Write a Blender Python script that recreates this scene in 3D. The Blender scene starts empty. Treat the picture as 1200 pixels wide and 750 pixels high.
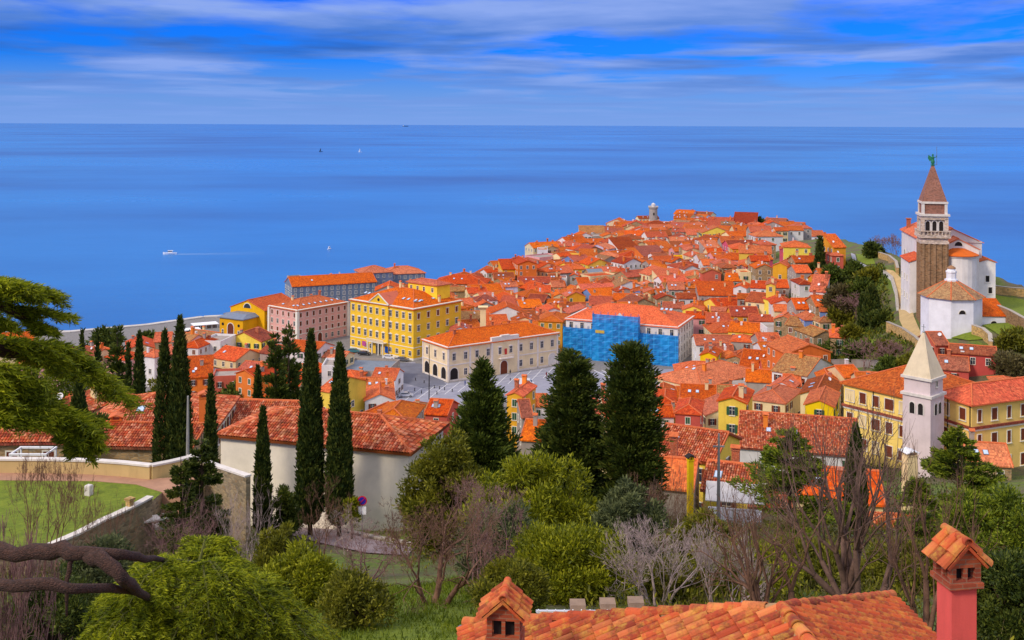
import bpy, math, random
import numpy as np
from mathutils import Vector, Matrix
from mathutils.bvhtree import BVHTree
R_ = math.radians
rnd = random.Random(11)
sc = bpy.context.scene
COL = sc.collection
CAMZ = 84.0
FPX = 1260.0
HY = 145.6
ROLL = 0.0043
CAM = Vector((0, 0, CAMZ))
RV = Vector((math.cos(ROLL), 0, math.sin(ROLL)))
UV_ = Vector((-math.sin(ROLL), 0, math.cos(ROLL)))


def ray(px, py):
    """direction per metre of distance Y for a picture position (1200x750)"""
    d = Vector((0, 1, 0)) + RV * ((px - 600) / FPX) + UV_ * ((HY - py) / FPX)
    return d / d.y


def P(px, py, D):
    return CAM + ray(px, py) * D


def proj(p):
    q = Vector(p) - CAM
    return 600 + FPX * q.dot(RV) / q.y, HY - FPX * q.dot(UV_) / q.y


# ---------------------------------------------------------------- terrain
TP = [(-130, 400, 3), (-60, 400, 3), (0, 345, 3), (30, 345, 3.1), (-20, 330, 3), (-100, 360, 3.6), (20, 450, 3), (-20, 480, 3),
      (-60, 450, 3), (55, 370, 4), (60, 500, 4), (30, 560, 3), (90, 600, 6), (60, 640, 3), (125, 700, 8), (90, 780, 4), (127, 870, 4),
      (150, 800, 5), (144, 673, 12), (165, 640, 8), (136, 560, 22), (131, 480, 26), (131, 420, 31), (133, 380, 33), (125, 300, 34),
      (108, 262, 33.2), (133, 285, 35), (146, 307, 37), (116, 250, 33.4), (60, 430, 6), (80, 400, 9), (90, 357, 12), (100, 325, 19),
      (92, 290, 20), (78, 268, 17), (60, 330, 6), (40, 300, 6), (60, 250, 13), (80, 190, 25), (100, 200, 26), (116, 228, 29),
      (0, 300, 5), (0, 250, 11), (0, 200, 21), (0, 150, 32), (-60, 300, 5.5), (-60, 250, 11), (-80, 200, 18), (-60, 150, 30),
      (40, 150, 32), (80, 150, 33), (120, 150, 35), (0, 120, 41), (50, 120, 41), (100, 110, 44), (0, 90, 50), (-30, 90, 50.5), (-60, 95, 49),
      (-45, 75, 56), (-30, 70, 55.5), (-28, 60, 58), (20, 70, 56), (0, 50, 62.5), (20, 50, 62.5), (0, 36, 67), (-10, 38, 66.5),
      (20, 24, 71), (8, 15, 72.5), (-10, 20, 71), (-20, 45, 62), (-20, 30, 67), (40, 40, 66), (50, 70, 56), (60, 100, 46),
      (30, 15, 74), (0, 0, 79), (40, 0, 80), (-40, 0, 80), (0, -60, 84), (-60, -60, 84), (80, -60, 84), (-150, 300, 7), (-160, 200, 20),
      (-120, 150, 29), (-120, 90, 46), (-250, 250, 12), (-250, 100, 40), (-70, 55, 60), (-120, 30, 66), (-250, -50, 75), (180, 60, 60),
      (200, 150, 42), (220, 0, 75), (175, 240, 34), (-100, 250, 10), (-130, 330, 5), (60, 20, 74), (104, 300, 30), (100, 345, 26),
      (107, 330, 33), (103, 290, 31)]
TPa = np.array(TP, float)
_S = 100.0


def _phi(r2):
    r2 = np.maximum(r2, 1e-12)
    return 0.5 * r2 * np.log(r2)


_X = TPa[:, :2] / _S
_n = len(_X)
_K = _phi(((_X[:, None] - _X[None]) ** 2).sum(-1)) + np.eye(_n) * 0.0006
_Pm = np.c_[np.ones(_n), _X]
_A = np.block([[_K, _Pm], [_Pm.T, np.zeros((3, 3))]])
_W = np.linalg.solve(_A, np.r_[TPa[:, 2], 0, 0, 0])


def terr(x, y):
    x = np.asarray(x, float); y = np.asarray(y, float)
    q = np.stack([x.ravel(), y.ravel()], -1) / _S
    out = np.empty(len(q))
    for i in range(0, len(q), 4000):
        b = q[i:i + 4000]
        k = _phi(((b[:, None] - _X[None]) ** 2).sum(-1))
        out[i:i + 4000] = k @ _W[:_n] + _W[_n] + b @ _W[_n + 1:]
    out = 3.0 + np.maximum(out - 4.0, 0) * np.clip((out - 4.0) / 4 + .3, .3, 1) + np.where(out > 4, np.clip((out - 4) / 8, 0, 1), 0)
    return np.clip(out, 3.0, 95).reshape(x.shape)


def tz(x, y):
    # 2 m cache
    return float(terr(np.array([x]), np.array([y]))[0])


COAST = [(-500, 345), (-250, 405), (-170, 415), (-145, 430), (-128, 448), (-115, 452), (-105, 495), (-45, 520), (-10, 545), (8, 590), (14, 640), (40, 700),
         (70, 790), (100, 865), (122, 900), (150, 892), (172, 820), (190, 740), (196, 660), (188, 580), (180, 480), (174, 400),
         (176, 330), (195, 270), (260, 200), (420, 100), (420, -120), (-500, -120)]


def in_poly(x, y, poly):
    c = False
    n = len(poly)
    for i in range(n):
        x1, y1 = poly[i]; x2, y2 = poly[(i + 1) % n]
        if (y1 > y) != (y2 > y) and x < (x2 - x1) * (y - y1) / (y2 - y1) + x1:
            c = not c
    return c


def coast_sd(x, y):
    x = np.asarray(x, float); y = np.asarray(y, float)
    d = np.full(x.shape, 1e9); ins = np.zeros(x.shape, bool)
    n = len(COAST)
    for i in range(n):
        x1, y1 = COAST[i]; x2, y2 = COAST[(i + 1) % n]
        ex, ey = x2 - x1, y2 - y1
        t = np.clip(((x - x1) * ex + (y - y1) * ey) / (ex * ex + ey * ey), 0, 1)
        d = np.minimum(d, np.hypot(x - x1 - t * ex, y - y1 - t * ey))
        if y1 != y2:
            m = ((y1 > y) != (y2 > y)) & (x < (x2 - x1) * (y - y1) / (y2 - y1) + x1)
            ins ^= m
    return np.where(ins, d, -d)


def groundz(x, y):
    x = np.asarray(x, float); y = np.asarray(y, float)
    t = terr(x, y); s = coast_sd(x, y)
    land = np.minimum(t, 3.0 + np.maximum(s, 0) * 1.1)
    return np.where(s > 0, land, -4.0)


def gz(x, y):
    return float(groundz(np.array([x]), np.array([y]))[0])


def hit(px, py, h=0.0, lo=6.0, hi=1100.0):
    """where the line of sight through a picture position is h metres above the land"""
    r = ray(px, py)
    ds = np.geomspace(lo, hi, 700)
    zz = CAMZ + r.z * ds - terr(r.x * ds, ds) - h
    k = np.where((zz[1:] <= 0) & (zz[:-1] > 0))[0] + 1
    if len(k) == 0:
        return CAM + r * hi
    i = k[0]
    if i == 0:
        D = ds[0]
    else:
        a, b = zz[i - 1], zz[i]
        D = ds[i - 1] + (ds[i] - ds[i - 1]) * a / (a - b)
    return CAM + r * float(D)


# ---------------------------------------------------------------- materials
MATS = {}


def srgb(r, g, b):
    def f(c):
        c /= 255.0
        return c / 12.92 if c <= 0.04045 else ((c + 0.055) / 1.055) ** 2.4
    return (f(r), f(g), f(b), 1)


def newmat(name):
    m = bpy.data.materials.new(name); m.use_nodes = True
    nt = m.node_tree; nt.nodes.clear()
    o = nt.nodes.new('ShaderNodeOutputMaterial'); p = nt.nodes.new('ShaderNodeBsdfPrincipled')
    nt.links.new(p.outputs[0], o.inputs[0])
    MATS[name] = m
    return m, nt, p


def nd(nt, t, **kw):
    n = nt.nodes.new(t)
    for k, v in kw.items():
        if k.startswith('i_'):
            n.inputs[int(k[2:]) if k[2:].isdigit() else k[2:]].default_value = v
        else:
            setattr(n, k, v)
    return n


def ramp(nt, fac, stops):
    r = nt.nodes.new('ShaderNodeValToRGB')
    e = r.color_ramp.elements
    while len(e) < len(stops):
        e.new(0.5)
    for i, (p, c) in enumerate(stops):
        e[i].position = p; e[i].color = c if len(c) == 4 else (*c, 1)
    nt.links.new(fac, r.inputs[0])
    return r.outputs[0]


def mixc(nt, fac, a, b, mode='MIX'):
    m = nt.nodes.new('ShaderNodeMix'); m.data_type = 'RGBA'; m.blend_type = mode
    for s, v in ((0, fac), (6, a), (7, b)):
        if hasattr(v, 'links'):
            nt.links.new(v, m.inputs[s])
        else:
            m.inputs[s].default_value = v
    return m.outputs[2]


def mathn(nt, op, a, b=0.0, c=0.0):
    m = nt.nodes.new('ShaderNodeMath'); m.operation = op
    for s, v in enumerate((a, b, c)):
        if hasattr(v, 'links'):
            nt.links.new(v, m.inputs[s])
        else:
            m.inputs[s].default_value = v
    return m.outputs[0]


def noise(nt, vec, scale, detail=3, rough=0.55, dim='3D', dist=0.0):
    n = nt.nodes.new('ShaderNodeTexNoise'); n.noise_dimensions = dim
    n.inputs['Scale'].default_value = scale; n.inputs['Detail'].default_value = detail; n.inputs['Roughness'].default_value = rough; n.inputs['Distortion'].default_value = dist
    if vec is not None:
        nt.links.new(vec, n.inputs['Vector'])
    return n.outputs['Fac']


def mapv(nt, vec, scale=(1, 1, 1), loc=(0, 0, 0), rot=(0, 0, 0)):
    m = nt.nodes.new('ShaderNodeMapping')
    m.inputs['Scale'].default_value = scale; m.inputs['Location'].default_value = loc; m.inputs['Rotation'].default_value = rot
    nt.links.new(vec, m.inputs['Vector'])
    return m.outputs[0]


def bump(nt, p, h, strength, dist):
    b = nt.nodes.new('ShaderNodeBump'); b.inputs['Strength'].default_value = strength; b.inputs['Distance'].default_value = dist
    nt.links.new(h, b.inputs['Height']); nt.links.new(b.outputs[0], p.inputs['Normal'])


def plain(name, rgb, rough=0.8, var=0.15, scale=1.2, metal=0.0, spec=0.3):
    """one colour with uneven tone, dirt and a fine bump"""
    m, nt, p = newmat(name)
    c = srgb(*rgb)
    g = nd(nt, 'ShaderNodeNewGeometry').outputs['Position']
    n1 = noise(nt, g, scale, 5, 0.6)
    oi = nd(nt, 'ShaderNodeObjectInfo').outputs['Random']
    d = (c[0] * (1 - var), c[1] * (1 - var), c[2] * (1 - var * 0.9), 1)
    l = (min(1, c[0] * (1 + var)), min(1, c[1] * (1 + var)), min(1, c[2] * (1 + var * .9)), 1)
    out = ramp(nt, n1, [(0.3, d), (0.5, c), (0.72, l)])
    v = mathn(nt, 'MULTIPLY_ADD', oi, 0.16, 0.92)
    hs = nd(nt, 'ShaderNodeHueSaturation'); nt.links.new(out, hs.inputs['Color']); nt.links.new(v, hs.inputs['Value'])
    nt.links.new(hs.outputs[0], p.inputs['Base Color'])
    p.inputs['Roughness'].default_value = rough; p.inputs['Metallic'].default_value = metal
    p.inputs['Specular IOR Level'].default_value = spec
    return m


def wallmat(name, rgb, streak=0.5):
    m, nt, p = newmat(name)
    c = srgb(*rgb)
    g = nd(nt, 'ShaderNodeNewGeometry').outputs['Position']
    n1 = noise(nt, g, 0.35, 6, 0.65)
    n2 = noise(nt, mapv(nt, g, (1.1, 1.1, 0.12)), 1.0, 5, 0.7)
    oi = nd(nt, 'ShaderNodeObjectInfo').outputs['Random']
    base = ramp(nt, n1, [(0.3, tuple(x * .84 for x in c[:3])), (0.55, c[:3]), (0.75, tuple(min(1, x * 1.08) for x in c[:3]))])
    grime = (c[0] * .5, c[1] * .46, c[2] * .42, 1)
    f = ramp(nt, n2, [(0.52, (0, 0, 0)), (0.8, (streak, streak, streak))])
    out = mixc(nt, f, base, grime)
    hs = nd(nt, 'ShaderNodeHueSaturation'); nt.links.new(out, hs.inputs['Color'])
    nt.links.new(mathn(nt, 'MULTIPLY_ADD', oi, 0.2, 0.88), hs.inputs['Value'])
    nt.links.new(mathn(nt, 'MULTIPLY_ADD', oi, 0.018, 0.491), hs.inputs['Hue'])
    nt.links.new(hs.outputs[0], p.inputs['Base Color'])
    p.inputs['Roughness'].default_value = 0.88; p.inputs['Specular IOR Level'].default_value = 0.2
    bump(nt, p, noise(nt, g, 9, 4), 0.25, 0.03)
    return m


def stonemat(name, rgb, mortar=(150, 140, 120), sc_=2.2):
    m, nt, p = newmat(name)
    c = srgb(*rgb)
    tc = nd(nt, 'ShaderNodeNewGeometry').outputs['Position']
    v = nd(nt, 'ShaderNodeTexVoronoi'); v.feature = 'F1'; v.inputs['Scale'].default_value = sc_
    nt.links.new(mapv(nt, tc, (1, 1, 2.1)), v.inputs['Vector'])
    e = nd(nt, 'ShaderNodeTexVoronoi'); e.feature = 'DISTANCE_TO_EDGE'; e.inputs['Scale'].default_value = sc_
    nt.links.new(mapv(nt, tc, (1, 1, 2.1)), e.inputs['Vector'])
    sep = nd(nt, 'ShaderNodeSeparateColor'); nt.links.new(v.outputs['Color'], sep.inputs[0])
    col = ramp(nt, sep.outputs[0], [(0.0, tuple(x * .55 for x in c[:3])), (0.4, c[:3]), (0.8, tuple(min(1, x * 1.35) for x in c[:3])), (1, (c[0] * .9, c[1] * .75, c[2] * .6))])
    mm = ramp(nt, e.outputs['Distance'], [(0.02, (1, 1, 1)), (0.07, (0, 0, 0))])
    out = mixc(nt, mm, col, srgb(*mortar))
    big = noise(nt, tc, 0.3, 5)
    out = mixc(nt, ramp(nt, big, [(0.4, (0, 0, 0)), (0.75, (.4, .4, .4))]), out, (c[0] * .45, c[1] * .42, c[2] * .35, 1))
    nt.links.new(out, p.inputs['Base Color']); p.inputs['Roughness'].default_value = 0.92
    bump(nt, p, e.outputs['Distance'], 0.6, 0.08)
    return m


def roofmat(name, rgb, dark=0.55, spot=0.5, tile=(0.24, 0.36), bumpd=0.05):
    """barrel tiles from the UV map, which is in metres: u along the eave, v up the slope"""
    m, nt, p = newmat(name)
    c = srgb(*rgb)
    uv = nd(nt, 'ShaderNodeUVMap').outputs[0]
    g = nd(nt, 'ShaderNodeNewGeometry').outputs['Position']
    sx = nd(nt, 'ShaderNodeSeparateXYZ'); nt.links.new(uv, sx.inputs[0])
    u = mathn(nt, 'DIVIDE', sx.outputs[0], tile[0]); v = mathn(nt, 'DIVIDE', sx.outputs[1], tile[1])
    fu = mathn(nt, 'FLOOR', u); fv = mathn(nt, 'FLOOR', v)
    cb = nd(nt, 'ShaderNodeCombineXYZ'); nt.links.new(fu, cb.inputs[0]); nt.links.new(fv, cb.inputs[1])
    wn = nd(nt, 'ShaderNodeTexWhiteNoise'); wn.noise_dimensions = '2D'; nt.links.new(cb.outputs[0], wn.inputs['Vector'])
    t = ramp(nt, wn.outputs['Value'], [(0, tuple(x * dark for x in c[:3])), (0.35, tuple(x * .9 for x in c[:3])), (0.75, tuple(min(1, x * 1.12) for x in c[:3])),
                                       (1.0, (min(1, c[0] * 1.25), min(1, c[1] * 1.9), min(1, c[2] * 1.9)))])
    n1 = noise(nt, g, 0.5, 6, 0.7)
    old = (c[0] * .48, c[1] * .62, c[2] * .9, 1)
    out = mixc(nt, ramp(nt, n1, [(0.5, (0, 0, 0)), (0.72, (spot, spot, spot))]), t, old)
    n2 = noise(nt, mapv(nt, g, (1, 1, 1), (40, 7, 3)), 0.16, 4, 0.6)
    out = mixc(nt, ramp(nt, n2, [(0.45, (0, 0, 0)), (0.7, (.35, .35, .35))]), out, (min(1, c[0] * 1.1), c[1] * 1.55, c[2] * 1.5, 1))
    oi = nd(nt, 'ShaderNodeObjectInfo').outputs['Random']
    hs = nd(nt, 'ShaderNodeHueSaturation'); nt.links.new(out, hs.inputs['Color'])
    nt.links.new(mathn(nt, 'MULTIPLY_ADD', oi, 0.40, 0.74), hs.inputs['Value'])
    o2 = mathn(nt, 'FRACT', mathn(nt, 'MULTIPLY', oi, 7.31)); o3 = mathn(nt, 'FRACT', mathn(nt, 'MULTIPLY', oi, 13.7))
    nt.links.new(mathn(nt, 'MULTIPLY_ADD', o2, 0.016, 0.497), hs.inputs['Hue']); nt.links.new(mathn(nt, 'MULTIPLY_ADD', o3, 0.22, 0.90), hs.inputs['Saturation'])
    nt.links.new(hs.outputs[0], p.inputs['Base Color'])
    p.inputs['Roughness'].default_value = 0.85; p.inputs['Specular IOR Level'].default_value = 0.25
    # half round profile across, lap step along the slope
    w = mathn(nt, 'ABSOLUTE', mathn(nt, 'SINE', mathn(nt, 'MULTIPLY', u, math.pi)))
    fr = mathn(nt, 'FRACT', v)
    h = mathn(nt, 'ADD', w, mathn(nt, 'MULTIPLY', fr, -0.35))
    bump(nt, p, h, 0.7, bumpd)
    return m


ROOF = {'r': roofmat('tile_red', (198, 78, 40), .5, .75), 'o': roofmat('tile_orange', (208, 88, 44), .6, .6),
        'd': roofmat('tile_dark', (160, 66, 42), .5, .8), 'b': roofmat('tile_brown', (164, 106, 68), .5, .9),
        'G': plain('roof_grey_sheet', (120, 130, 145), .6)}
WALL = {'w': wallmat('plaster_white', (226, 222, 222), .3), 'c': wallmat('plaster_cream', (232, 208, 160)), 'y': wallmat('plaster_yellow', (240, 208, 84)),
        'Y': wallmat('plaster_ochre', (228, 164, 46)), 'o': wallmat('plaster_orange', (232, 128, 52)), 'p': wallmat('plaster_pink', (226, 160, 160)),
        'g': wallmat('plaster_grey', (166, 154, 146), .5), 'b': stonemat('rubble_stone', (168, 138, 98)), 'B': wallmat('plaster_blue', (112, 142, 196)), 'H': wallmat('plaster_greyblue', (118, 132, 158)),
        'l': wallmat('plaster_lavender', (206, 196, 222)), 'r': wallmat('plaster_red', (200, 92, 76)), 'm': wallmat('plaster_magenta', (206, 90, 120)),
        'v': wallmat('plaster_vivid_yellow', (250, 214, 20), .2)}
WNAME = {'w': 'white', 'c': 'cream', 'y': 'yellow', 'Y': 'ochre', 'o': 'orange', 'p': 'pink', 'g': 'grey', 'b': 'stone', 'B': 'blue', 'H': 'grey-blue', 'l': 'lavender',
         'r': 'brick-red', 'm': 'magenta', 'v': 'bright yellow'}
M_frame = plain('window_surround', (225, 218, 205), .8, .08)
M_glass, _nt, _p = newmat('window_glass')
_p.inputs['Base Color'].default_value = srgb(44, 50, 66); _p.inputs['Roughness'].default_value = 0.15; _p.inputs['Specular IOR Level'].default_value = 0.6
M_shg = plain('shutter_green', (44, 84, 58), .6); M_shb = plain('shutter_brown', (112, 52, 30), .65); M_shB = plain('shutter_blue', (40, 110, 190), .6)
M_shgr = plain('shutter_grey', (110, 122, 140), .6)
M_tilen = None
M_cap = plain('ridge_caps', (204, 106, 62), .85, .25, 3)
M_brick = stonemat('chimney_brick', (178, 84, 52), (190, 150, 120), 6)
M_white = plain('white_paint', (232, 232, 236), .7, .07, .8)
M_whites = plain('white_stone', (214, 206, 200), .8, .14, 1.5)
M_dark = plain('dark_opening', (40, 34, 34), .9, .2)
M_metal = plain('grey_metal', (140, 146, 152), .45, .1, 2, .6)
M_bark = plain('bark', (74, 58, 46), .95, .35, 6)
M_barkg = plain('bark_grey', (128, 112, 106), .95, .35, 5)
M_barkp = plain('bark_purple', (110, 88, 92), .95, .3, 5)


# ---------------------------------------------------------------- mesh builder
class MB:
    def __init__(s):
        s.v = []; s.f = []; s.m = []; s.uv = []; s.smooth = False

    def face(s, pts, mi=0, uv=None):
        n = len(s.v); s.v += [tuple(p) for p in pts]
        s.f.append(tuple(range(n, n + len(pts)))); s.m.append(mi)
        s.uv.append(uv if uv else [(0, 0)] * len(pts))

    def box(s, x0, y0, z0, x1, y1, z1, mi=0, rz=0.0, c=None):
        pts = [(x, y, z) for z in (z0, z1) for x, y in ((x0, y0), (x1, y0), (x1, y1), (x0, y1))]
        if rz:
            cx, cy = c if c else ((x0 + x1) / 2, (y0 + y1) / 2)
            ca, sa = math.cos(rz), math.sin(rz)
            pts = [(cx + (x - cx) * ca - (y - cy) * sa, cy + (x - cx) * sa + (y - cy) * ca, z) for x, y, z in pts]
        n = len(s.v); s.v += pts
        for q in ((0, 3, 2, 1), (4, 5, 6, 7), (0, 1, 5, 4), (1, 2, 6, 5), (2, 3, 7, 6), (3, 0, 4, 7)):
            s.f.append(tuple(n + i for i in q)); s.m.append(mi)
            P4 = [pts[i] for i in q]
            s.uv.append([((p[0] + p[1]) , p[2]) if q != (4, 5, 6, 7) else (p[0], p[1]) for p in P4])
        return s

    def loft(s, rings, mi=0, close=True, cap=True):
        """rings: lists of points of equal length"""
        n0 = len(s.v); k = len(rings[0])
        for r in rings:
            s.v += [tuple(p) for p in r]
        for i in range(len(rings) - 1):
            for j in range(k if close else k - 1):
                a = n0 + i * k + j; b = n0 + i * k + (j + 1) % k
                s.f.append((a, b, b + k, a + k)); s.m.append(mi); s.uv.append([(0, 0)] * 4)
        if cap:
            s.f.append(tuple(n0 + j for j in reversed(range(k)))); s.m.append(mi); s.uv.append([(0, 0)] * k)
            s.f.append(tuple(n0 + (len(rings) - 1) * k + j for j in range(k))); s.m.append(mi); s.uv.append([(0, 0)] * k)
        return s

    def prism(s, poly, z0, z1, mi=0):
        return s.loft([[(x, y, z0) for x, y in poly], [(x, y, z1) for x, y in poly]], mi)

    def lathe(s, prof, n=12, cx=0, cy=0, mi=0, rot=0.0, cap=True):
        return s.loft([[(cx + r * math.cos(rot + 2 * math.pi * j / n), cy + r * math.sin(rot + 2 * math.pi * j / n), z) for j in range(n)] for r, z in prof], mi, True, cap)

    def tube(s, pts, rads, n=6, mi=0, cap=True):
        pts = [Vector(p) for p in pts]; rings = []
        u = None
        for i, p in enumerate(pts):
            d = (pts[min(i + 1, len(pts) - 1)] - pts[max(i - 1, 0)])
            if d.length < 1e-9:
                d = Vector((0, 0, 1))
            d.normalize()
            if u is None:
                u = d.cross(Vector((0, 0, 1)) if abs(d.z) < .9 else Vector((1, 0, 0))).normalized()
            else:
                u = (u - d * u.dot(d))
                if u.length < 1e-6:
                    u = d.orthogonal()
                u.normalize()
            w = d.cross(u)
            r = rads[i] if hasattr(rads, '__len__') else rads
            rings.append([p + (u * math.cos(2 * math.pi * j / n) + w * math.sin(2 * math.pi * j / n)) * r for j in range(n)])
        return s.loft(rings, mi, True, cap)

    def build(s, name, mats, parent=None, loc=None, rz=0.0, smooth=False):
        me = bpy.data.meshes.new(name)
        me.from_pydata(s.v, [], s.f)
        if not isinstance(mats, (list, tuple)):
            mats = [mats]
        for m in mats:
            me.materials.append(m)
        if len(mats) > 1:
            me.polygons.foreach_set('material_index', s.m)
        ul = me.uv_layers.new(name='UVMap')
        flat = [c for f in s.uv for p in f for c in p]
        if len(flat) == 2 * len(me.loops):
            ul.data.foreach_set('uv', flat)
        if smooth:
            me.polygons.foreach_set('use_smooth', [True] * len(me.polygons))
        me.update()
        o = bpy.data.objects.new(name, me); COL.objects.link(o)
        if parent:
            o.parent = parent
        if loc is not None:
            o.location = loc
        if rz:
            o.rotation_euler.z = rz
        return o


def tag(o, label=None, cat=None, group=None, kind=None):
    if label: o['label'] = label
    if cat: o['category'] = cat
    if group: o['group'] = group
    if kind: o['kind'] = kind
    return o


def thing(name, label, cat, loc=(0, 0, 0), rz=0.0, group=None):
    o = bpy.data.objects.new(name, None); COL.objects.link(o); o.empty_display_size = 0.5
    o.location = loc; o.rotation_euler.z = rz
    return tag(o, label, cat, group)


def child(mesh, name, parent, loc=(0, 0, 0), rz=0.0, scale=None):
    o = bpy.data.objects.new(name, mesh); COL.objects.link(o); o.parent = parent
    o.location = loc; o.rotation_euler.z = rz
    if scale: o.scale = scale
    return o


def kids_index():
    d = {}
    for o in bpy.data.objects:
        if o.parent:
            d.setdefault(o.parent.name, []).append(o)
    return d


def copy_tree(o, loc, rz=None, label=None, group=None, scale=None):
    idx = {}
    def rec(a, parent):
        c = a.copy(); COL.objects.link(c)
        if parent: c.parent = parent
        for ch in list(a.children):
            rec(ch, c)
        return c
    c = rec(o, None)
    c.location = loc
    if rz is not None: c.rotation_euler.z = rz
    if label: c['label'] = label
    if group: c['group'] = group
    if scale: c.scale = scale if hasattr(scale, '__len__') else (scale,) * 3
    return c
# ---------------------------------------------------------------- camera, sun, sky
cam = bpy.data.cameras.new('camera'); co = bpy.data.objects.new('camera', cam); COL.objects.link(co)
cam.sensor_fit = 'HORIZONTAL'; cam.sensor_width = 36; cam.lens = FPX / 1200 * 36
cam.shift_y = -(375 - HY) / 1200; cam.clip_end = 90000; cam.clip_start = 0.3
co.matrix_world = Matrix(((RV.x, UV_.x, 0, 0), (0, 0, -1, 0), (RV.z, UV_.z, 0, CAMZ), (0, 0, 0, 1)))
sc.camera = co
SUN_EL, SUN_AZ = 38.0, -128.0       # azimuth measured from +Y towards +X
sd = Vector((math.sin(R_(SUN_AZ)) * math.cos(R_(SUN_EL)), math.cos(R_(SUN_AZ)) * math.cos(R_(SUN_EL)), math.sin(R_(SUN_EL))))
sl = bpy.data.lights.new('sun', 'SUN'); so = bpy.data.objects.new('sun', sl); COL.objects.link(so)
sl.energy = 1.5; sl.angle = R_(10); sl.color = (1.0, 0.88, 0.70)
so.rotation_euler = sd.to_track_quat('Z', 'Y').to_euler(); so.location = (0, 0, 200)
w = bpy.data.worlds.new('World'); sc.world = w; w.use_nodes = True
nt = w.node_tree; nt.nodes.clear()
wo = nd(nt, 'ShaderNodeOutputWorld'); bg = nd(nt, 'ShaderNodeBackground'); nt.links.new(bg.outputs[0], wo.inputs[0])
sky = nd(nt, 'ShaderNodeTexSky'); sky.sky_type = 'NISHITA'; sky.sun_disc = False
sky.sun_elevation = R_(SUN_EL); sky.sun_rotation = R_(SUN_AZ); sky.air_density = 1.0; sky.dust_density = 0.3; sky.ozone_density = 3.0
bg.inputs['Strength'].default_value = 0.15
tcw = nd(nt, 'ShaderNodeTexCoord').outputs['Generated']
sxyz = nd(nt, 'ShaderNodeSeparateXYZ'); nt.links.new(tcw, sxyz.inputs[0])
zz = mathn(nt, 'MAXIMUM', sxyz.outputs[2], 0.0)
den = mathn(nt, 'ADD', zz, 0.035)
cx_ = mathn(nt, 'DIVIDE', sxyz.outputs[0], den); cy_ = mathn(nt, 'DIVIDE', sxyz.outputs[1], den)
cbv = nd(nt, 'ShaderNodeCombineXYZ'); nt.links.new(cx_, cbv.inputs[0]); nt.links.new(cy_, cbv.inputs[1])
cv = cbv.outputs[0]
n1 = noise(nt, mapv(nt, cv, (0.52, 0.40, 1), (3.1, 1.7, 0), (0, 0, .12)), 1.0, 9, 0.55, dist=.22)
n2 = noise(nt, mapv(nt, cv, (0.34, 0.34, 1), (8.3, 4.4, 2), (0, 0, -.06)), 1.0, 8, 0.52, dist=.25)
# clear sky seen between the clouds: deep blue, from the Nishita sky
hs = nd(nt, 'ShaderNodeHueSaturation'); nt.links.new(sky.outputs[0], hs.inputs['Color']); hs.inputs['Saturation'].default_value = 1.5; hs.inputs['Value'].default_value = 1.0
blue = mixc(nt, 1.0, hs.outputs[0], (0.012, 0.155, 0.66, 1), 'MULTIPLY')
cloud = ramp(nt, n2, [(0.36, (0.15, 0.60, 2.2)), (0.48, (0.38, 0.95, 2.8)), (0.62, (1.05, 1.6, 3.45))])
mask = ramp(nt, n1, [(0.42, (0, 0, 0)), (0.49, (.6, .6, .6)), (0.56, (1, 1, 1))])
c1 = mixc(nt, mask, blue, cloud)
# low veil over the horizon
veil = ramp(nt, zz, [(0.0, (1, 1, 1)), (0.025, (.75, .75, .75)), (0.06, (0, 0, 0))])
c2 = mixc(nt, veil, c1, (0.78, 1.45, 3.25, 1))
# high overcast above the frame
over = ramp(nt, zz, [(0.14, (0, 0, 0)), (0.5, (1, 1, 1))])
c3 = mixc(nt, over, c2, mixc(nt, n1, (2.9, 3.0, 3.7, 1), (4.7, 4.6, 4.9, 1)))
nt.links.new(c3, bg.inputs['Color'])
sc.view_settings.view_transform = 'Standard'; sc.view_settings.look = 'None'; sc.view_settings.gamma = 1
sc.view_settings.use_curve_mapping = False
sc.view_settings.exposure = 0.74
sc.cycles.max_bounces = 6; sc.cycles.diffuse_bounces = 3; sc.cycles.glossy_bounces = 3; sc.cycles.transparent_max_bounces = 12
sc.cycles.use_denoising = True
try:
    sc.cycles.denoiser = 'OPENIMAGEDENOISE'
except Exception:
    pass
sc.cycles.sample_clamp_indirect = 6

# ---------------------------------------------------------------- sea
m, nt, p = newmat('sea_water')
g = nd(nt, 'ShaderNodeNewGeometry').outputs['Position']
slick = noise(nt, mapv(nt, g, (0.0016, 0.0042, 1), (5, 2, 0), (0, 0, .25)), 1.0, 5, 0.55)
slick2 = noise(nt, mapv(nt, g, (0.0007, 0.0011, 1), (1, 9, 0), (0, 0, -.25)), 1.0, 7, 0.62)
colr = mixc(nt, ramp(nt, slick, [(0.35, (0, 0, 0)), (0.65, (1, 1, 1))]), (0.0, 0.092, 0.34, 1), (0.002, 0.125, 0.43, 1))
colr = mixc(nt, ramp(nt, slick2, [(0.38, (0, 0, 0)), (0.60, (1, 1, 1))]), colr, (0.012, 0.20, 0.56, 1))
nt.links.new(colr, p.inputs['Base Color'])
rr = ramp(nt, slick2, [(0.36, (.36, .36, .36)), (0.62, (.26, .26, .26))])
nt.links.new(rr, p.inputs['Roughness']); p.inputs['IOR'].default_value = 1.33; p.inputs['Specular IOR Level'].default_value = 0.3
wv = mathn(nt, 'ADD', noise(nt, mapv(nt, g, (.12, .5, 1)), 1.0, 4, .6), mathn(nt, 'MULTIPLY', noise(nt, mapv(nt, g, (.03, .09, 1)), 1.0, 4, .6), 1.6))
bump(nt, p, wv, 0.55, 0.35)
b = MB()
xs = [-60000, -20000, -6000, -2000, -700, 0, 700, 2000, 6000, 20000, 60000]; ys = [-3000, -500, 0, 400, 1000, 2500, 6000, 20000, 80000]
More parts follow.
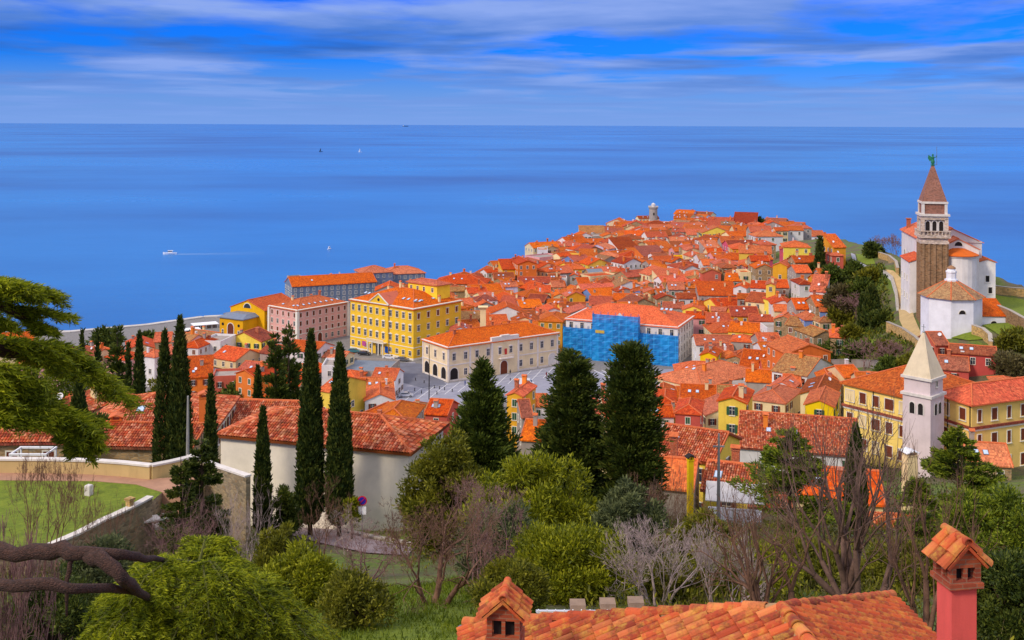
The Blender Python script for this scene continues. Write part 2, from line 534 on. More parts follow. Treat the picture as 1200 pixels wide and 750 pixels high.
for i in range(len(xs) - 1):
    for j in range(len(ys) - 1):
        b.face([(xs[i], ys[j], 0), (xs[i + 1], ys[j], 0), (xs[i + 1], ys[j + 1], 0), (xs[i], ys[j + 1], 0)])
tag(b.build('sea', m), kind='structure')

# ---------------------------------------------------------------- land
m, nt, p = newmat('land')
g = nd(nt, 'ShaderNodeNewGeometry').outputs['Position']
sx = nd(nt, 'ShaderNodeSeparateXYZ'); nt.links.new(g, sx.inputs[0])
n1 = noise(nt, g, 0.12, 6, .65); n2 = noise(nt, g, 1.3, 6, .7); n3 = noise(nt, g, 5, 4, .6)
grass = ramp(nt, n2, [(0.3, (0.05, 0.085, 0.008)), (0.5, (0.10, 0.155, 0.012)), (0.7, (0.17, 0.21, 0.02))])
earth = ramp(nt, n3, [(0.3, (0.06, 0.05, 0.03)), (0.6, (0.14, 0.11, 0.06)), (0.8, (0.2, 0.16, 0.09))])
gm = ramp(nt, n1, [(0.42, (0, 0, 0)), (0.58, (1, 1, 1))])
nat = mixc(nt, gm, grass, earth)
stone = ramp(nt, n2, [(0.3, (0.15, 0.14, 0.14)), (0.7, (0.27, 0.25, 0.24))])
# paved town below about 16 m
tm = ramp(nt, mathn(nt, 'DIVIDE', sx.outputs[2], 100.0), [(0.15, (1, 1, 1)), (0.2, (0, 0, 0))])
nt.links.new(mixc(nt, tm, nat, stone), p.inputs['Base Color']); p.inputs['Roughness'].default_value = .95
bump(nt, p, mathn(nt, 'ADD', n2, n3), 0.6, 0.15)
xs = np.concatenate([np.linspace(-500, -180, 17)[:-1], np.linspace(-180, 220, 134)[:-1], np.linspace(220, 420, 12)])
ys = np.concatenate([np.linspace(-120, 0, 13)[:-1], np.linspace(0, 460, 184)[:-1], np.linspace(460, 910, 91)])
XX, YY = np.meshgrid(xs, ys, indexing='ij')
ZZ = groundz(XX, YY)
_rg = np.random.RandomState(3)
ZZ = np.where(ZZ > 17, ZZ + _rg.normal(0, .06, ZZ.shape), ZZ)
me = bpy.data.meshes.new('ground')
nx, ny = XX.shape
vv = np.stack([XX, YY, ZZ], -1).reshape(-1, 3)
ii = (np.arange(nx - 1)[:, None] * ny + np.arange(ny - 1)[None]).ravel()
ff = np.stack([ii, ii + ny, ii + ny + 1, ii + 1], -1)
me.from_pydata(vv.tolist(), [], ff.tolist()); me.materials.append(m)
me.polygons.foreach_set('use_smooth', [True] * len(me.polygons))
go = bpy.data.objects.new('ground', me); COL.objects.link(go); tag(go, kind='structure')


def draped(name, poly_px, mat, lift=0.06, kind='structure', step=2.5, flat=None, world=None):
    """a sheet laid on the land inside an outline; the outline is given where it meets the land"""
    pts = world if world else [tuple(hit(x, y)[:2]) for x, y in poly_px]
    x0 = min(p[0] for p in pts); x1 = max(p[0] for p in pts); y0 = min(p[1] for p in pts); y1 = max(p[1] for p in pts)
    from mathutils.geometry import delaunay_2d_cdt
    vs = []; es = []
    n = len(pts)
    for i in range(n):
        a = Vector(pts[i]); c = Vector(pts[(i + 1) % n]); k = max(1, int((c - a).length / step))
        for t in range(k):
            vs.append(a + (c - a) * t / k)
    m_ = len(vs); es = [(i, (i + 1) % m_) for i in range(m_)]
    bx = x0
    while bx < x1:
        by = y0
        while by < y1:
            if in_poly(bx, by, pts): vs.append(Vector((bx, by)))
            by += step
        bx += step
    ov, oe, of, *_ = delaunay_2d_cdt(vs, es, [list(range(m_))], 1, 1e-4)
    ax = np.array([v.x for v in ov]); ay = np.array([v.y for v in ov])
    az = groundz(ax, ay) + lift if flat is None else np.full(ax.shape, flat)
    bb = MB(); bb.v = [(ax[i], ay[i], float(az[i])) for i in range(len(ov))]
    bb.f = [tuple(f) for f in of]; bb.m = [0] * len(of); bb.uv = [[(0, 0)] * len(f) for f in of]
    o = bb.build(name, mat, smooth=True)
    return tag(o, kind=kind)
# ---------------------------------------------------------------- house kit
def win_mesh(name, w, h, glass, frame=M_frame, sh=None, closed=False, sill=True):
    b = MB(); t = .12
    b.box(-w / 2, -.05, 0, w / 2, .02, h, 1 if not closed else 2)
    b.box(-w / 2 - t, -.09, -t, -w / 2, .02, h + t, 0); b.box(w / 2, -.09, -t, w / 2 + t, .02, h + t, 0)
    b.box(-w / 2, -.09, h, w / 2, .02, h + t, 0)
    b.box(-w / 2 - t, -.16, -t - .06, w / 2 + t, .02, -t + .06 if sill else -t, 0)
    if not closed:
        b.box(-.03, -.08, 0, .03, .02, h, 0); b.box(-w / 2, -.075, h * .6, w / 2, .02, h * .6 + .05, 0)
    if sh and not closed:
        b.box(-w - .05, -.14, -.02, -w / 2 - .02, -.09, h + .02, 2); b.box(w / 2 + .02, -.14, -.02, w + .05, -.09, h + .02, 2)
    if closed:
        b.box(-.02, -.09, 0, .02, -.04, h, 0)
    me_o = b.build(name, [frame, glass, sh or M_dark]); me = me_o.data
    bpy.data.objects.remove(me_o)
    return me


WM = {'n': win_mesh('window', .9, 1.4, M_glass), 'G': win_mesh('window', .9, 1.4, M_glass, sh=M_shg), 'K': win_mesh('window', .9, 1.4, M_glass, sh=M_shb),
      'U': win_mesh('window', .95, 1.4, M_glass, sh=M_shB), 'C': win_mesh('window', .95, 1.4, M_glass, sh=M_shb, closed=True),
      'E': win_mesh('window', .95, 1.4, M_glass, sh=M_shg, closed=True), 'R': win_mesh('window', .95, 1.4, M_glass, sh=M_shgr, closed=True)}
M_sky = plain('skylight_glass', (190, 210, 240), .2, .05, 1, 0, .8)
b = MB(); b.box(-.4, -.55, 0, .4, .55, .1, 0); b.box(-.32, -.47, .09, .32, .47, .13, 1)
_o = b.build('skylight', [M_metal, M_sky]); SKYL = _o.data; bpy.data.objects.remove(_o)


def chim_mesh(mat, capm, w=.7, h=1.8, hood=True):
    b = MB(); b.box(-w / 2, -w / 2, -1.5, w / 2, w / 2, h, 0)
    b.box(-w / 2 - .08, -w / 2 - .08, h, w / 2 + .08, w / 2 + .08, h + .12, 0)
    if hood:
        for sx_ in (-1, 1):
            for sy_ in (-1, 1):
                b.box(sx_ * (w / 2 - .06) - .07, sy_ * (w / 2 - .06) - .07, h + .12, sx_ * (w / 2 - .06) + .07, sy_ * (w / 2 - .06) + .07, h + .42, 0)
        z = h + .42; e = w / 2 + .12
        b.loft([[(-e, -e, z), (-e, 0, z + .34), (-e, e, z), (-e, e, z - .06), (-e, 0, z + .26), (-e, -e, z - .06)],
                [(e, -e, z), (e, 0, z + .34), (e, e, z), (e, e, z - .06), (e, 0, z + .26), (e, -e, z - .06)]], 1)
    o = b.build('chimney', [mat, capm]); me = o.data; bpy.data.objects.remove(o)
    return me


CHM = [chim_mesh(WALL['c'], M_cap), chim_mesh(WALL['g'], M_cap, .8, 1.5), chim_mesh(M_brick, M_cap, .7, 2.0), chim_mesh(WALL['w'], M_cap, .6, 1.6, False),
       chim_mesh(WALL['o'], M_cap, .8, 1.9), chim_mesh(M_brick, M_dark, .9, 1.4, False)]
# satellite dish
b = MB(); b.lathe([(.02, 0), (.25, .05), (.42, .16), (.4, .17), (.22, .08), (.0, .04)], 12); b.tube([(0, 0, 0), (0, 0, .5)], .02, 4)
_o = b.build('dish', M_white); DISH = _o.data; bpy.data.objects.remove(_o)


def tile_rows(b, O, e, s, L, S, inside, tw=.26, tl=.42, r=.125):
    """half round tiles as geometry: O eave corner, e along the eave, s up the slope (unit vectors)"""
    O = Vector(O); e = Vector(e).normalized(); s = Vector(s).normalized(); n = e.cross(s); n = n if n.z > 0 else -n; M = 4
    for i in range(int(L / tw)):
        for j in range(int(S / tl) + 1):
            u, v = (i + .5) * tw, j * tl
            if not inside(u, v + tl * .5): continue
            dj = rnd.uniform(-.012, .012); rings = []
            for vv, rr_, lf in ((v - .03, 1.0, .03), (v + tl + .02, .84, 0)):
                c = O + e * (u + dj) + s * vv + n * lf
                rings.append([c + e * (-r * rr_ * math.cos(math.pi * q / M)) + n * (r * rr_ * math.sin(math.pi * q / M)) for q in range(M + 1)])
            b.loft(rings, 2, False, False)


def roof_tiles(b, kind, w, d, k, o, gov=.25):
    c = 1 / math.sqrt(1 + k * k)
    if kind == 'g':
        X, Y = w / 2 + gov, d / 2 + o; S = Y / c
        tile_rows(b, (-X, -Y, -o * k), (1, 0, 0), (0, 1, k), 2 * X, S, lambda u, v: v < S)
        tile_rows(b, (X, Y, -o * k), (-1, 0, 0), (0, -1, k), 2 * X, S, lambda u, v: v < S)
    else:
        X, Y = w / 2 + o, d / 2 + o; r = min(X, Y); S = r / c
        for O_, e_, s_, L_ in (((-X, -Y), (1, 0, 0), (0, 1, k), 2 * X), ((X, -Y), (0, 1, 0), (-1, 0, k), 2 * Y), ((X, Y), (-1, 0, 0), (0, -1, k), 2 * X), ((-X, Y), (0, -1, 0), (1, 0, k), 2 * Y)):
            tile_rows(b, (*O_, -o * k), e_, s_, L_, S, lambda u, v, L_=L_: v < S and v * c < u < L_ - v * c)


def roof_build(b, kind, w, d, k, o, t=.22, caps=True, gov=.25):
    """roof over a w x d box centred on 0, eave line at z=0 over the wall face. k = tan(pitch)"""
    def cap(p0, p1, r=.17):
        b.tube([(p0[0], p0[1], p0[2] + .02), (p1[0], p1[1], p1[2] + .02)], r, 6, 1)
    if kind in 'gs':
        if kind == 'g':
            X = w / 2 + gov; Y = d / 2 + o; ez = -o * k; rz = d / 2 * k
            sl = math.hypot(Y, Y * k)
            prof = [(-Y, ez - t), (-Y, ez), (0, rz), (Y, ez), (Y, ez - t), (0, rz - t)]
            uvv = {0: (0, 0), 1: (0, sl), 2: (sl, 0)}
        else:
            X = w / 2 + gov; Y = d / 2 + o; ez = -o * k; tz_ = (d + o) * k
            sl = math.hypot(2 * Y, 2 * Y * k)
            prof = [(-Y, ez - t), (-Y, ez), (Y, tz_), (Y, tz_ - t)]
        n = len(prof)
        for i in range(n):
            (y0, z0), (y1, z1) = prof[i], prof[(i + 1) % n]
            L = math.hypot(y1 - y0, z1 - z0)
            f = [(-X, y0, z0), (X, y0, z0), (X, y1, z1), (-X, y1, z1)]
            if kind == 'g' and i == 2:
                uv = [(0, L), (2 * X, L), (2 * X, 0), (0, 0)]
            else:
                uv = [(0, 0), (2 * X, 0), (2 * X, L), (0, L)]
            b.face(f, 0, uv)
        if kind == 'g':
            for x, s in ((-X, 1), (X, -1)):
                q = [(x, y, z) for y, z in (prof[0], prof[1], prof[2], prof[5])]; q2 = [(x, y, z) for y, z in (prof[5], prof[2], prof[3], prof[4])]
                b.face(q if s < 0 else q[::-1], 0); b.face(q2 if s < 0 else q2[::-1], 0)
            if caps:
                cap((-X, 0, rz), (X, 0, rz))
                cap((-X + .05, -Y, ez), (-X + .05, 0, rz), .1); cap((X - .05, -Y, ez), (X - .05, 0, rz), .1)
        else:
            for x in (-X, X):
                b.face([(x, y, z) for y, z in prof], 0)
    elif kind == 'h':
        X = w / 2 + o; Y = d / 2 + o; ez = -o * k
        if w >= d:
            r = Y; rl = X - Y; A = (-rl, 0, ez + Y * k); B = (rl, 0, ez + Y * k)
        else:
            r = X; rl = Y - X; A = (0, -rl, ez + X * k); B = (0, rl, ez + X * k)
        c = [(-X, -Y, ez), (X, -Y, ez), (X, Y, ez), (-X, Y, ez)]
        S = r * math.sqrt(1 + k * k)
        if w >= d:
            b.face([c[0], c[1], B, A], 0, [(0, 0), (2 * X, 0), (2 * X - r, S), (r, S)])
            b.face([c[2], c[3], A, B], 0, [(0, 0), (2 * X, 0), (2 * X - r, S), (r, S)])
            b.face([c[1], c[2], B], 0, [(0, 0), (2 * Y, 0), (Y, S)]); b.face([c[3], c[0], A], 0, [(0, 0), (2 * Y, 0), (Y, S)])
            hp = [(c[0], A), (c[3], A), (c[1], B), (c[2], B)]
        else:
            b.face([c[0], c[1], A], 0, [(0, 0), (2 * X, 0), (X, S)]); b.face([c[2], c[3], B], 0, [(0, 0), (2 * X, 0), (X, S)])
            b.face([c[1], c[2], B, A], 0, [(0, 0), (2 * Y, 0), (2 * Y - r, S), (r, S)])
            b.face([c[3], c[0], A, B], 0, [(0, 0), (2 * Y, 0), (2 * Y - r, S), (r, S)])
            hp = [(c[0], A), (c[1], A), (c[2], B), (c[3], B)]
        dn = [(x, y, z - t) for x, y, z in c]
        b.face(dn[::-1], 0)
        for i in range(4):
            b.face([dn[i], dn[(i + 1) % 4], c[(i + 1) % 4], c[i]], 0)
        if caps:
            if rl > .1: cap(A, B)
            for p0, p1 in hp: cap(p0, p1, .14)


def wall_build(b, kind, w, d, h, k, base=-3.0, inset=0.11):
    x, y = w / 2, d / 2
    if kind == 'f':
        b.box(-x, -y, base, x, y, h - .02, 0)
        t = .25
        for q in ((-x, -y, x, -y + t), (-x, y - t, x, y), (-x, -y + t, -x + t, y - t), (x - t, -y + t, x, y - t)):
            b.box(q[0], q[1], h - .02, q[2], q[3], h + .75, 0)
        return
    if kind == 'h':
        b.box(-x, -y, base, x, y, h - .05, 0); return
    prof = [(-y, base), (-y, h - inset)]
    if kind == 'g': prof += [(0, h + y * k - inset), (y, h - inset), (y, base)]
    else: prof += [(y, h + d * k - inset), (y, base)]
    b.loft([[(-x, a, z) for a, z in prof], [(x, a, z) for a, z in prof]], 0)


def tilemat(name, cs, moss=.3, ns=(5, 3.5)):
    m, nt, p = newmat(name)
    ge = nd(nt, 'ShaderNodeNewGeometry'); g = ge.outputs['Position']; ri = ge.outputs['Random Per Island']
    c = ramp(nt, ri, [(i / (len(cs) - 1), srgb(*q)) for i, q in enumerate(cs)])
    n1 = noise(nt, g, ns[0], 6, .7)
    c = mixc(nt, ramp(nt, n1, [(.48, (0, 0, 0)), (.66, (moss * 2,) * 3)]), c, srgb(206, 160, 66))
    n2 = noise(nt, mapv(nt, g, (1, 1, 1), (9, 2, 4)), ns[1], 6, .75)
    c = mixc(nt, ramp(nt, n2, [(.5, (0, 0, 0)), (.68, (.75,) * 3)]), c, srgb(96, 52, 40))
    nt.links.new(c, p.inputs['Base Color']); p.inputs['Roughness'].default_value = .85; p.inputs['Specular IOR Level'].default_value = .25
    bump(nt, p, noise(nt, g, 40, 4, .7), .5, .01)
    return m
TN = tilemat('weathered_tile', [(120, 50, 36), (200, 84, 48), (164, 66, 40), (222, 132, 92), (184, 76, 44), (232, 156, 120), (146, 58, 40), (206, 92, 54)], .12, (1.2, .8))
M_near = roofmat('tile_near', (140, 62, 42), .5, .5, (.26, .42), .05); ROOF['n'] = M_near
HOUSES = []      # dicts, for labels and for packing


def sat(a, c, slack=0.0):
    for q in (a, c):
        for ang in (q['yaw'], q['yaw'] + math.pi / 2):
            ax, ay = math.cos(ang), math.sin(ang)
            def pr(z):
                m = z['x'] * ax + z['y'] * ay
                e = abs(math.cos(z['yaw']) * ax + math.sin(z['yaw']) * ay) * z['w'] / 2 + abs(-math.sin(z['yaw']) * ax + math.cos(z['yaw']) * ay) * z['d'] / 2
                return m - e, m + e
            a0, a1 = pr(a); b0, b1 = pr(c)
            if a1 - slack < b0 or b1 - slack < a0: return False
    return True


def house(x, y, w, d, h, yaw, kind='g', wall='w', roof='r', k=.36, g=None, label=None, wins=None, name='house', cat='house', group='houses of the old town',
          chim=None, floors=None, wsp=2.6, wtop=1.0, sky=None, caps=True, o=.35, swap=False, noreg=False, wsize=(1, 1), dish=None, base=None):
    """front face is local -y. kind G = gable end to the front"""
    if g is None:
        ca, sa = math.cos(yaw), math.sin(yaw)
        zs = [gz(x + ca * a - sa * e, y + sa * a + ca * e) for a, e in ((-w / 2, -d / 2), (w / 2, -d / 2), (0, 0))]
        g = sum(zs) / 3
    t = thing(name, label, cat, (x, y, g), yaw, group)
    bs = base if base is not None else -3.2
    kk = kind
    W, D_, rot = w, d, 0.0
    if kind == 'G':
        kk = 'g'; W, D_, rot = d, w, math.pi / 2
    b = MB(); wall_build(b, kk, W, D_, h, k, bs)
    wo_ = b.build('wall', WALL[wall] if wall in WALL else wall, t, rz=rot)
    b = MB()
    if kk == 'f':
        b.box(-w / 2 + .25, -d / 2 + .25, h - .01, w / 2 - .25, d / 2 - .25, h + .06, 0)
        ro = b.build('roof', ROOF.get(roof, ROOF['r']), t)
        if roof == 'T': ro.data.materials[0] = WALL['g']
    else:
        roof_build(b, kk, W, D_, k, o, caps=caps)
        if roof == 'n': roof_tiles(b, kk, W, D_, k, o)
        ro = b.build('roof', [ROOF[roof], M_cap] + ([TN] if roof == 'n' else []), t, (0, 0, h), rot)
    rec = dict(o=t, x=x, y=y, w=w, d=d, h=h, yaw=yaw, kind=kind, wall=wall, roof=roof, label=label, g=g, ro=ro, nch=0, nsk=0, group=group)
    # windows on the faces turned to the viewpoint
    fl = floors if floors is not None else max(1, int(h / 2.9))
    wt = wins if wins is not None else rnd.choice('nnnGKCEn')
    if wt:
        cpos = Vector((0, 0))
        for fi, (nx_, ny_, L, off) in enumerate(((0, -1, w, d / 2), (1, 0, d, w / 2), (0, 1, w, d / 2), (-1, 0, d, w / 2))):
            ca, sa = math.cos(yaw), math.sin(yaw)
            wn = (nx_ * ca - ny_ * sa, nx_ * sa + ny_ * ca)
            fc = (x + wn[0] * off, y + wn[1] * off)
            if wn[0] * -fc[0] + wn[1] * -fc[1] < 0.02 * math.hypot(*fc): continue
            nc = max(1, int((L - .8) / wsp))
            for r in range(fl):
                zc = h - wtop - 1.4 * wsize[1] - r * (h - .6) / fl
                if zc < 0.2: break
                for c_ in range(nc):
                    if wins is None and rnd.random() < .22: continue
                    u = -L / 2 + L * (c_ + .5) / nc
                    th = {0: 0, 1: math.pi / 2, 2: math.pi, 3: -math.pi / 2}[fi]
                    px_ = nx_ * off + u * math.cos(th); py_ = ny_ * off + u * math.sin(th)
                    child(WM[wt], 'window', t, (px_ + nx_ * .0, py_ + ny_ * .0, zc), th, (wsize[0], 1, wsize[1]))
    # things fixed to the roof
    def on_roof(mesh, nm, u, v, sink=0, tilt=False, sc3=None):
        # u,v in -1..1 over the footprint
        X, Y = u * W / 2, v * D_ / 2
        if kk == 'g': z = (D_ / 2 - abs(Y)) * k
        elif kk == 's': z = (Y + D_ / 2) * k
        elif kk == 'h': z = min(D_ / 2 - abs(Y), W / 2 - abs(X)) * k
        else: z = h
        c = child(mesh, nm, ro, (X, Y, z - sink), 0 if kk == 'f' else -rot, sc3)
        if tilt:
            c.rotation_euler = (math.atan(k) * (1 if Y < 0 else -1), 0, 0)
        return c
    nch = chim if chim is not None else rnd.choice((0, 1, 1, 2))
    if kk != 'f':
        for i in range(nch):
            on_roof(CHM[rnd.randrange(6)], 'chimney', rnd.uniform(-.75, .75), rnd.uniform(-.6, .7), 0, False, (rnd.uniform(.8, 1.25), rnd.uniform(.8, 1.25), rnd.uniform(.5, 1.0)))
            rec['nch'] += 1
        ns = sky if sky is not None else (rnd.choice((1, 2)) if rnd.random() < .3 else 0)
        for i in range(ns):
            on_roof(SKYL, 'skylight', (-.5 + i * .45) if kk != 'h' else (-.25 + i * .3), -.5 if rot == 0 else rnd.choice((-.5, .5)), -.03, True)
            rec['nsk'] += 1
        if dish or (dish is None and rnd.random() < .15):
            c = on_roof(DISH, 'satellite_dish', rnd.uniform(-.6, .6), -.4, -.5); c.rotation_euler = (R_(60), 0, rnd.uniform(-1, 1))
    if not noreg: HOUSES.append(rec)
    return t


def house_px(px, py, wpx, h, d, yawd, kind, wall, roof, **kw):
    p = hit(px, py, h, 60.0 if py > 545 else 112.0)
    d *= 1.15
    yaw = R_(yawd); gg = None
    if coast_sd(p.x, p.y) < 5:
        r_ = ray(px, py); ds = np.linspace(250, 900, 326); xx = r_.x * ds
        gap = CAMZ + r_.z * ds - terr(xx, ds) - h; gap[coast_sd(xx, ds) < 10] = 1e9
        p = CAM + r_ * float(ds[int(np.argmin(gap))]); gg = p.z - h
        kw.setdefault('base', -14.0); kw['g'] = gg
    # width seen along the turned front
    w_ = wpx * p.y / FPX / max(.35, abs(math.cos(yaw) ) + 0 * abs(math.sin(yaw)))
    x = p.x - math.sin(yaw) * d / 2; y = p.y + math.cos(yaw) * d / 2
    return house(x, y, w_, d, h, yaw, kind, wall, roof, **kw)


def obox(b, x0, x1, y0, y1, z0, z1, mi=0): b.box(x0, y0, z0, x1, y1, z1, mi)


def landmark(name, label, cat, A, B, zb):
    """Empty at the left end of the front base; local x along the front, y into the building"""
    A = Vector(A); B = Vector(B); v = B - A
    return thing(name, label, cat, (A.x, A.y, zb), math.atan2(v.y, v.x)), v.length


def lwin(par, x, y, z, w, h, th=0, typ='n', hood=None, fmat=None, glass=None, arch=False, shut=None):
    """window as frame with a pane below it; faces -y turned by th"""
    b = MB(); t = .14
    b.box(-w / 2 - t, -.1, -t, -w / 2, .05, h + t); b.box(w / 2, -.1, -t, w / 2 + t, .05, h + t)
    b.box(-w / 2, -.1, h, w / 2, .05, h + t); b.box(-w / 2 - t - .08, -.2, -t - .1, w / 2 + t + .08, .05, -t)
    if hood: b.box(-w / 2 - .3, -.26, h + t, w / 2 + .3, .05, h + t + .16)
    if hood == 'p': b.loft([[(-w / 2 - .3, -.2, h + t + .16), (w / 2 + .3, -.2, h + t + .16), (0, -.2, h + t + .5)], [(-w / 2 - .3, .05, h + t + .16), (w / 2 + .3, .05, h + t + .16), (0, .05, h + t + .5)]])
    f = b.build('window', fmat or M_frame, par, (x, y, z), th)
    b = MB(); b.box(-w / 2, -.04, 0, w / 2, .05, h); b.build('pane', shut or glass or M_glass, f)
    b = MB(); b.box(-.03, -.075, 0, .03, -.03, h); b.box(-w / 2, -.07, h * .62, w / 2, -.03, h * .62 + .06)
    if not shut: b.build('glazing_bar', fmat or M_frame, f)
    return f


def arch_pts(w, h, n=10):
    r = w / 2
    return [(-r, 0)] + [(-r * math.cos(math.pi * i / n), h - r + r * math.sin(math.pi * i / n)) for i in range(n + 1)] + [(r, 0)]


def larch(par, x, y, z, w, h, th=0, name='arch', mat=None, fmat=None, t=.25, dp=.12):
    b = MB(); a = arch_pts(w, h)
    o = arch_pts(w + 2 * t, h + t)
    n = len(a)
    for i in range(n - 1):
        q = [(a[i], -dp), (a[i + 1], -dp), (o[i + 1], -dp), (o[i], -dp)]
        b.face([(p[0][0], p[1], p[0][1]) for p in q])
        b.face([(o[i][0], -dp, o[i][1]), (o[i + 1][0], -dp, o[i + 1][1]), (o[i + 1][0], .05, o[i + 1][1]), (o[i][0], .05, o[i][1])])
        b.face([(a[i][0], .05, a[i][1]), (a[i + 1][0], .05, a[i + 1][1]), (a[i + 1][0], -dp, a[i + 1][1]), (a[i][0], -dp, a[i][1])])
    f = b.build(name, fmat or M_frame, par, (x, y, z), th)
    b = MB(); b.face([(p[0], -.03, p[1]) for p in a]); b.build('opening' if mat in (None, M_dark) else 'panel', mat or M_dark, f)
    return f


def cornice(par, name, w, d, z, hh, out, mat):
    b = MB(); b.box(-out, -out, z, w + out, d + out, z + hh * .5); b.box(-out * .55, -out * .55, z - hh * .5, w + out * .55, d + out * .55, z)
    return b.build(name, mat, par)


def lroof(par, w, d, z, k, kind='h', mat='r', o=.5, name='roof', cx=None, cy=None):
    b = MB(); roof_build(b, kind, w, d, k, o)
    return b.build(name, [ROOF[mat], M_cap], par, (w / 2 if cx is None else cx, d / 2 if cy is None else cy, z))


# ---------------------------------------------------------------- landmarks round the square
def G_(px, py, z=3.0):
    D = (CAMZ - z) / -ray(px, py).z
    q = P(px, py, D); return (q.x, q.y)


YEL = wallmat('court_yellow', (250, 206, 60), .15); YEL2 = wallmat('theatre_yellow', (244, 186, 22), .2)
# yellow palace
A = G_(410.4, 407.8); B = G_(484.4, 422.8)
t, L = landmark('palace', 'long four storey yellow palace with a pediment and skylights beside the square', 'palace', A, B, 3.0)
dp, hh = 24.0, 17.6
obs = [('court', A, B, dp)]
b = MB(); b.box(0, 0, -1, L, dp, hh); b.box(L * .33, -.35, -1, L * .62, 0, hh); b.build('wall', YEL, t)
ro = lroof(t, L, dp, hh, .36)
cornice(t, 'cornice', L, dp, hh - .05, .5, .35, M_frame)
b = MB(); b.box(-.08, -.08, 4.2, L + .08, dp, 4.45); b.box(-.06, -.06, -.9, L + .06, dp, .7); b.build('string_course', M_frame, t)
x0, x1 = L * .33, L * .62
b = MB(); zc = hh + .25
b.loft([[(x0 - .4, -.5, zc), (x1 + .4, -.5, zc), ((x0 + x1) / 2, -.5, zc + 3.2)], [(x0 - .4, 6, zc), (x1 + .4, 6, zc), ((x0 + x1) / 2, 6, zc + 3.2)]])
pd = b.build('pediment', YEL, t)
b = MB()
for a_, c_ in (((x0 - .5, zc), ((x0 + x1) / 2, zc + 3.4)), (((x0 + x1) / 2, zc + 3.4), (x1 + .5, zc)), ((x0 - .5, zc - .1), (x1 + .5, zc - .1))):
    b.tube([(a_[0], -.6, a_[1]), (c_[0], -.6, c_[1])], .22, 6)
b.tube([(x0 + 3, -.62, zc + .9)] * 2, .1, 4)
b.build('moulding', M_frame, pd)
b = MB(); b.lathe([(.0, -.08), (.55, -.08), (.55, .08), (.0, .08)], 12); _r = b.build('round_window', M_glass, pd, ((x0 + x1) / 2, -.52, zc + 1.3)); _r.rotation_euler = (R_(90), 0, 0)
b = MB(); xm = (x0 + x1) / 2
for sgn in (-1, 1):
    b.face([(xm, -.2, zc + 3.5), (xm, 8.5, zc + 3.5), (xm + sgn * (x1 - x0) / 2 + sgn * .7, 6, zc + .1), (xm + sgn * ((x1 - x0) / 2 + .7), -.7, zc + .1)][::sgn])
b.build('pediment_roof', ROOF['r'], t)
for r in range(4):
    z = 1.6 + r * 4.15
    for c_ in range(10):
        x = L * (c_ + .5) / 10
        if r == 0 and 3 < c_ < 6: continue
        lwin(t, x, -.35 if x0 < x < x1 else 0, z, 1.15, 1.9 if r else 1.5, 0, hood='p' if r in (1, 2) else True if r == 3 else None)
    for c_ in range(5):
        lwin(t, L, dp * (c_ + .5) / 5, z, 1.1, 1.8, R_(90), hood=True if r else None, shut=M_shb if r == 3 else None)
larch(t, xm, -.35, 0, 2.2, 3.9, name='doorway')
larch(t, L, 6, -.5, 3.2, 5.2, R_(90), name='archway')
b = MB(); b.box(xm - 4.2, -2.3, 4.25, xm + 4.2, -.35, 4.5)
for i in range(17): b.box(xm - 4.2 + i * .51, -2.25, 4.5, xm - 4.05 + i * .51, -2.1, 5.35)
b.box(xm - 4.3, -2.35, 5.35, xm + 4.3, -2.05, 5.5)
for x in (-3.8, -1.6, 1.6, 3.8): b.tube([(xm + x, -2.0, -.5), (xm + x, -2.0, 4.25)], .25, 8)
b.build('balcony', M_frame, t)
M_blue = plain('blue_sign', (30, 90, 190), .6, .05); M_pinkb = plain('pink_banner', (190, 80, 150), .7, .05)
b = MB(); b.box(xm + 3.2, -.5, 1.0, xm + 4.8, -.44, 3.2); b.build('blue_panel', M_blue, t)
b = MB(); b.box(L * .2, -.12, 1.8, L * .26, -.05, 3.5); b.build('banner', M_pinkb, t)
for x in (2.3, 4.2, 13, 15.2, 22, 24.3, 28, 30):
    c_ = child(SKYL, 'skylight', ro, (x - L / 2, -dp / 2 + 5.2 + (x % 2) * .5, 5.3 * .36 + .1), 0, (1.2, 1.2, 1)); c_.rotation_euler = (math.atan(.36), 0, 0)
for y in (5, 8, 14, 17):
    c_ = child(SKYL, 'skylight', ro, (L / 2 - 4.2, y - dp / 2, 4.2 * .36 + .1), 0, (1.2, 1.2, 1)); c_.rotation_euler = (0, math.atan(.36), 0)
b = MB(); b.box(L * .45, dp * .62, hh + 1, L * .9, dp * .9, hh + 6.4); b.build('penthouse', YEL, t)
b = MB(); roof_build(b, 'h', L * .47, dp * .3, .3, .4); b.build('penthouse_roof', [ROOF['r'], M_cap], t, (L * .675, dp * .76, hh + 6.3))
for x in (L * .5, L * .6, L * .7, L * .83): child(WM['n'], 'window', t, (x, dp * .62, hh + 3.6))
for i, (x, y) in enumerate(((L * .15, dp * .6), (L * .95, dp * .6), (L * .3, dp * .72), (L * .42, dp * .5))):
    child(CHM[0], 'chimney', ro, (x - L / 2, y - dp / 2, min(dp - y, x, L - x) * .36 - .6), 0, (1, 1, 1.2))
for x in (L * .325, L * .632): 
    b = MB(); b.tube([(x, -.1, -.5), (x, -.1, hh)], .09, 5); b.build('drainpipe', M_metal, t)

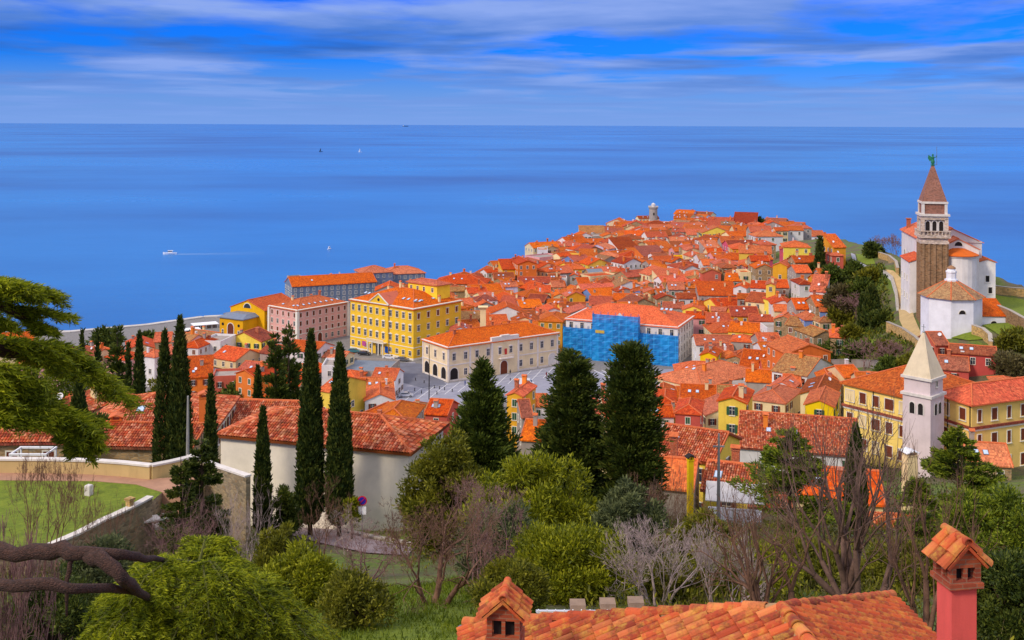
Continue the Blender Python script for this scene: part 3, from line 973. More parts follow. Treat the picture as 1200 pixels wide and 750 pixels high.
# pink building
A = G_(348.3, 405.0); Bc = (A[0] + 24.5 * math.cos(R_(51)), A[1] + 24.5 * math.sin(R_(51)))
PINK = wallmat('pink_render', (232, 176, 164), .15)
t, L = landmark('apartment_building', 'long pink building with white pilasters and a row of skylights', 'building', A, Bc, 3.0)
dp, hh = 16.0, 12.8
b = MB(); b.box(0, 0, -1, L, dp, hh); b.build('wall', PINK, t)
b = MB()
for x, y in ((0, 0), (0, dp), (L, 0)): b.box(x - .5, y - .5, -1, x + .5, y + .5, hh - .1)
b.box(-.1, -.1, 3.9, L + .1, dp + .1, 4.1); b.build('pilaster', M_frame, t)
cornice(t, 'cornice', L, dp, hh - .05, .4, .35, M_frame)
ro = lroof(t, L, dp, hh, .34)
for r in range(4):
    for c_ in range(8):
        x = L * (c_ + .5) / 8
        if r == 0 and c_ == 3: larch(t, x, 0, 0, 2.0, 3.2, name='doorway', mat=M_shb); continue
        lwin(t, x, 0, .9 + r * 3.05, .95, 1.6, 0, shut=M_shb if r else None)
    for c_ in range(5):
        lwin(t, 0, dp * (c_ + .5) / 5, .9 + r * 3.05, .95, 1.6, R_(-90), shut=M_shb if r % 2 else None)
for i in range(8):
    c_ = child(SKYL, 'skylight', ro, (-L / 2 + 2.6 + i * 2.75, -dp / 2 + 3, 3 * .34 + .08)); c_.rotation_euler = (math.atan(.34), 0, 0)
for i in range(2):
    c_ = child(SKYL, 'skylight', ro, (-L / 2 + 2.4, -dp / 2 + 5 + i * 6, 2.4 * .34 + .08)); c_.rotation_euler = (0, -math.atan(.34), 0)
for i, (x, y) in enumerate(((6, 10), (14, 9), (20, 11))):
    child(CHM[i], 'chimney', ro, (x - L / 2, y - dp / 2, 1.2))
# theatre
A = G_(257.3, 397.8, 3); B = G_(284.6, 401.5, 3)
t, L = landmark('theatre', 'bright yellow theatre with a grey roofed porch at the seafront', 'theatre', A, B, 3.0)
b = MB(); b.box(0, 0, -1, L, 8, 8.3); b.build('porch_wall', YEL2, t)
M_lead = plain('grey_sheet_roof', (112, 122, 142), .5, .12, 1)
b = MB(); b.loft([[(-.6, -.6, 8.3), (L + .6, -.6, 8.3), (L + .6, 8.2, 8.3), (-.6, 8.2, 8.3)], [(-.6, -.6, 8.6), (L + .6, -.6, 8.6), (L + .6, 8.2, 8.6), (-.6, 8.2, 8.6)], [(1.5, 3.5, 9.7), (L - 1.5, 3.5, 9.7), (L - 1.5, 8.1, 9.7), (1.5, 8.1, 9.7)]])
b.build('porch_roof', M_lead, t)
larch(t, L * .48, 0, .2, 3.0, 6.4, name='arched_doorway', mat=M_shb)
for x in (L * .14, L * .82):
    b = MB(); b.lathe([(0, -.05), (.55, -.05), (.55, .08), (0, .08)], 14); o_ = b.build('round_window', M_dark, t, (x, -.02, 6)); o_.rotation_euler = (R_(90), 0, 0)
    lwin(t, x, 0, 1.6, .8, 2.4)
b = MB(); b.box(L + .02, 2.0, 2.6, L + 1.4, 6.0, 3.0); b.build('canopy', ROOF['d'], t)
for y in (3.0, 4.6): lwin(t, L, y, 0, 1.1, 2.2, R_(90))
x0, x1, y0, y1 = -2.2, L + 3.2, 8.0, 27.0
xm = (x0 + x1) / 2; eh = 10.9; kk = .37
b = MB(); pr = [(x0, -1), (x0, eh), (xm, eh + (x1 - x0) / 2 * kk), (x1, eh), (x1, -1)]
b.loft([[(x, y0, z) for x, z in pr], [(x, y1, z) for x, z in pr]]); b.build('wall', YEL2, t)
b = MB(); roof_build(b, 'g', y1 - y0, x1 - x0, kk, .5); ro = b.build('roof', [ROOF['r'], M_cap], t, (xm, (y0 + y1) / 2, eh + .15), R_(90))
larch(t, xm, y0, eh + .2, 3.4, 1.75, name='lunette_window', mat=M_glass)
b = MB()
for y in (13, 18.5, 24): b.box(x1, y - .35, -1, x1 + .35, y + .35, eh); 
b.build('buttress', YEL2, t)
for y in (10, 15.5, 21):
    lwin(t, x1, y, 7, 1.1, 2.0, R_(90), shut=M_shb); lwin(t, x1, y, 1.5, 1.1, 2.2, R_(90), shut=M_shb)
for dx in (-5.2,):
    b = MB(); b.box(x0 + dx, y0 + 2, -1, x0, y0 + 12, 7.4); b.build('side_wing', YEL2, t)
    b = MB(); b.box(x0 + dx - .3, y0 + 1.7, 7.4, x0, y0 + 12, 7.7); b.build('side_wing_roof', M_lead, t)

# town hall
A = G_(525.1, 447.9); B = G_(652.9, 427.8)
HALL = wallmat('hall_stone', (240, 216, 176), .25)
t, L = landmark('town_hall', 'cream stone town hall with an arcade, hipped orange roof and central balcony', 'town hall', A, B, 3.0)
dp, hh = 15.5, 10.9
b = MB(); b.box(0, 0, -1, L, dp, hh); b.box(L * .38, -.4, -1, L * .62, 0, hh + .5); b.build('wall', HALL, t)
M_hallw = plain('hall_trim', (226, 214, 206), .8, .1)
cornice(t, 'cornice', L, dp, hh - .1, .5, .45, M_hallw)
b = MB(); b.box(-.15, -.15, 5.0, L + .15, dp, 5.35); b.box(-.12, -.12, -.9, L + .12, dp, .6)
for x in (0, L * .19, L * .38, L * .62, L * .81, L): b.box(x - .35, -.5 if L * .3 < x < L * .7 else -.12, -.5, x + .35, 0, hh - .4)
for y in (0, dp): b.box(-.12, y - .35, -.5, 0, y + .35, hh - .4)
b.build('pilaster', M_hallw, t)
ro = lroof(t, L, dp, hh + .1, .42, o=.6, mat='o')
b = MB(); b.box(L * .38 - .2, -.5, hh + .1, L * .62 + .2, .5, hh + 1.3); b.box(L * .46, -.6, hh + 1.3, L * .54, .4, hh + 1.7); b.build('parapet', M_hallw, t)
for c_ in range(10):
    x = L * (c_ + .5) / 10; yy = -.4 if L * .38 < x < L * .62 else 0
    lwin(t, x, yy, 6.6, 1.1, 2.1, 0, hood='p', fmat=M_hallw)
    if c_ == 0 or c_ == 9: larch(t, x, yy, 0, 2.9, 4.2, name='archway', mat=M_whites if c_ == 9 else M_dark, fmat=M_hallw)
    elif c_ in (4,): larch(t, x + 1.6, yy, 0, 2.7, 4.3, name='doorway', mat=M_shb, fmat=M_hallw)
    elif c_ != 5: lwin(t, x, yy, 1.6, 1.1, 2.0, 0, fmat=M_hallw)
for c_ in range(3):
    y = dp * (c_ + .5) / 3
    larch(t, 0, y, 0, 2.8, 4.3, R_(-90), name='archway', fmat=M_hallw); lwin(t, 0, y, 6.6, 1.1, 2.1, R_(-90), hood='p', fmat=M_hallw)
b = MB(); b.box(L * .44, -1.7, 5.1, L * .56, -.4, 5.35)
for i in range(13): b.box(L * .44 + i * .42, -1.65, 5.35, L * .44 + .12 + i * .42, -1.55, 6.2)
b.box(L * .44, -1.7, 6.2, L * .56, -1.5, 6.3); b.build('balcony', M_hallw, t)
b = MB(); b.box(L * .49, -.75, 6.3, L * .51, -.7, 8.2); b.build('flag', plain('flag_red', (190, 50, 50)), t)
for x, y in ((6, 6), (14, 9), (22, 8), (30, 10), (37, 7)): child(CHM[int(x) % 4], 'chimney', ro, (x - L / 2, y - dp / 2, min(y, dp - y) * .42 - .3), 0, (1, 1, .7))
obs.append(('hall', A, B, dp))

# scaffolded building
A = G_(663, 417.0); B = G_(793.9, 429.1)
t, L = landmark('scaffolded_building', 'large white building whose front is wrapped in blue scaffold netting', 'building', A, B, 3.0)
dp, hh = 23.0, 13.0
b = MB(); b.box(0, 0, -1, L, dp, hh); b.box(L * .29, -1.2, -1, L * .66, 0, hh); b.build('wall', WALL['w'], t)
cornice(t, 'cornice', L, dp, hh - .05, .6, .4, M_whites)
ro = lroof(t, L, dp, hh + .2, .38, o=.6, mat='o')
b = MB(); b.loft([[(L * .4, -1.4, hh + .3), (L * .6, -1.4, hh + .3), (L * .57, -1.4, hh + 2.0), (L * .53, -1.4, hh + 2.4), (L * .5, -1.4, hh + 3.6), (L * .47, -1.4, hh + 2.4), (L * .43, -1.4, hh + 2.0)],
                  [(L * .4, -.8, hh + .3), (L * .6, -.8, hh + .3), (L * .57, -.8, hh + 2.0), (L * .53, -.8, hh + 2.4), (L * .5, -.8, hh + 3.6), (L * .47, -.8, hh + 2.4), (L * .43, -.8, hh + 2.0)]])
b.build('gable_crest', M_whites, t)
for r in range(4):
    for c_ in range(6): lwin(t, L, dp * (c_ + .5) / 6, 1 + r * 3.05, 1.0, 1.8, R_(90), fmat=M_whites)
    for c_ in range(10):
        x = L * (c_ + .5) / 10
        lwin(t, x, -1.2 if L * .29 < x < L * .66 else 0, 1 + r * 3.05, 1.2, 1.9)
for i in range(3):
    c_ = child(SKYL, 'skylight', ro, (L / 2 - 8 + i * 1.6, -1.6, dp / 2 * .38 - .5), 0, (1.3, 1.3, 1)); c_.rotation_euler = (math.atan(.38), 0, 0)
for x, y in ((5, 12), (13, 13), (30, 13), (33, 9)): child(CHM[int(x) % 4], 'chimney', ro, (x - L / 2, y - dp / 2, min(y, dp - y, x, L - x) * .38 - .5), 0, (1, 1, .8))
obs.append(('scaf', A, B, dp))
# scaffold: a thing of its own, standing in front of the building
ts = thing('scaffold', 'blue netted scaffold of poles and planks standing on the square', 'scaffold', t.location, t.rotation_euler.z)
m, nt, p = newmat('scaffold_net'); g = nd(nt, 'ShaderNodeNewGeometry').outputs['Position']
n1 = noise(nt, mapv(nt, g, (.25, .25, .16)), 1.0, 4, .6)
sxn = nd(nt, 'ShaderNodeSeparateXYZ'); nt.links.new(g, sxn.inputs[0])
hz_ = mathn(nt, 'GREATER_THAN', mathn(nt, 'FRACT', mathn(nt, 'DIVIDE', sxn.outputs[2], 2.0)), .88)
vz_ = mathn(nt, 'GREATER_THAN', mathn(nt, 'FRACT', mathn(nt, 'DIVIDE', sxn.outputs[0], 2.3)), .9)
lap = mathn(nt, 'MAXIMUM', hz_, vz_)
nt.links.new(mixc(nt, mathn(nt, 'MULTIPLY', lap, .5), ramp(nt, n1, [(.3, (0.0, 0.12, 0.40)), (.55, (0.0, 0.22, 0.62)), (.75, (0.005, 0.32, 0.76))]), (.02, .40, .85, 1)), p.inputs['Base Color']); p.inputs['Roughness'].default_value = .5
tr = nd(nt, 'ShaderNodeBsdfTransparent'); mx = nd(nt, 'ShaderNodeMixShader'); nt.links.new(p.outputs[0], mx.inputs[2]); nt.links.new(tr.outputs[0], mx.inputs[1])
nt.links.new(mathn(nt, 'MAXIMUM', ramp(nt, n1, [(.3, (.86,) * 3), (.7, (.97,) * 3)]), mathn(nt, 'MULTIPLY', lap, .95)), mx.inputs[0]); nt.links.new(mx.outputs[0], [n for n in nt.nodes if n.type == 'OUTPUT_MATERIAL'][0].inputs[0])
M_net = m
def net_sheet(pts, z0, z1, seed):
    q = MB(); rr_ = random.Random(seed); n = 0
    rows = []
    nz = max(4, int((z1 - z0) / .65)); 
    for j in range(nz + 1):
        row = []
        for i in range(len(pts) - 1):
            a_, c_ = Vector(pts[i]), Vector(pts[i + 1]); kx = max(3, int((c_ - a_).length / .8)); nn = Vector((c_.y - a_.y, a_.x - c_.x)).normalized()
            for s_ in range(kx + (1 if i == len(pts) - 2 else 0)):
                f_ = s_ / kx; p_ = a_ + (c_ - a_) * f_ + nn * (.11 * math.sin(f_ * kx * 1.3 + i) * math.sin(j * 1.57) + rr_.uniform(-.05, .05))
                row.append((p_.x, p_.y, z0 + (z1 - z0) * j / nz))
        rows.append(row)
    q.loft(rows, 0, False, False); return q
net_sheet([(-.3, 3), (-.6, -1.3), (L * .29 - .8, -1.3)], -.3, 10.4, 1).build('netting', M_net, ts)
net_sheet([(L * .29 - .8, -.9), (L * .29 - .8, -3.2), (L * .66 + .8, -3.2), (L * .66 + .8, -.9)], -.3, 16.0, 2).build('netting', M_net, ts)
net_sheet([(L * .66 + .8, -1.3), (L + .6, -1.3)], -.3, 10.4, 3).build('netting', M_net, ts)
M_pole = plain('scaffold_pole', (60, 130, 200), .4, .1, 2, .5)
def poles(xa, xb, y, zt, n):
    q = MB()
    for i in range(n + 1):
        x = xa + (xb - xa) * i / n
        q.tube([(x, y, -.5), (x, y, zt)], .06, 5); q.tube([(x, y + .9, -.5), (x, y + .9, zt)], .06, 5)
    z = 1.8
    while z < zt + .1:
        for yy in (y, y + .9): q.tube([(xa, yy, z), (xb, yy, z)], .05, 5)
        z += 2
    return q
poles(-.5, L * .29 - .9, -1.2, 11.2, 5).build('pole_frame', M_pole, ts); poles(L * .29 - .7, L * .66 + .7, -3.1, 16.9, 6).build('pole_frame', M_pole, ts); poles(L * .66 + .9, L + .5, -1.2, 11.2, 5).build('pole_frame', M_pole, ts)
for (xa, xb, y, zt) in ((-.5, L * .29 - .9, -1.2, 11), (L * .29 - .7, L * .66 + .7, -3.0, 15), (L * .66 + .9, L + .5, -1.2, 11)):
    q = MB(); z = 1.85
    while z < zt:
        q.box(xa, y + .05, z, xb, y + .85, z + .06); z += 2
    q.build('plank_deck', plain('plank', (150, 130, 90)), ts)
b = MB(); b.box(L * .3, -3.35, 9.6, L * .38, -3.3, 10.6); b.build('sign_board', plain('sign_ochre', (190, 160, 70)), ts)


def sign_text(body, loc, size, mat, parent=None, rot=(R_(90), 0, 0), name='lettering'):
    c = bpy.data.curves.new(name, 'FONT'); c.body = body; c.size = size; c.align_x = 'CENTER'; c.align_y = 'CENTER'; c.extrude = .005
    o = bpy.data.objects.new(name, c); COL.objects.link(o); o.data.materials.append(mat)
    o.location = loc; o.rotation_euler = rot
    if parent: o.parent = parent
    return o


# ---------------------------------------------------------------- church on the hill
HZ = 33.5
Cc = Vector(((1098.0 - 600) / FPX * 286, 286))
CW = wallmat('church_white', (232, 226, 222), .35); CP = wallmat('church_pale', (216, 196, 190), .3)
ang = R_(-62)    # local x runs along the nave towards the viewer
# nave axis: from far end (px 1056, D 318) to near gable (px 1130,...)
tch = thing('church', 'large white church with orange gable roofs on the hill edge', 'church', (117.0, 322.5, 33), R_(-100.4))
# local x = towards viewer/right, local y = away/right
NL, NW = 33.5, 14.8; e = 20.1; kk = .46
_F = -3.0
b = MB(); pr = [(0, _F), (0, e), (NW / 2, e + NW / 2 * kk), (NW, e), (NW, _F)]
b.loft([[(0, y, z) for y, z in pr], [(NL, y, z) for y, z in pr]]); b.build('nave', CW, tch)
b = MB(); roof_build(b, 'g', NL, NW, kk, .5); ro = b.build('nave_roof', [ROOF['o'], M_cap], tch, (NL / 2, NW / 2, e + .12))
# lower parts
def annex(nm, x0, x1, y0, y1, h, k2, kind, mat='o', wm=CW):
    q = MB(); wall_build(q, kind, x1 - x0, y1 - y0, h, k2, _F); q.build(nm, wm, tch, ((x0 + x1) / 2, (y0 + y1) / 2, 0))
    q = MB(); roof_build(q, kind, x1 - x0, y1 - y0, k2, .35); q.build(nm + '_roof', [ROOF[mat], M_cap], tch, ((x0 + x1) / 2, (y0 + y1) / 2, h))
annex('chancel', NL, NL + 6.5, 2.4, 12.6, 19.0, .5, 'g')
annex('sacristy', NL - 13, NL + .5, -3.6, 0, 14.6, .34, 's')
annex('chapel', NL - 7, NL + 3.5, NW - 1.5, NW + 2.6, 15.4, .34, 'g')
b = MB(); cxx, cyy = NL + 6.5, 7.5
b.lathe([(4.4, _F), (4.4, 16.8), (4.65, 16.9), (4.65, 17.3), (4.4, 17.3)], 20, cxx, cyy); b.build('apse', CW, tch)
b = MB(); b.lathe([(5.0, 17.3), (5.0, 17.5), (1.5, 19.0), (0.05, 19.1)], 20, cxx, cyy); b.build('apse_roof', ROOF['o'], tch)
# windows
for x in (6, 12, 18, 24): larch(tch, x, 0, 11.5, 1.6, 3.2, 0, name='window', mat=M_glass)
for x in (3, 9, 15): lwin(tch, x, 0, 5, 1.0, 1.6, 0)
for x in (NL - 11, NL - 7, NL - 3):
    for z in (4, 9): lwin(tch, x, -3.6, z, .9, 1.4, 0)
larch(tch, NL + 6.5, 7.5, 19.6, 1.9, 1.1, R_(90), name='lunette_window', mat=M_dark)
for y, z in ((NW - .3, 4.5), (NW + 1.3, 7), (NW + .6, 10)): lwin(tch, NL + 3.5, y, z, .9, 1.6, R_(90), shut=M_dark)
b = MB(); b.box(NL + .02, 0, e - .2, NL + .3, NW, e + .15); b.build('string_course', M_whites, tch)
b = MB(); b.box(2.0, 1.0, e, 3.1, 2.1, e + 3.2); b.box(1.8, .8, e + 3.2, 3.3, 2.3, e + 3.5); b.build('chimney', M_brick, tch)

# campanile
M_belf = stonemat('belfry_stone', (206, 186, 172), (190, 176, 164), 1.4)
TB = stonemat('tower_stone', (150, 116, 84), (150, 126, 98), 1.6); TS = stonemat('spire_brick', (146, 98, 82), (156, 114, 98), 2.5)
tcx, tcy = (1099.3 - 600) / FPX * 278, 281.4
tb = 33.0
tc = thing('bell_tower', 'tall brown stone bell tower with white belfry, pyramid spire and green statue', 'bell tower', (tcx, tcy, tb), R_(-12))
def zt(py): return float(P(1098, py, 278).z - tb)
hw = 3.15
b = MB(); b.box(-hw, -hw, -4, hw, hw, zt(285))
for i in range(-2, 3):
    for sx_, sy_ in ((0, -1), (0, 1), (1, 0), (-1, 0)):
        x_, y_ = (i * hw / 2.25, sy_ * hw) if sy_ else (sx_ * hw, i * hw / 2.25)
        b.box(x_ - .32, y_ - .32, -4, x_ + .32, y_ + .32, zt(286))
b.build('shaft', TB, tc)
b = MB(); b.box(-hw - .35, -hw - .35, zt(286), hw + .35, hw + .35, zt(283)); b.box(-hw - .15, -hw - .15, zt(283), hw + .15, hw + .15, zt(279)); b.box(-hw - .75, -hw - .75, zt(279), hw + .75, hw + .75, zt(275.5))
for sx_, sy_ in ((0, -1), (0, 1), (1, 0), (-1, 0)):
    for i in range(-4, 5):
        q = i * (hw + .6) / 4.2; x_, y_ = (q, sy_ * (hw + .62)) if sy_ else (sx_ * (hw + .62), q)
        b.box(x_ - .1, y_ - .1, zt(275.5), x_ + .1, y_ + .1, zt(271.5))
    if sy_: b.box(-hw - .75, sy_ * (hw + .62) - .13, zt(271.5), hw + .75, sy_ * (hw + .62) + .13, zt(270.5))
    else: b.box(sx_ * (hw + .62) - .13, -hw - .49, zt(271.5), sx_ * (hw + .62) + .13, hw + .49, zt(270.5))
b.build('balcony', M_belf, tc)
b = MB(); q = hw - .25
for sx_ in (-1, 1):
    for sy_ in (-1, 1): b.box(sx_ * q - .45, sy_ * q - .45, zt(275.5), sx_ * q + .45, sy_ * q + .45, zt(258))
b.box(-q + .7, -q + .7, zt(275.5), q - .7, q - .7, zt(272)); b.box(-q - .45, -q - .45, zt(258), q + .45, q + .45, zt(255))
b.build('belfry', M_belf, tc)
for th, (dx, dy) in ((0, (0, -1)), (R_(90), (1, 0)), (R_(180), (0, 1)), (R_(-90), (-1, 0))):
    for i in (-1, 0, 1):
        o_ = larch(tc, dx * (q - .2) + (i * 1.65 if dy else 0), dy * (q - .2) + (i * 1.65 if dx else 0), zt(272), 1.05, zt(259.5) - zt(272), th, name='bell_opening', fmat=M_whites, t=.28, dp=.3)
b = MB(); b.box(-q + .3, -q + .3, zt(272), q - .3, q - .3, zt(258)); b.build('bell_chamber', WALL['g'], tc)
b = MB(); b.box(-hw - .1, -hw - .1, zt(255), hw + .1, hw + .1, zt(253.5)); b.box(-hw - .55, -hw - .55, zt(253.5), hw + .55, hw + .55, zt(251)); b.build('cornice', M_whites, tc)
b = MB(); b.box(-hw + .25, -hw + .25, zt(251), hw - .25, hw - .25, zt(239)); b.build('drum', TS, tc)
b = MB()
for sx_ in (-1, 1):
    for sy_ in (-1, 1): b.box(sx_ * (hw - .35) - .35, sy_ * (hw - .35) - .35, zt(251), sx_ * (hw - .35) + .35, sy_ * (hw - .35) + .35, zt(239))
b.box(-hw - .15, -hw - .15, zt(239), hw + .15, hw + .15, zt(236.5)); b.build('corner_pilaster', M_whites, tc)
b = MB(); s_ = hw - .1; b.loft([[(-s_, -s_, zt(236.5)), (s_, -s_, zt(236.5)), (s_, s_, zt(236.5)), (-s_, s_, zt(236.5))], [(-.3, -.3, zt(194.5)), (.3, -.3, zt(194.5)), (.3, .3, zt(194.5)), (-.3, .3, zt(194.5))]]); b.build('spire', TS, tc)
M_copper = plain('green_copper', (40, 120, 90), .6, .25, 3)
b = MB(); b.lathe([(.55, zt(194.5)), (.55, zt(193.5)), (.25, zt(193)), (.25, zt(192.4))], 10)
b.lathe([(.45, zt(192.4)), (.5, zt(190)), (.34, zt(187.2)), (.42, zt(184.6)), (.2, zt(183.6)), (.12, zt(183.2))], 10)
b.lathe([(.06, zt(183.4)), (.24, zt(182.6)), (.24, zt(181.4)), (.05, zt(180.6))], 10)
b.loft([[(-.1, .1, zt(185)), (-1.0, .35, zt(182.0)), (-1.15, .4, zt(186.0)), (-.7, .3, zt(189.6)), (-.15, .15, zt(188))], [(-.1, .22, zt(185)), (-1.0, .5, zt(182.0)), (-1.15, .55, zt(186.0)), (-.7, .42, zt(189.6)), (-.15, .3, zt(188))]])
b.tube([(.3, 0, zt(185)), (.85, -.1, zt(184.4)), (.9, -.1, zt(182.6))], .11, 6)
b.build('statue', M_copper, tc)
b = MB(); b.tube([(.95, -.2, zt(194)), (.95, -.2, zt(172))], .06, 5); b.tube([(.2, 0, zt(193.6)), (.95, -.2, zt(193))], .05, 4); b.build('lightning_rod', M_metal, tc)

# baptistery
bx, by = (1117.5 - 600) / FPX * 266, 267.0
BW = wallmat('baptistery_white', (236, 236, 244), .2)
tbp = thing('baptistery', 'white octagonal baptistery with a brown tiled roof and small lantern', 'baptistery', (bx, by, 33.2), R_(22.5))
rb = 7.1
def zb(py): return float(P(1117, py, 262).z - 33.2)
b = MB(); b.lathe([(rb, -3), (rb, zb(351)), (rb + .2, zb(351)), (rb + .2, zb(350))], 8); b.build('wall', BW, tbp)
b = MB()
n8 = 8; R0 = rb + .75; z0, z1 = zb(350), zb(332)
for i in range(8):
    a0, a1 = 2 * math.pi * i / 8, 2 * math.pi * (i + 1) / 8
    ew = 2 * R0 * math.sin(math.pi / 8); sl_ = math.hypot(R0 * .92, z1 - z0)
    b.face([(R0 * math.cos(a0), R0 * math.sin(a0), z0), (R0 * math.cos(a1), R0 * math.sin(a1), z0), (1.4 * math.cos(a1), 1.4 * math.sin(a1), z1), (1.4 * math.cos(a0), 1.4 * math.sin(a0), z1)], 0, [(0, 0), (ew, 0), (ew / 2 + .5, sl_), (ew / 2 - .5, sl_)])
    b.face([(R0 * math.cos(a1), R0 * math.sin(a1), z0), (R0 * math.cos(a0), R0 * math.sin(a0), z0), (rb * .9 * math.cos(a0), rb * .9 * math.sin(a0), z0 - .2), (rb * .9 * math.cos(a1), rb * .9 * math.sin(a1), z0 - .2)], 0)
    b.tube([(R0 * math.cos(a0), R0 * math.sin(a0), z0), (1.4 * math.cos(a0), 1.4 * math.sin(a0), z1)], .15, 6, 1)
b.build('roof', [ROOF['b'], M_cap], tbp)
b = MB(); b.lathe([(1.6, z1 - .6), (1.6, z1 + .3), (1.15, z1 + .35), (1.15, zb(323)), (1.3, zb(322.6)), (1.3, zb(320.5)), (.95, zb(320)), (.95, zb(317.4))], 8); ln = b.build('lantern', BW, tbp)
b = MB(); b.lathe([(1.1, zb(317.6)), (1.0, zb(316.6)), (.5, zb(314.8)), (.05, zb(314))], 10); b.build('cap', ROOF['b'], ln)
for i in (5, 6, 7, 0, 4):
    a_ = math.pi / 8 + i * math.pi / 4; rr_ = rb * math.cos(math.pi / 8)
    if i in (5, 7, 0): larch(tbp, rr_ * math.cos(a_), rr_ * math.sin(a_), zb(367), 1.6, .95, a_ + math.pi / 2, name='lunette_window', mat=M_dark, t=.12)
# its wings, turned back to the world axes
wx = Matrix.Rotation(-R_(22.5), 3, 'Z')
def wing(nm, x0, x1, y0, y1, h, k2, kind='g'):
    q = MB(); wall_build(q, kind, x1 - x0, y1 - y0, h, k2, -3); c_ = wx @ Vector(((x0 + x1) / 2, (y0 + y1) / 2, 0)); q.build(nm, BW, tbp, c_, -R_(22.5))
    q = MB(); roof_build(q, kind, x1 - x0, y1 - y0, k2, .3); q.build(nm + '_roof', [ROOF['r'], M_cap], tbp, c_ + Vector((0, 0, h)), -R_(22.5))
wing('wing', 4.8, 13.2, -2.2, 5.0, 4.3, .4, 's')
cw = wx @ Vector((9.6, -2.2, 0)); larch(tbp, cw.x, cw.y, 1.9, 1.6, .95, -R_(22.5), name='lunette_window', mat=M_dark, t=.12)

# ---------------------------------------------------------------- white campanile and school
fx, fy, fz = (1089.0 - 600) / FPX * 175, 177.0, 28.0
FW = wallmat('tower_render', (222, 204, 206), .3)
tf = thing('bell_tower', 'short white plastered bell tower with a pale pyramid spire beside the yellow school', 'bell tower', (fx, fy, fz), R_(-47))
def zf(py): return float(P(1089, py, 174).z - fz)
hf = 2.38
b = MB(); b.box(-hf, -hf, -3, hf, hf, zf(466)); b.box(-hf + .15, -hf + .15, zf(466), hf - .15, hf - .15, zf(447)); b.build('shaft', FW, tf)
b = MB(); b.box(-hf - .3, -hf - .3, zf(467), hf + .3, hf + .3, zf(464)); b.box(-hf - .25, -hf - .25, zf(447), hf + .25, hf + .25, zf(444)); b.build('cornice', M_whites, tf)
b = MB(); s_ = hf + .05; b.loft([[(-s_, -s_, zf(444)), (s_, -s_, zf(444)), (s_, s_, zf(444)), (-s_, s_, zf(444))], [(-.18, -.18, zf(394)), (.18, -.18, zf(394)), (.18, .18, zf(394)), (-.18, .18, zf(394))]])
b.build('spire', wallmat('spire_plaster', (226, 208, 178), .5), tf)
b = MB(); b.lathe([(.1, zf(394.2)), (.24, zf(393.2)), (.1, zf(391.6)), (.05, zf(391))], 8); b.tube([(0, 0, zf(391)), (0, 0, zf(384))], .05, 5); b.tube([(-.35, 0, zf(387)), (.35, 0, zf(387))], .05, 5); b.build('finial_cross', M_metal, tf)
for th, (dx, dy) in ((0, (0, -1)), (R_(90), (1, 0)), (R_(-90), (-1, 0))):
    for i in (-1, 1): larch(tf, dx * hf + (i * .72 if dy else 0), dy * hf + (i * .72 if dx else 0), zf(488), .85, zf(474.5) - zf(488), th, name='bell_opening', t=.14, fmat=M_whites)
lwin(tf, hf - .15, 0, zf(455), .4, .8, R_(90), shut=M_dark)

SCH = wallmat('school_yellow', (250, 216, 122), .2)
def school(A, B, dp, zb_, hh, label, rows, cols, kk=.42, scol=5):
    t, L = landmark('school_building', label, 'school', A, B, zb_)
    b = MB(); b.box(0, 0, -5, L, dp, hh); b.build('wall', SCH, t)
    ro = lroof(t, L, dp, hh + .05, kk, 'h', 'r', .6)
    b = MB(); b.box(-.3, -.3, hh - 4.4, L + .3, dp + .3, hh - 4.0); b.build('string_course', ROOF['d'], t)
    b = MB(); b.box(-.12, -.12, hh - 4.75, L + .12, dp + .12, hh - 4.4); b.build('pale_band', M_frame, t)
    for r in range(rows):
        z = hh - 3.2 - r * 4.1
        for c_ in range(cols):
            x = L * (c_ + .5) / cols
            lwin(t, x, 0, z, 1.25 if (c_ + r) % 3 else 1.7, 1.9, 0, shut=M_shb if (c_ * 7 + r) % 4 else WALL['c'])
        for c_ in range(scol):
            lwin(t, L, dp * (c_ + .5) / scol, z, 1.2 if c_ % 2 else .8, 1.9, R_(90), shut=M_shb)
    for x in (L * .33, L - .3):
        b = MB(); b.tube([(x, -.12, -3), (x, -.12, hh)], .08, 5); b.build('drainpipe', M_dark, t)
    return t, L, ro
A = P(989, 445, 196); B = P(1100, 463, 181)
t, L, ro = school((A.x, A.y), (B.x, B.y), 17, 22, float(A.z) - 22 - .3, 'pale yellow school wing with brown shutters left of the white bell tower', 3, 7)
for x in (6, ): 
    b = MB(); b.lathe([(.6, -1), (.6, 1.9), (.7, 1.9), (.7, 2.3)], 12); b.build('chimney', WALL['w'], ro, (2.5, -1.5, 2.6))
obs.append(('s1', (A.x, A.y), (B.x, B.y), 17))
A = P(1098, 463.5, 183); B = P(1139, 472, 176)
t, L, ro = school((A.x, A.y), (B.x, B.y), 36, 22, float(B.z) - 22, 'pale yellow school wing with long shuttered side right of the white bell tower', 4, 2, .5, 11)
obs.append(('s2', (A.x, A.y), (B.x, B.y), 36))
for nm, A, B, dp in obs:
    A = Vector(A); B = Vector(B); v = (B - A); n_ = Vector((-v.y, v.x)).normalized(); c_ = (A + B) / 2 + n_ * dp / 2
    HOUSES.append(dict(o=None, x=c_.x, y=c_.y, w=v.length + 1, d=dp + 1, yaw=math.atan2(v.y, v.x)))
HOUSES.append(dict(o=None, x=-76, y=418, w=30, d=26, yaw=R_(51)))
HOUSES.append(dict(o=None, x=-104, y=420, w=24, d=30, yaw=R_(-30)))
HOUSES.append(dict(o=None, x=-68, y=412, w=20, d=44, yaw=0))
HOUSES.append(dict(o=None, x=-60, y=434, w=26, d=52, yaw=0))
HOUSES.append(dict(o=None, x=110, y=300, w=50, d=60, yaw=0))

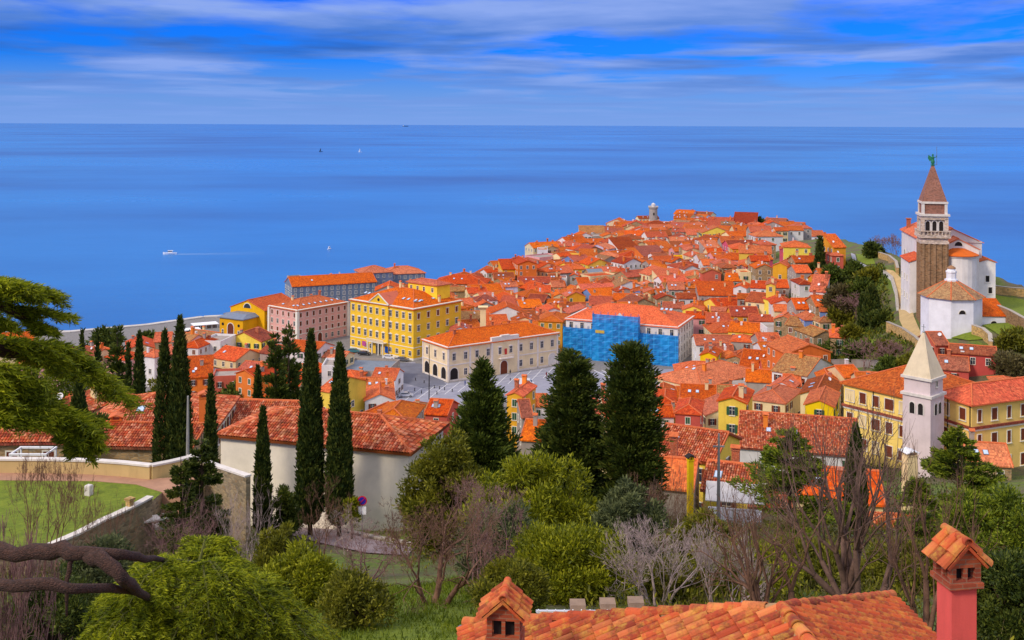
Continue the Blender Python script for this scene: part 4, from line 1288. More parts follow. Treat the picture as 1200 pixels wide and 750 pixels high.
# lighthouse and its low church at the tip
lx, ly = (766 - 600) / FPX * 862, 862
t = thing('lighthouse', 'round stone lighthouse tower at the far tip of the town', 'lighthouse', (lx, ly, 4))
def zl(py): return float(P(766, py, 862).z - 4)
b = MB(); b.lathe([(3.4, -1), (3.3, zl(244.5)), (3.9, zl(244)), (3.9, zl(242.4))] , 16); b.build('tower', WALL['g'], t)
b = MB()
for i in range(12):
    a_ = i * math.pi / 6; b.box(3.6 * math.cos(a_) - .35, 3.6 * math.sin(a_) - .35, zl(242.4), 3.6 * math.cos(a_) + .35, 3.6 * math.sin(a_) + .35, zl(241.2))
b.build('battlement', M_whites, t)
b = MB(); b.lathe([(1.6, zl(242.4)), (1.6, zl(239.6)), (1.9, zl(239.4)), (.1, zl(237.6))], 10); b.build('lantern', M_whites, t)
b = MB(); b.box(-.5, -3.45, zl(252), .5, -3.2, zl(249)); b.build('window', M_dark, t)
house(lx - 4, ly + 6, 17, 9, zl(256) , R_(10), 'g', 'c', 'd', label='low cream church with a dark red roof built round the lighthouse', chim=0, name='church', cat='church', group=None, g=4)
HOUSES[-1]['label'] = 'low cream church with a dark red roof built round the lighthouse'

# ---------------------------------------------------------------- hand placed houses: px py width_px height depth yaw type wall roof [label]
HL = '''
538 332 62 9 14 -8 h b r long rubble stone house with a hipped roof at the waterfront
523 350 24 9 13 10 h g r
545 360 24 8 12 15 g b r
524 362 18 10 10 -40 h Y r
541 368 20 8 10 12 g g r
513 385 26 8 10 -25 h w r
574 349 15 8 9 30 g c r
572 356 14 7 6 10 f v r
618 309 22 15 16 10 G o r tall orange gabled house against the sea above the roofs
600 315 22 12 9 12 s Y r
591 326 24 9 10 5 g b d
626 331 38 8 9 0 g l d long lavender house with a dark roof below the tall orange gable
592 338 18 7 9 25 G w r
596 358 24 8 12 -20 g g r
623 360 26 8 10 10 g g o
632 342 26 8 10 0 g c r
627 353 20 8 10 -15 g g d
602 367 18 8 8 10 h g r
622 371 24 7 9 5 g w r
645 376 28 12 13 -12 h Y o ochre three storey house with a bright hipped roof behind the town hall
652 359 18 8 10 -15 h y o
655 336 14 8 9 10 g c o
582 380 28 9 10 10 g g r
550 385 28 8 10 20 g g r
656 347 16 8 11 0 G c o
671 344 12 9 9 -20 G b r
656 337 16 7 9 10 g g r
703 357 26 8 12 -10 g c r
716 334 22 9 10 10 G w d white gabled house with bright blue windows behind the scaffolding U
741 340 8 10 9 -30 G p r
749 342 9 10 9 -30 G B r
758 344 8 10 9 -30 G c r
767 342 12 8 9 10 G c r
793 339 18 11 10 0 g g r
780 346 14 8 9 10 g g r
772 321 36 8 9 5 G l r lavender house with an arched front and blue window amid the roofs U
671 301 15 9 9 -15 f y r
691 303 20 8 9 0 s Y r
714 301 27 9 11 0 h l r lavender hipped house with one dormer in the upper town
741 301 27 9 11 0 h y r
771 299 20 8 11 10 h c r
657 311 15 8 10 -10 h Y r
676 315 22 9 11 5 h Y r
711 319 22 8 10 -10 g g r
699 321 18 8 8 10 g b G
673 323 10 9 8 -10 G g r
685 332 14 8 9 10 g g r
660 327 9 7 7 0 f w r
699 334 12 8 9 0 G w r
650 328 13 8 9 0 g g d
700 291 24 9 9 -35 G l r
686 276 16 10 10 15 G w r white gabled house on the skyline left of the lighthouse
763 285 12 9 10 5 h g r
775 314 20 8 9 0 g w o
781 306 26 8 10 10 g g o
733 353 30 8 10 -10 g c r
636 294 12 10 9 0 f w r
816 283 22 8 9 0 f w r flat-topped white block in the upper town right of centre
870 291 23 9 11 -3 h Y o ochre house with two tiers of wooden balconies below the ridge
923 292 17 8 10 -15 G m r magenta pink gabled house below the yellow hillside house
899 303 14 8 9 10 g m r
934 289 30 8 11 -8 h y o yellow hipped house on the skyline at the hill foot
901 286 17 8 10 10 h b r
888 293 10 9 8 0 G w r
832 310 16 8 9 0 g w o
819 300 18 8 9 10 G c r
839 297 18 8 9 0 g c r
840 288 14 8 9 0 g g r
797 303 14 7 8 0 f v r
855 313 18 8 10 5 h b d
877 310 22 8 11 -10 h g r
836 321 16 8 10 -15 G b r
813 323 22 8 11 -12 h g o
817 333 20 8 10 0 h g r
859 329 18 7 9 -15 g g r
874 321 13 8 8 0 f c r
896 314 21 9 10 0 G b r grey stone gabled house right of the balconied ochre house
914 312 15 9 9 -25 G Y r
836 343 24 7 9 0 s g G low house with a grey sheet roof amid red roofs
867 338 14 8 9 -20 G w r
889 338 18 7 9 -20 g w r
903 334 10 14 7 -15 G y r tall pale yellow gable end standing above its neighbours
914 337 20 8 10 -5 g g o
893 356 34 8 10 -32 g c d
855 358 32 7 10 15 g y r
814 363 24 8 10 -20 G p r
843 380 30 9 12 -8 g b r
873 371 32 8 10 -3 g Y d
868 383 26 8 8 -3 f v r bright yellow terrace house with a white balcony
918 376 20 9 12 -30 G b o
918 353 18 8 9 10 h y r
945 362 24 8 10 0 g g o
967 362 21 8 10 0 g b r
954 377 22 8 10 0 h B r
970 370 17 8 9 -15 g B o blue house with a bright roof at the foot of the green hill
958 342 16 7 8 -25 s w r
945 332 16 8 9 0 h w d
962 330 14 6 8 0 g Y r
964 321 8 6 7 0 g g r
946 307 28 7 9 0 g b r
942 319 18 8 10 0 g g o
984 289 15 9 8 10 s Y r yellow house with a slanting roof on the hill skyline
982 299 13 7 8 5 h r r
975 381 30 6 9 8 h c b
967 394 28 7 11 10 G b b
984 394 20 6 9 -15 h b o
948 411 54 11 11 8 G o r big orange house with a wide low gable near the garden slope
925 438 34 9 14 -38 g w b
932 446 30 5 9 -20 G b b
904 404 26 8 10 0 g g r
903 412 18 8 9 5 g w o
913 386 28 6 8 0 f w T
938 386 30 8 9 -30 g b b
916 453 24 8 12 -32 G w r white house with a steep roof below the brown stone roofs
929 451 18 7 8 -10 g w r
856 391 44 8 12 0 h c o broad cream house with a large rounded-looking hipped roof
830 416 18 9 8 -20 G v r vivid yellow gabled house beside the scaffolded building
843 412 32 8 9 -10 g g d
862 421 20 9 10 -25 G b r
886 431 36 8 14 -22 g g r
793 447 49 9 24 -48 h c r big cream house with a huge plain red hipped roof R
857 449 40 7 9 8 f w T white terrace house with an open roof deck
850 441 30 8 7 12 s w r
890 446 30 8 9 -15 g g r
779 471 24 8 11 -10 h y r
806 482 28 8 10 -12 h r r brick-red house between two yellow houses
843 486 31 12 12 -20 h v r four storey yellow corner house with grey shutters R
858 468 30 13 8 -20 G y r
818 467 40 8 10 -8 g y r
899 469 36 8 12 -28 h c r
880 504 22 7 10 -12 h w r white house with one dark red shutter left of a large red roof
935 524 132 6 15 -14 g w n
413 456 14 7 9 -15 g g r
443 456 36 7 9 10 g g o
445 467 34 7 10 5 G w o
456 492 46 8 12 -10 h g o
424 489 26 7 9 -25 G w r
491 486 32 7 9 10 h c b
511 483 26 8 8 -10 g r r
507 493 26 6 7 5 g c r
449 444 28 6 9 -10 g w o
425 437 56 5 15 -6 f g G low grey flat-roofed market hall beside the square
386 431 18 8 9 5 f w T
380 456 14 10 12 -30 g y r
222 406 22 11 11 -12 h w r white house with a hipped roof right of the tall cypress
246 402 26 11 10 -10 f w T tall plain white block near the harbour car park
234 441 28 7 9 14 s o r
266 443 32 8 8 8 f r T
287 438 26 10 13 -38 G o r orange house with a steep gable and green shutters E
603 461 18 12 8 -20 G Y o
604 475 20 8 7 -20 f c T
618 486 12 8 9 10 g g d
631 474 20 8 8 0 g w r
622 512 22 7 9 -10 g g o
703 478 18 13 10 -15 G Y r
715 475 14 10 9 0 g c r
1140 415 46 5 6 -24 g r d brick-red house with a sloping roof just behind the school
1118 434 30 4 8 -22 g r d
1104 404 16 6 8 0 g r d
1196 462 26 12 12 -10 h y r yellow three storey house at the right edge beyond the school
965 560 70 6 12 -12 g g o
1048 575 46 6 12 -5 g c o
1085 560 60 8 12 -10 g g r
1160 541 46 3 8 -14 g b o
1195 556 24 8 9 -10 h v r
165 408 28 9 12 20 G c r
190 400 18 9 10 10 g c r
195 415 16 9 8 10 g b r
15 403 40 10 12 15 g c r
45 425 40 9 12 20 g p r
60 482 40 6 10 -15 g c o
40 478 70 6 10 5 g c r
1020 452 26 7 9 -10 g c r
1000 440 22 7 8 10 g c r
973 448 20 8 9 -10 G c r
958 462 36 9 12 -25 G c d
960 473 30 10 10 -20 G v r lime yellow gabled house left of the pale school wing
730 505 26 8 10 10 g c r
650 500 24 8 10 -10 h y r
335 452 30 8 10 -10 g c r
320 480 36 7 11 15 g g o
345 490 26 7 9 -10 h w r
395 500 30 7 10 10 g g r
610 420 0 0 0 0 x x x
'''
def at_d(px, D, ez, wpx, h_, d_, yawd, kind, wall, roof, label, **kw):
    x = ray(px, 500).x * D; yaw = R_(yawd); w_ = wpx * D / FPX / abs(math.cos(yaw))
    return house(x - math.sin(yaw) * d_ / 2, D + math.cos(yaw) * d_ / 2, w_, d_, h_, yaw, kind, wall, roof, g=ez - h_, label=label, **kw)
HGR = 'hotel blocks on the shore'
at_d(392, 474, 13.3, 92, 10.3, 15, 24, 'g', 'H', 'r', "grey-blue hotel with many windows at the water's edge behind the pink building", wins='R', chim=2, cat='hotel', name='hotel', k=.42, group=HGR, floors=4)
at_d(442, 492, 16.0, 34, 13, 13, 24, 'h', 'H', 'r', 'grey-blue hotel block with a hipped roof beside the mast on the shore', wins='R', cat='hotel', name='hotel', group=HGR)
at_d(474, 500, 14.5, 46, 11.5, 14, 18, 'h', 'H', 'r', 'grey-blue hotel wing with a long red roof at the shore, rightmost', wins='R', cat='hotel', name='hotel', group=HGR)
at_d(350, 476, 14.5, 14, 11.5, 12, 24, 'f', 'g', 'T', 'flat-topped grey stair block at the seaward end of the hotel', wins='n', cat='hotel', name='hotel', group=HGR)
for ln_ in HL.strip().splitlines():
    q = ln_.split()
    if q[6] == 'x': continue
    lab = ' '.join(q[9:]) or None; wn = None
    if lab and len(lab.split()[-1]) == 1: wn = lab.split()[-1]; lab = ' '.join(lab.split()[:-1])
    px_, py_, wp_, h_, d_, ya_ = map(float, q[:6])
    big = wp_ > 34
    house_px(px_, py_, wp_, h_, d_, ya_ + rnd.uniform(-3, 3), q[6], q[7], q[8], label=lab, wins=wn or ('n' if q[7] == 'B' and h_ > 12 else None), k=rnd.uniform(.33, .44), sky=2 if big and rnd.random() < .6 else None)
n_hand = len([q for q in HOUSES if q['o']])

# ---------------------------------------------------------------- fill the quarter between them
TOWN = [(-62, 436), (-52, 470), (-28, 500), (10, 590), (22, 650), (48, 702), (78, 790), (108, 860), (128, 888), (148, 880), (166, 815), (183, 735), (186, 660), (168, 600),
        (132, 540), (112, 500), (104, 450), (98, 400), (92, 352), (84, 320), (70, 285), (62, 250), (20, 240), (-8, 260), (-30, 300), (-50, 318), (-90, 325), (-150, 340), (-150, 368), (-104, 372), (-60, 395)]
SQUARE = [(-92, 408), (-62, 392), (-36, 368), (-32, 385), (-14, 340), (20, 366), (24, 380), (50, 366), (42, 328), (26, 312), (24, 287), (-36, 287), (-44, 320), (-40, 340), (-66, 350), (-100, 372)]
def fill(n_try, wr, dr, slack, cap, seed):
    r2 = random.Random(seed)
    for _ in range(n_try):
        if len(HOUSES) >= cap: return
        x = r2.uniform(-150, 190); y = 240 + 650 * r2.random() ** .85
        if not in_poly(x, y, TOWN) or in_poly(x, y, SQUARE): continue
        f = math.sin(x * .021 + 1.3) * 18 + math.sin(y * .013 + .4) * 16
        yaw = R_(f + r2.uniform(-9, 9) + r2.choice((0, 0, 0, 90)))
        if yaw > R_(50): yaw -= R_(90)
        far = min(1.2, max(1.0, y / 560))
        w_, d_ = r2.uniform(*wr) * far, r2.uniform(*dr) * far
        c_ = dict(x=x, y=y, w=w_, d=d_, yaw=yaw)
        if any(abs(q['x'] - x) < 40 and abs(q['y'] - y) < 40 and sat(q, c_, slack) for q in HOUSES): continue
        if any(in_poly(*p_, SQUARE) for p_ in ((x - w_ / 2, y), (x + w_ / 2, y), (x, y - d_ / 2))): continue
        wl = r2.choices('wcyYopgbBlrm', (24, 24, 6, 5, 3.5, 6, 19, 15, .9, 3.5, 2.5, .6))[0]
        rf = r2.choices('rodb', (54, 16, 20, 10))[0]
        if wl in 'Bm' and y > 650: wl = 'c'
        kd = r2.choices('gGhsf', (46, 26, 20, 5, 3))[0]
        hh_ = r2.uniform(6.8, 10.6) if y > 330 else r2.uniform(5.0, 7.0)
        u_, v_ = proj((x, y, gz(x, y) + hh_ + d_ * .2))
        if (430 < u_ < 740 and v_ < 472 and y < 345) or (655 < u_ < 815 and v_ < 440 and y < 364) or (735 < u_ < 795 and v_ < 258) or (u_ < 215 and v_ < 402): continue
        house(x, y, w_, d_, hh_, yaw, kd, wl, rf if kd != 'f' else r2.choice('rT'), k=r2.uniform(.32, .46))
fill(7000, (10.5, 16), (9.5, 12.5), 1.7, 400, 5)
fill(9000, (6.5, 9.5), (6, 9), 1.9, 640, 6)

# ---------------------------------------------------------------- drop what nothing sees, from the viewpoint or a step beside it
bpy.context.view_layer.update()
def root_of(o_):
    while o_.parent: o_ = o_.parent
    return o_
_V = []; _F = []; _own = []
for o_ in bpy.data.objects:
    if o_.type != 'MESH' or o_.name.startswith(('sea', 'window', 'pane', 'glazing', 'satellite', 'skylight', 'netting')): continue
    n0 = len(_V); mw = o_.matrix_world; _V += [mw @ v_.co for v_ in o_.data.vertices]
    r_ = root_of(o_).name
    for p_ in o_.data.polygons: _F.append([n0 + i for i in p_.vertices]); _own.append(r_)
BV = BVHTree.FromPolygons(_V, _F)
EYES = [CAM, CAM + Vector((-5, 0, 0)), CAM + Vector((5, 0, 0)), CAM + Vector((0, -1, 3))]
def seen(pt, owner, tol=1.2, eyes=EYES, strict=True):
    for e_ in eyes:
        d_ = Vector(pt) - e_; L_ = d_.length; d_.normalize()
        if e_ is CAM:
            a_, b2 = proj(pt)
            if a_ < -25 or a_ > 1225 or b2 > 765: continue
        loc, nor, idx, dist = BV.ray_cast(e_, d_, L_ + 3)
        if loc is None or dist > L_ - tol: return True
        if _own[idx] == owner.name and dist > L_ - 4 and not strict: return True
    return False
def kill(o_):
    for c_ in list(o_.children): kill(c_)
    bpy.data.objects.remove(o_)
kept = []; killed = 0
for q in HOUSES:
    if q['o'] is None: continue
    w2, d2, ca, sa = q['w'] / 2, q['d'] / 2, math.cos(q['yaw']), math.sin(q['yaw'])
    pts = []
    for u in (-.95, -.5, 0, .5, .95):
        for v in (-1, -.5, 0, .5, .9):
            for z in ((q['h'], ) if v > -1 else (q['h'], q['h'] - 2)):
                zz_ = q['g'] + z + (1 - abs(v if q['kind'] != 'G' else u)) * (d2 if q['kind'] != 'G' else w2) * .35 * (0 if q['kind'] == 'f' else 1)
                pts.append((q['x'] + u * w2 * ca - v * d2 * sa, q['y'] + u * w2 * sa + v * d2 * ca, zz_ + .1))
    vis = sum(seen(p_, q['o'], 1.0, EYES[:1]) for p_ in pts)
    q['vis'] = vis
    if vis == 0 and not any(seen(p_, q['o'], 1.0, EYES[1:3]) for p_ in pts[::2]):
        q['dead'] = True
    else: kept.append(q)
for q in HOUSES:
    if q.get('dead'): kill(q['o']); killed += 1
HS = kept
print('houses kept', len(HS), 'killed', killed)
ndel = 0
for q in HS:
    for c_ in list(q['o'].children):
        if c_.name.startswith('window'):
            wp = q['o'].matrix_world @ (c_.location + Vector((0, 0, 1.0)))
            wp2 = q['o'].matrix_world @ (c_.location + Vector((0, 0, 1.5)))
            if not (seen(wp, q['o'], .9, EYES[:3]) or seen(wp2, q['o'], .9, EYES[:3])):
                bpy.data.objects.remove(c_); ndel += 1
print('windows removed', ndel)
# keep at most 300 houses: the ones that show most
_auto = sorted([q for q in HS if q['label'] is None], key=lambda q: q['vis'] * q['w'] / q['y'])
_over = len(HS) - 296
_rest = _auto[:max(0, _over)]
if _rest:
    bpy.context.view_layer.update()
    _mats = []; _v = []; _f = []; _mi = []; _uv = []
    for q in _rest:
        for o_ in [c for c in q['o'].children] + [d_ for c in q['o'].children for d_ in c.children]:
            me = o_.data; mw = o_.matrix_world; n0 = len(_v); _v += [tuple(mw @ v_.co) for v_ in me.vertices]; ul = me.uv_layers[0].data if me.uv_layers else None
            for p_ in me.polygons:
                mt = me.materials[p_.material_index]
                if mt not in _mats: _mats.append(mt)
                _f.append(tuple(n0 + k for k in p_.vertices)); _mi.append(_mats.index(mt)); _uv.append([tuple(ul[l].uv) if ul else (0, 0) for l in p_.loop_indices])
        HS.remove(q)
    for q in _rest: kill(q['o'])
    b = MB(); b.v = _v; b.f = _f; b.m = _mi; b.uv = _uv
    tag(b.build('town_houses', _mats), 'the smallest glimpses of roofs and walls packed between the larger old town houses', 'houses', None, 'stuff')
    print('rest', len(_rest))
print('houses final', len(HS), flush=True)

# ---------------------------------------------------------------- square
M_asph = plain('asphalt', (112, 114, 130), .9, .18, .25); M_pave = plain('square_paving', (150, 150, 166), .8, .12, .4); M_mark = plain('road_marking', (206, 206, 212), .7, .08, 2)
M_kerb = plain('kerb_stone', (170, 160, 150), .9, .15, 2)
def flatsheet(name, pts, z, mat, kind='structure'):
    q = MB(); q.face([(x, y, z) for x, y in pts]); return tag(q.build(name, mat), kind=kind)
sq = [G_(*p_, 3.04) for p_ in ((440, 428), (486, 424), (500, 440), (525, 449), (653, 429), (665, 420), (690, 436), (800, 432), (790, 452), (720, 470), (640, 474), (560, 480), (500, 485), (440, 480), (430, 450))]
flatsheet('square', sq, 3.04, M_pave)
rd = [G_(*p_, 3.05) for p_ in ((330, 412), (350, 408), (400, 418), (440, 424), (492, 426), (515, 440), (524, 452), (500, 456), (470, 448), (430, 438), (380, 430), (300, 432), (250, 428), (236, 414), (262, 404), (302, 401))]
flatsheet('road', rd, 3.06, M_asph)
def line(p0, p1, wd=.3, z=3.075):
    a_, c_ = Vector(p0), Vector(p1); n_ = Vector((c_.y - a_.y, a_.x - c_.x)).normalized() * wd / 2
    return [(*(a_ + n_), z), (*(c_ + n_), z), (*(c_ - n_), z), (*(a_ - n_), z)]
b = MB()
hd = (Vector(G_(652.9, 427.8)) - Vector(G_(525.1, 447.9))).normalized(); H0 = Vector(G_(525.1, 447.9)); pd_ = Vector((-.25, -1)).normalized()
for i in range(-5, 14):
    s_ = H0 + hd * (i * 4.6) + Vector((0, -2.5))
    e_ = s_ + pd_ * (16 if i > 0 else 18)
    if in_poly(s_.x, s_.y, sq) or in_poly(e_.x, e_.y, sq): b.face(line(s_, e_, .24))
for k_ in (4.5, 9.5, 14.5):
    s_ = H0 + hd * -18 + pd_ * k_; b.face(line(s_, s_ + hd * 60, .18, 3.078))
for i in range(7):
    s_ = Vector(G_(696 + i * 9, 434)); b.face(line(s_, s_ + Vector((.4, -1)).normalized() * 22, .4, 3.076))
tag(b.build('paving_lines', M_mark), kind='structure')
b = MB()
for k_ in range(5): 
    c_ = Vector(G_(300, 424)) + Vector((k_ * 3.2 - 8, k_ * .8)); b.face(line(c_, c_ + Vector((1.5, 4.6)), .12, 3.09))
tag(b.build('parking_lines', M_mark), kind='structure')

# vehicles
M_tyre = plain('tyre', (28, 28, 30), .8, .1); M_rim = plain('rim', (150, 150, 155), .4, .1, 2, .7)
M_lampw = plain('headlamp', (220, 225, 230), .3, .05); M_lampr = plain('tail_lamp', (160, 20, 20), .3, .05)
CARP = {}
def paint(n, rgb):
    if n not in CARP:
        m_, nt_, p_ = newmat('paint_' + n); p_.inputs['Base Color'].default_value = srgb(*rgb); p_.inputs['Roughness'].default_value = .3; p_.inputs['Coat Weight'].default_value = .4; CARP[n] = m_
    return CARP[n]
def car(px, py, yawd, col, rgb, label, van=False, z=None, world=None, g='vehicles round the square and harbour'):
    x, y = world if world else G_(px, py, 3.06)
    t = thing('van' if van else 'car', label, 'van' if van else 'car', (x, y, z if z is not None else 3.065), R_(yawd), g)
    Lh, Wd, H = (2.6, .98, 2.15) if van else (2.15, .88, 1.45)
    bot = .28; b = MB()
    if van: prof = [(-Lh, bot), (-Lh, 1.0), (-Lh + .08, H - .15), (-Lh + .3, H), (1.0, H), (1.35, H - .12), (1.95, 1.25), (Lh - .1, 1.0), (Lh, .7), (Lh - .02, bot)]
    else: prof = [(-Lh, bot + .05), (-Lh, .85), (-Lh + .12, .98), (-Lh + .55, H - .1), (-Lh + .95, H), (.25, H), (.55, H - .07), (1.15, .98), (Lh - .2, .82), (Lh, .6), (Lh - .02, bot)]
    def wy(z_): return Wd if z_ < 1.0 else Wd - (z_ - 1.0) * (.1 if van else .34)
    b.loft([[(x_, -wy(z_), z_) for x_, z_ in prof], [(x_, wy(z_), z_) for x_, z_ in prof]])
    b.build('body', paint(col, rgb), t)
    b = MB()
    if van:
        b.face([(1.38, -.8, H - .17), (1.96, -.85, 1.28), (1.96, .85, 1.28), (1.38, .8, H - .17)])
        b.loft([[(.35, -wy(1.35) - .01, 1.3), (1.7, -wy(1.35) - .01, 1.3), (1.25, -wy(1.9) - .01, 1.9), (.35, -wy(1.9) - .01, 1.9)], [(.35, wy(1.35) + .01, 1.3), (1.7, wy(1.35) + .01, 1.3), (1.25, wy(1.9) + .01, 1.9), (.35, wy(1.9) + .01, 1.9)]])
    else:
        b.loft([[(-Lh + .5, -wy(1.02) - .012, 1.02), (1.0, -wy(1.02) - .012, 1.02), (.5, -wy(1.34) - .012, 1.34), (-Lh + .85, -wy(1.34) - .012, 1.34)],
                [(-Lh + .5, wy(1.02) + .012, 1.02), (1.0, wy(1.02) + .012, 1.02), (.5, wy(1.34) + .012, 1.34), (-Lh + .85, wy(1.34) + .012, 1.34)]])
        b.face([(.6, -.66, H - .08), (1.12, -.78, 1.02), (1.12, .78, 1.02), (.6, .66, H - .08)]); b.face([(-Lh + .5, -.66, H - .16), (-Lh + .14, -.76, 1.02), (-Lh + .14, .76, 1.02), (-Lh + .5, .66, H - .16)][::-1])
    for v_ in range(len(b.v)): pass
    b.build('windows', M_glass, t)
    for sx_ in (-1, 1):
        for sy_ in (-1, 1):
            q = MB(); q.lathe([(.33, -.1), (.33, .1)], 14); w_ = q.build('wheel', M_tyre, t, (sx_ * (Lh - .78), sy_ * (Wd - .1), .33)); w_.rotation_euler = (R_(90), 0, 0)
            q = MB(); q.lathe([(.2, -.115), (.2, .115)], 10); q.build('rim', M_rim, w_)
        q = MB(); q.box(Lh - .06, sx_ * .62 - .16, .62, Lh + .015, sx_ * .62 + .16, .78); q.build('headlight', M_lampw, t)
        q = MB(); q.box(-Lh - .015, sx_ * .66 - .12, .7, -Lh + .05, sx_ * .66 + .12, .86); q.build('tail_light', M_lampr, t)
    return t
car(616, 452, -8, 'white', (226, 226, 232), 'white panel van parked on the square in front of the town hall', True)
car(475.5, 465, 8, 'silver', (186, 190, 204), 'silver car parked on the near corner of the square')
car(456, 420.5, -12, 'white', (226, 226, 232), 'white car at the palace, left of the dark grey one')
car(472, 423, -12, 'grey', (96, 98, 106), 'dark grey car by the corner archway of the palace')
car(415, 413, -5, 'teal', (60, 120, 130), 'teal car at the left end of the palace')
car(290, 404, 30, 'silver', (186, 190, 204), 'silver car parked right beside the theatre porch')
car(277, 411.5, 15, 'white', (226, 226, 232), 'white car in the middle of the harbour car park')
car(265, 411.5, 10, 'blue', (50, 90, 150), 'blue car at the seaward end of the harbour car park')
car(289.5, 412.5, 15, 'lightblue', (110, 140, 200), 'pale blue car right of the white car in the harbour car park')
car(263, 419, 20, 'cream', (220, 214, 190), 'cream car beside the tall plain white block')
car(277, 419.5, 12, 'red', (130, 40, 44), 'dark red car in the second row of the harbour car park')
car(293, 421, 10, 'white', (226, 226, 232), 'white car in the second row, right of the dark red one')
car(404, 418, 20, 'darkblue', (44, 54, 84), 'dark blue car near the pink building')
car(270, 415, 12, 'silver', (186, 190, 204), 'silver car between the blue and the dark red cars of the harbour car park')
car(284, 417.5, 12, 'black', (40, 42, 48), 'black car behind the pale blue one in the harbour car park')
car(300, 414, 14, 'red2', (170, 40, 40), 'bright red car at the inland end of the harbour car park')
car(308, 407, 20, 'white', (226, 226, 232), 'white car on the road in front of the pink building')
car(427, 416, -12, 'black', (40, 42, 48), 'black car at the palace, right of the teal one')
car(396, 413, 30, 'silver', (186, 190, 204), 'silver car between the pink building and the palace')
# green market canopy
x, y = G_(281, 427); t = thing('market_canopy', 'green canopy with a pitched cloth over the harbour market', 'canopy', (x, y, 3.06), R_(20))
b = MB(); b.loft([[(-3.4, -2.2, 2.6), (3.4, -2.2, 2.6), (3.4, 2.2, 2.6), (-3.4, 2.2, 2.6)], [(-1.4, -.3, 3.7), (1.4, -.3, 3.7), (1.4, .3, 3.7), (-1.4, .3, 3.7)]]); b.build('cloth', plain('canopy_green', (20, 150, 110), .7, .1), t)
for sx_ in (-3.2, 3.2):
    for sy_ in (-2, 2):
        b = MB(); b.tube([(sx_, sy_, 0), (sx_, sy_, 2.65)], .06, 6); b.build('pole', M_metal, t)
# lamp posts and flag masts
def post(px, py, top, label, D=None, r=.13, head=True, cat='street lamp', name='street_lamp', mat=None, z=None, grp=None):
    x, y = G_(px, py, 3.05) if z is None else (ray(px, py).x * D, D)
    z0 = 3.05 if z is None else z
    h_ = float(P(px, top, y).z - z0)
    t = thing(name, label, cat, (x, y, z0), 0, grp)
    b = MB(); b.tube([(0, 0, -.5), (0, 0, h_ * .5), (0, 0, h_)], [r * 1.3, r, r * .6], 8); b.build('post', mat or M_metal, t)
    if head:
        b = MB(); b.tube([(0, 0, h_ - .1), (.7, -.3, h_ + .25), (1.3, -.5, h_ + .2)], .06, 6); b.build('arm', mat or M_metal, t)
        b = MB(); b.lathe([(.05, h_ + .2), (.32, h_ + .12), (.3, h_ + .02), (.05, h_ - .02)], 10, 1.35, -.5); b.build('lamp', M_white, t)
    return t
post(502.8, 468, 404, 'tall dark flag mast on the near side of the square', head=False, cat='mast', name='flag_mast', mat=M_dark)
post(380, 423, 400, 'tall grey mast standing left of the palace', head=False, cat='mast', name='flag_mast')
post(566, 441, 424, 'street lamp outside the town hall left of its doorway', r=.08)
post(652, 437, 421, 'street lamp at the right end of the town hall', r=.08)
post(318, 412, 397, 'street lamp in front of the pink building', r=.08)
# people
def person(px, py, label, cloth, yaw=0.0, z=3.05, stride=.12):
    x, y = G_(px, py, z)
    V = [(0, 0, .95), (0, 0, 1.2), (0, 0, 1.42), (0, 0, 1.52), (0, .01, 1.66), (.1, 0, .9), (.11, stride, .5), (.11, stride * 1.3, .08), (.11, stride * 1.3 - .14, .04), (-.1, 0, .9), (-.11, -stride, .5), (-.11, -stride * .8, .08), (-.11, -stride * .8 - .14, .04),
         (.19, 0, 1.4), (.25, -.03, 1.13), (.24, -.12, .88), (-.19, 0, 1.4), (-.25, .03, 1.13), (-.24, .05, .88)]
    E = [(0, 1), (1, 2), (2, 3), (3, 4), (0, 5), (5, 6), (6, 7), (7, 8), (0, 9), (9, 10), (10, 11), (11, 12), (2, 13), (13, 14), (14, 15), (2, 16), (16, 17), (17, 18)]
    Rr = [.15, .14, .15, .06, .1, .09, .065, .045, .04, .09, .065, .045, .04, .06, .045, .035, .06, .045, .035]
    me = bpy.data.meshes.new('person'); me.from_pydata(V, E, []); o = bpy.data.objects.new('person', me); COL.objects.link(o)
    md = o.modifiers.new('s', 'SKIN'); md.use_smooth_shade = True
    for i, r_ in enumerate(Rr): me.skin_vertices[0].data[i].radius = (r_, r_ * .8)
    me.skin_vertices[0].data[0].use_root = True
    o.modifiers.new('d', 'SUBSURF').levels = 1; me.materials.append(cloth)
    o.location = (x, y, z); o.rotation_euler.z = yaw
    tag(o, label, 'person', 'people walking on the square')
    b = MB(); b.lathe([(.02, 1.78), (.085, 1.76), (.11, 1.69), (.105, 1.6), (.06, 1.56)], 10); b.build('hair', M_dark, o)
    b = MB(); b.lathe([(.16, 1.46), (.2, 1.38), (.185, 1.1), (.2, .85), (.17, .83)], 10); b.build('coat', cloth, o)
person(640.3, 442, 'person in a dark red coat walking near the white van', plain('coat_red', (120, 30, 36)), .6)
person(598, 439.5, 'person in dark clothes standing by the town hall door', plain('coat_dark', (40, 40, 52)), -.4)
person(468, 432, 'person in a grey coat crossing below the palace', plain('coat_grey', (110, 110, 120)), 1.2)
person(545, 452, 'person in a blue jacket walking below the town hall corner', plain('coat_blue', (50, 70, 130)), 2.0)
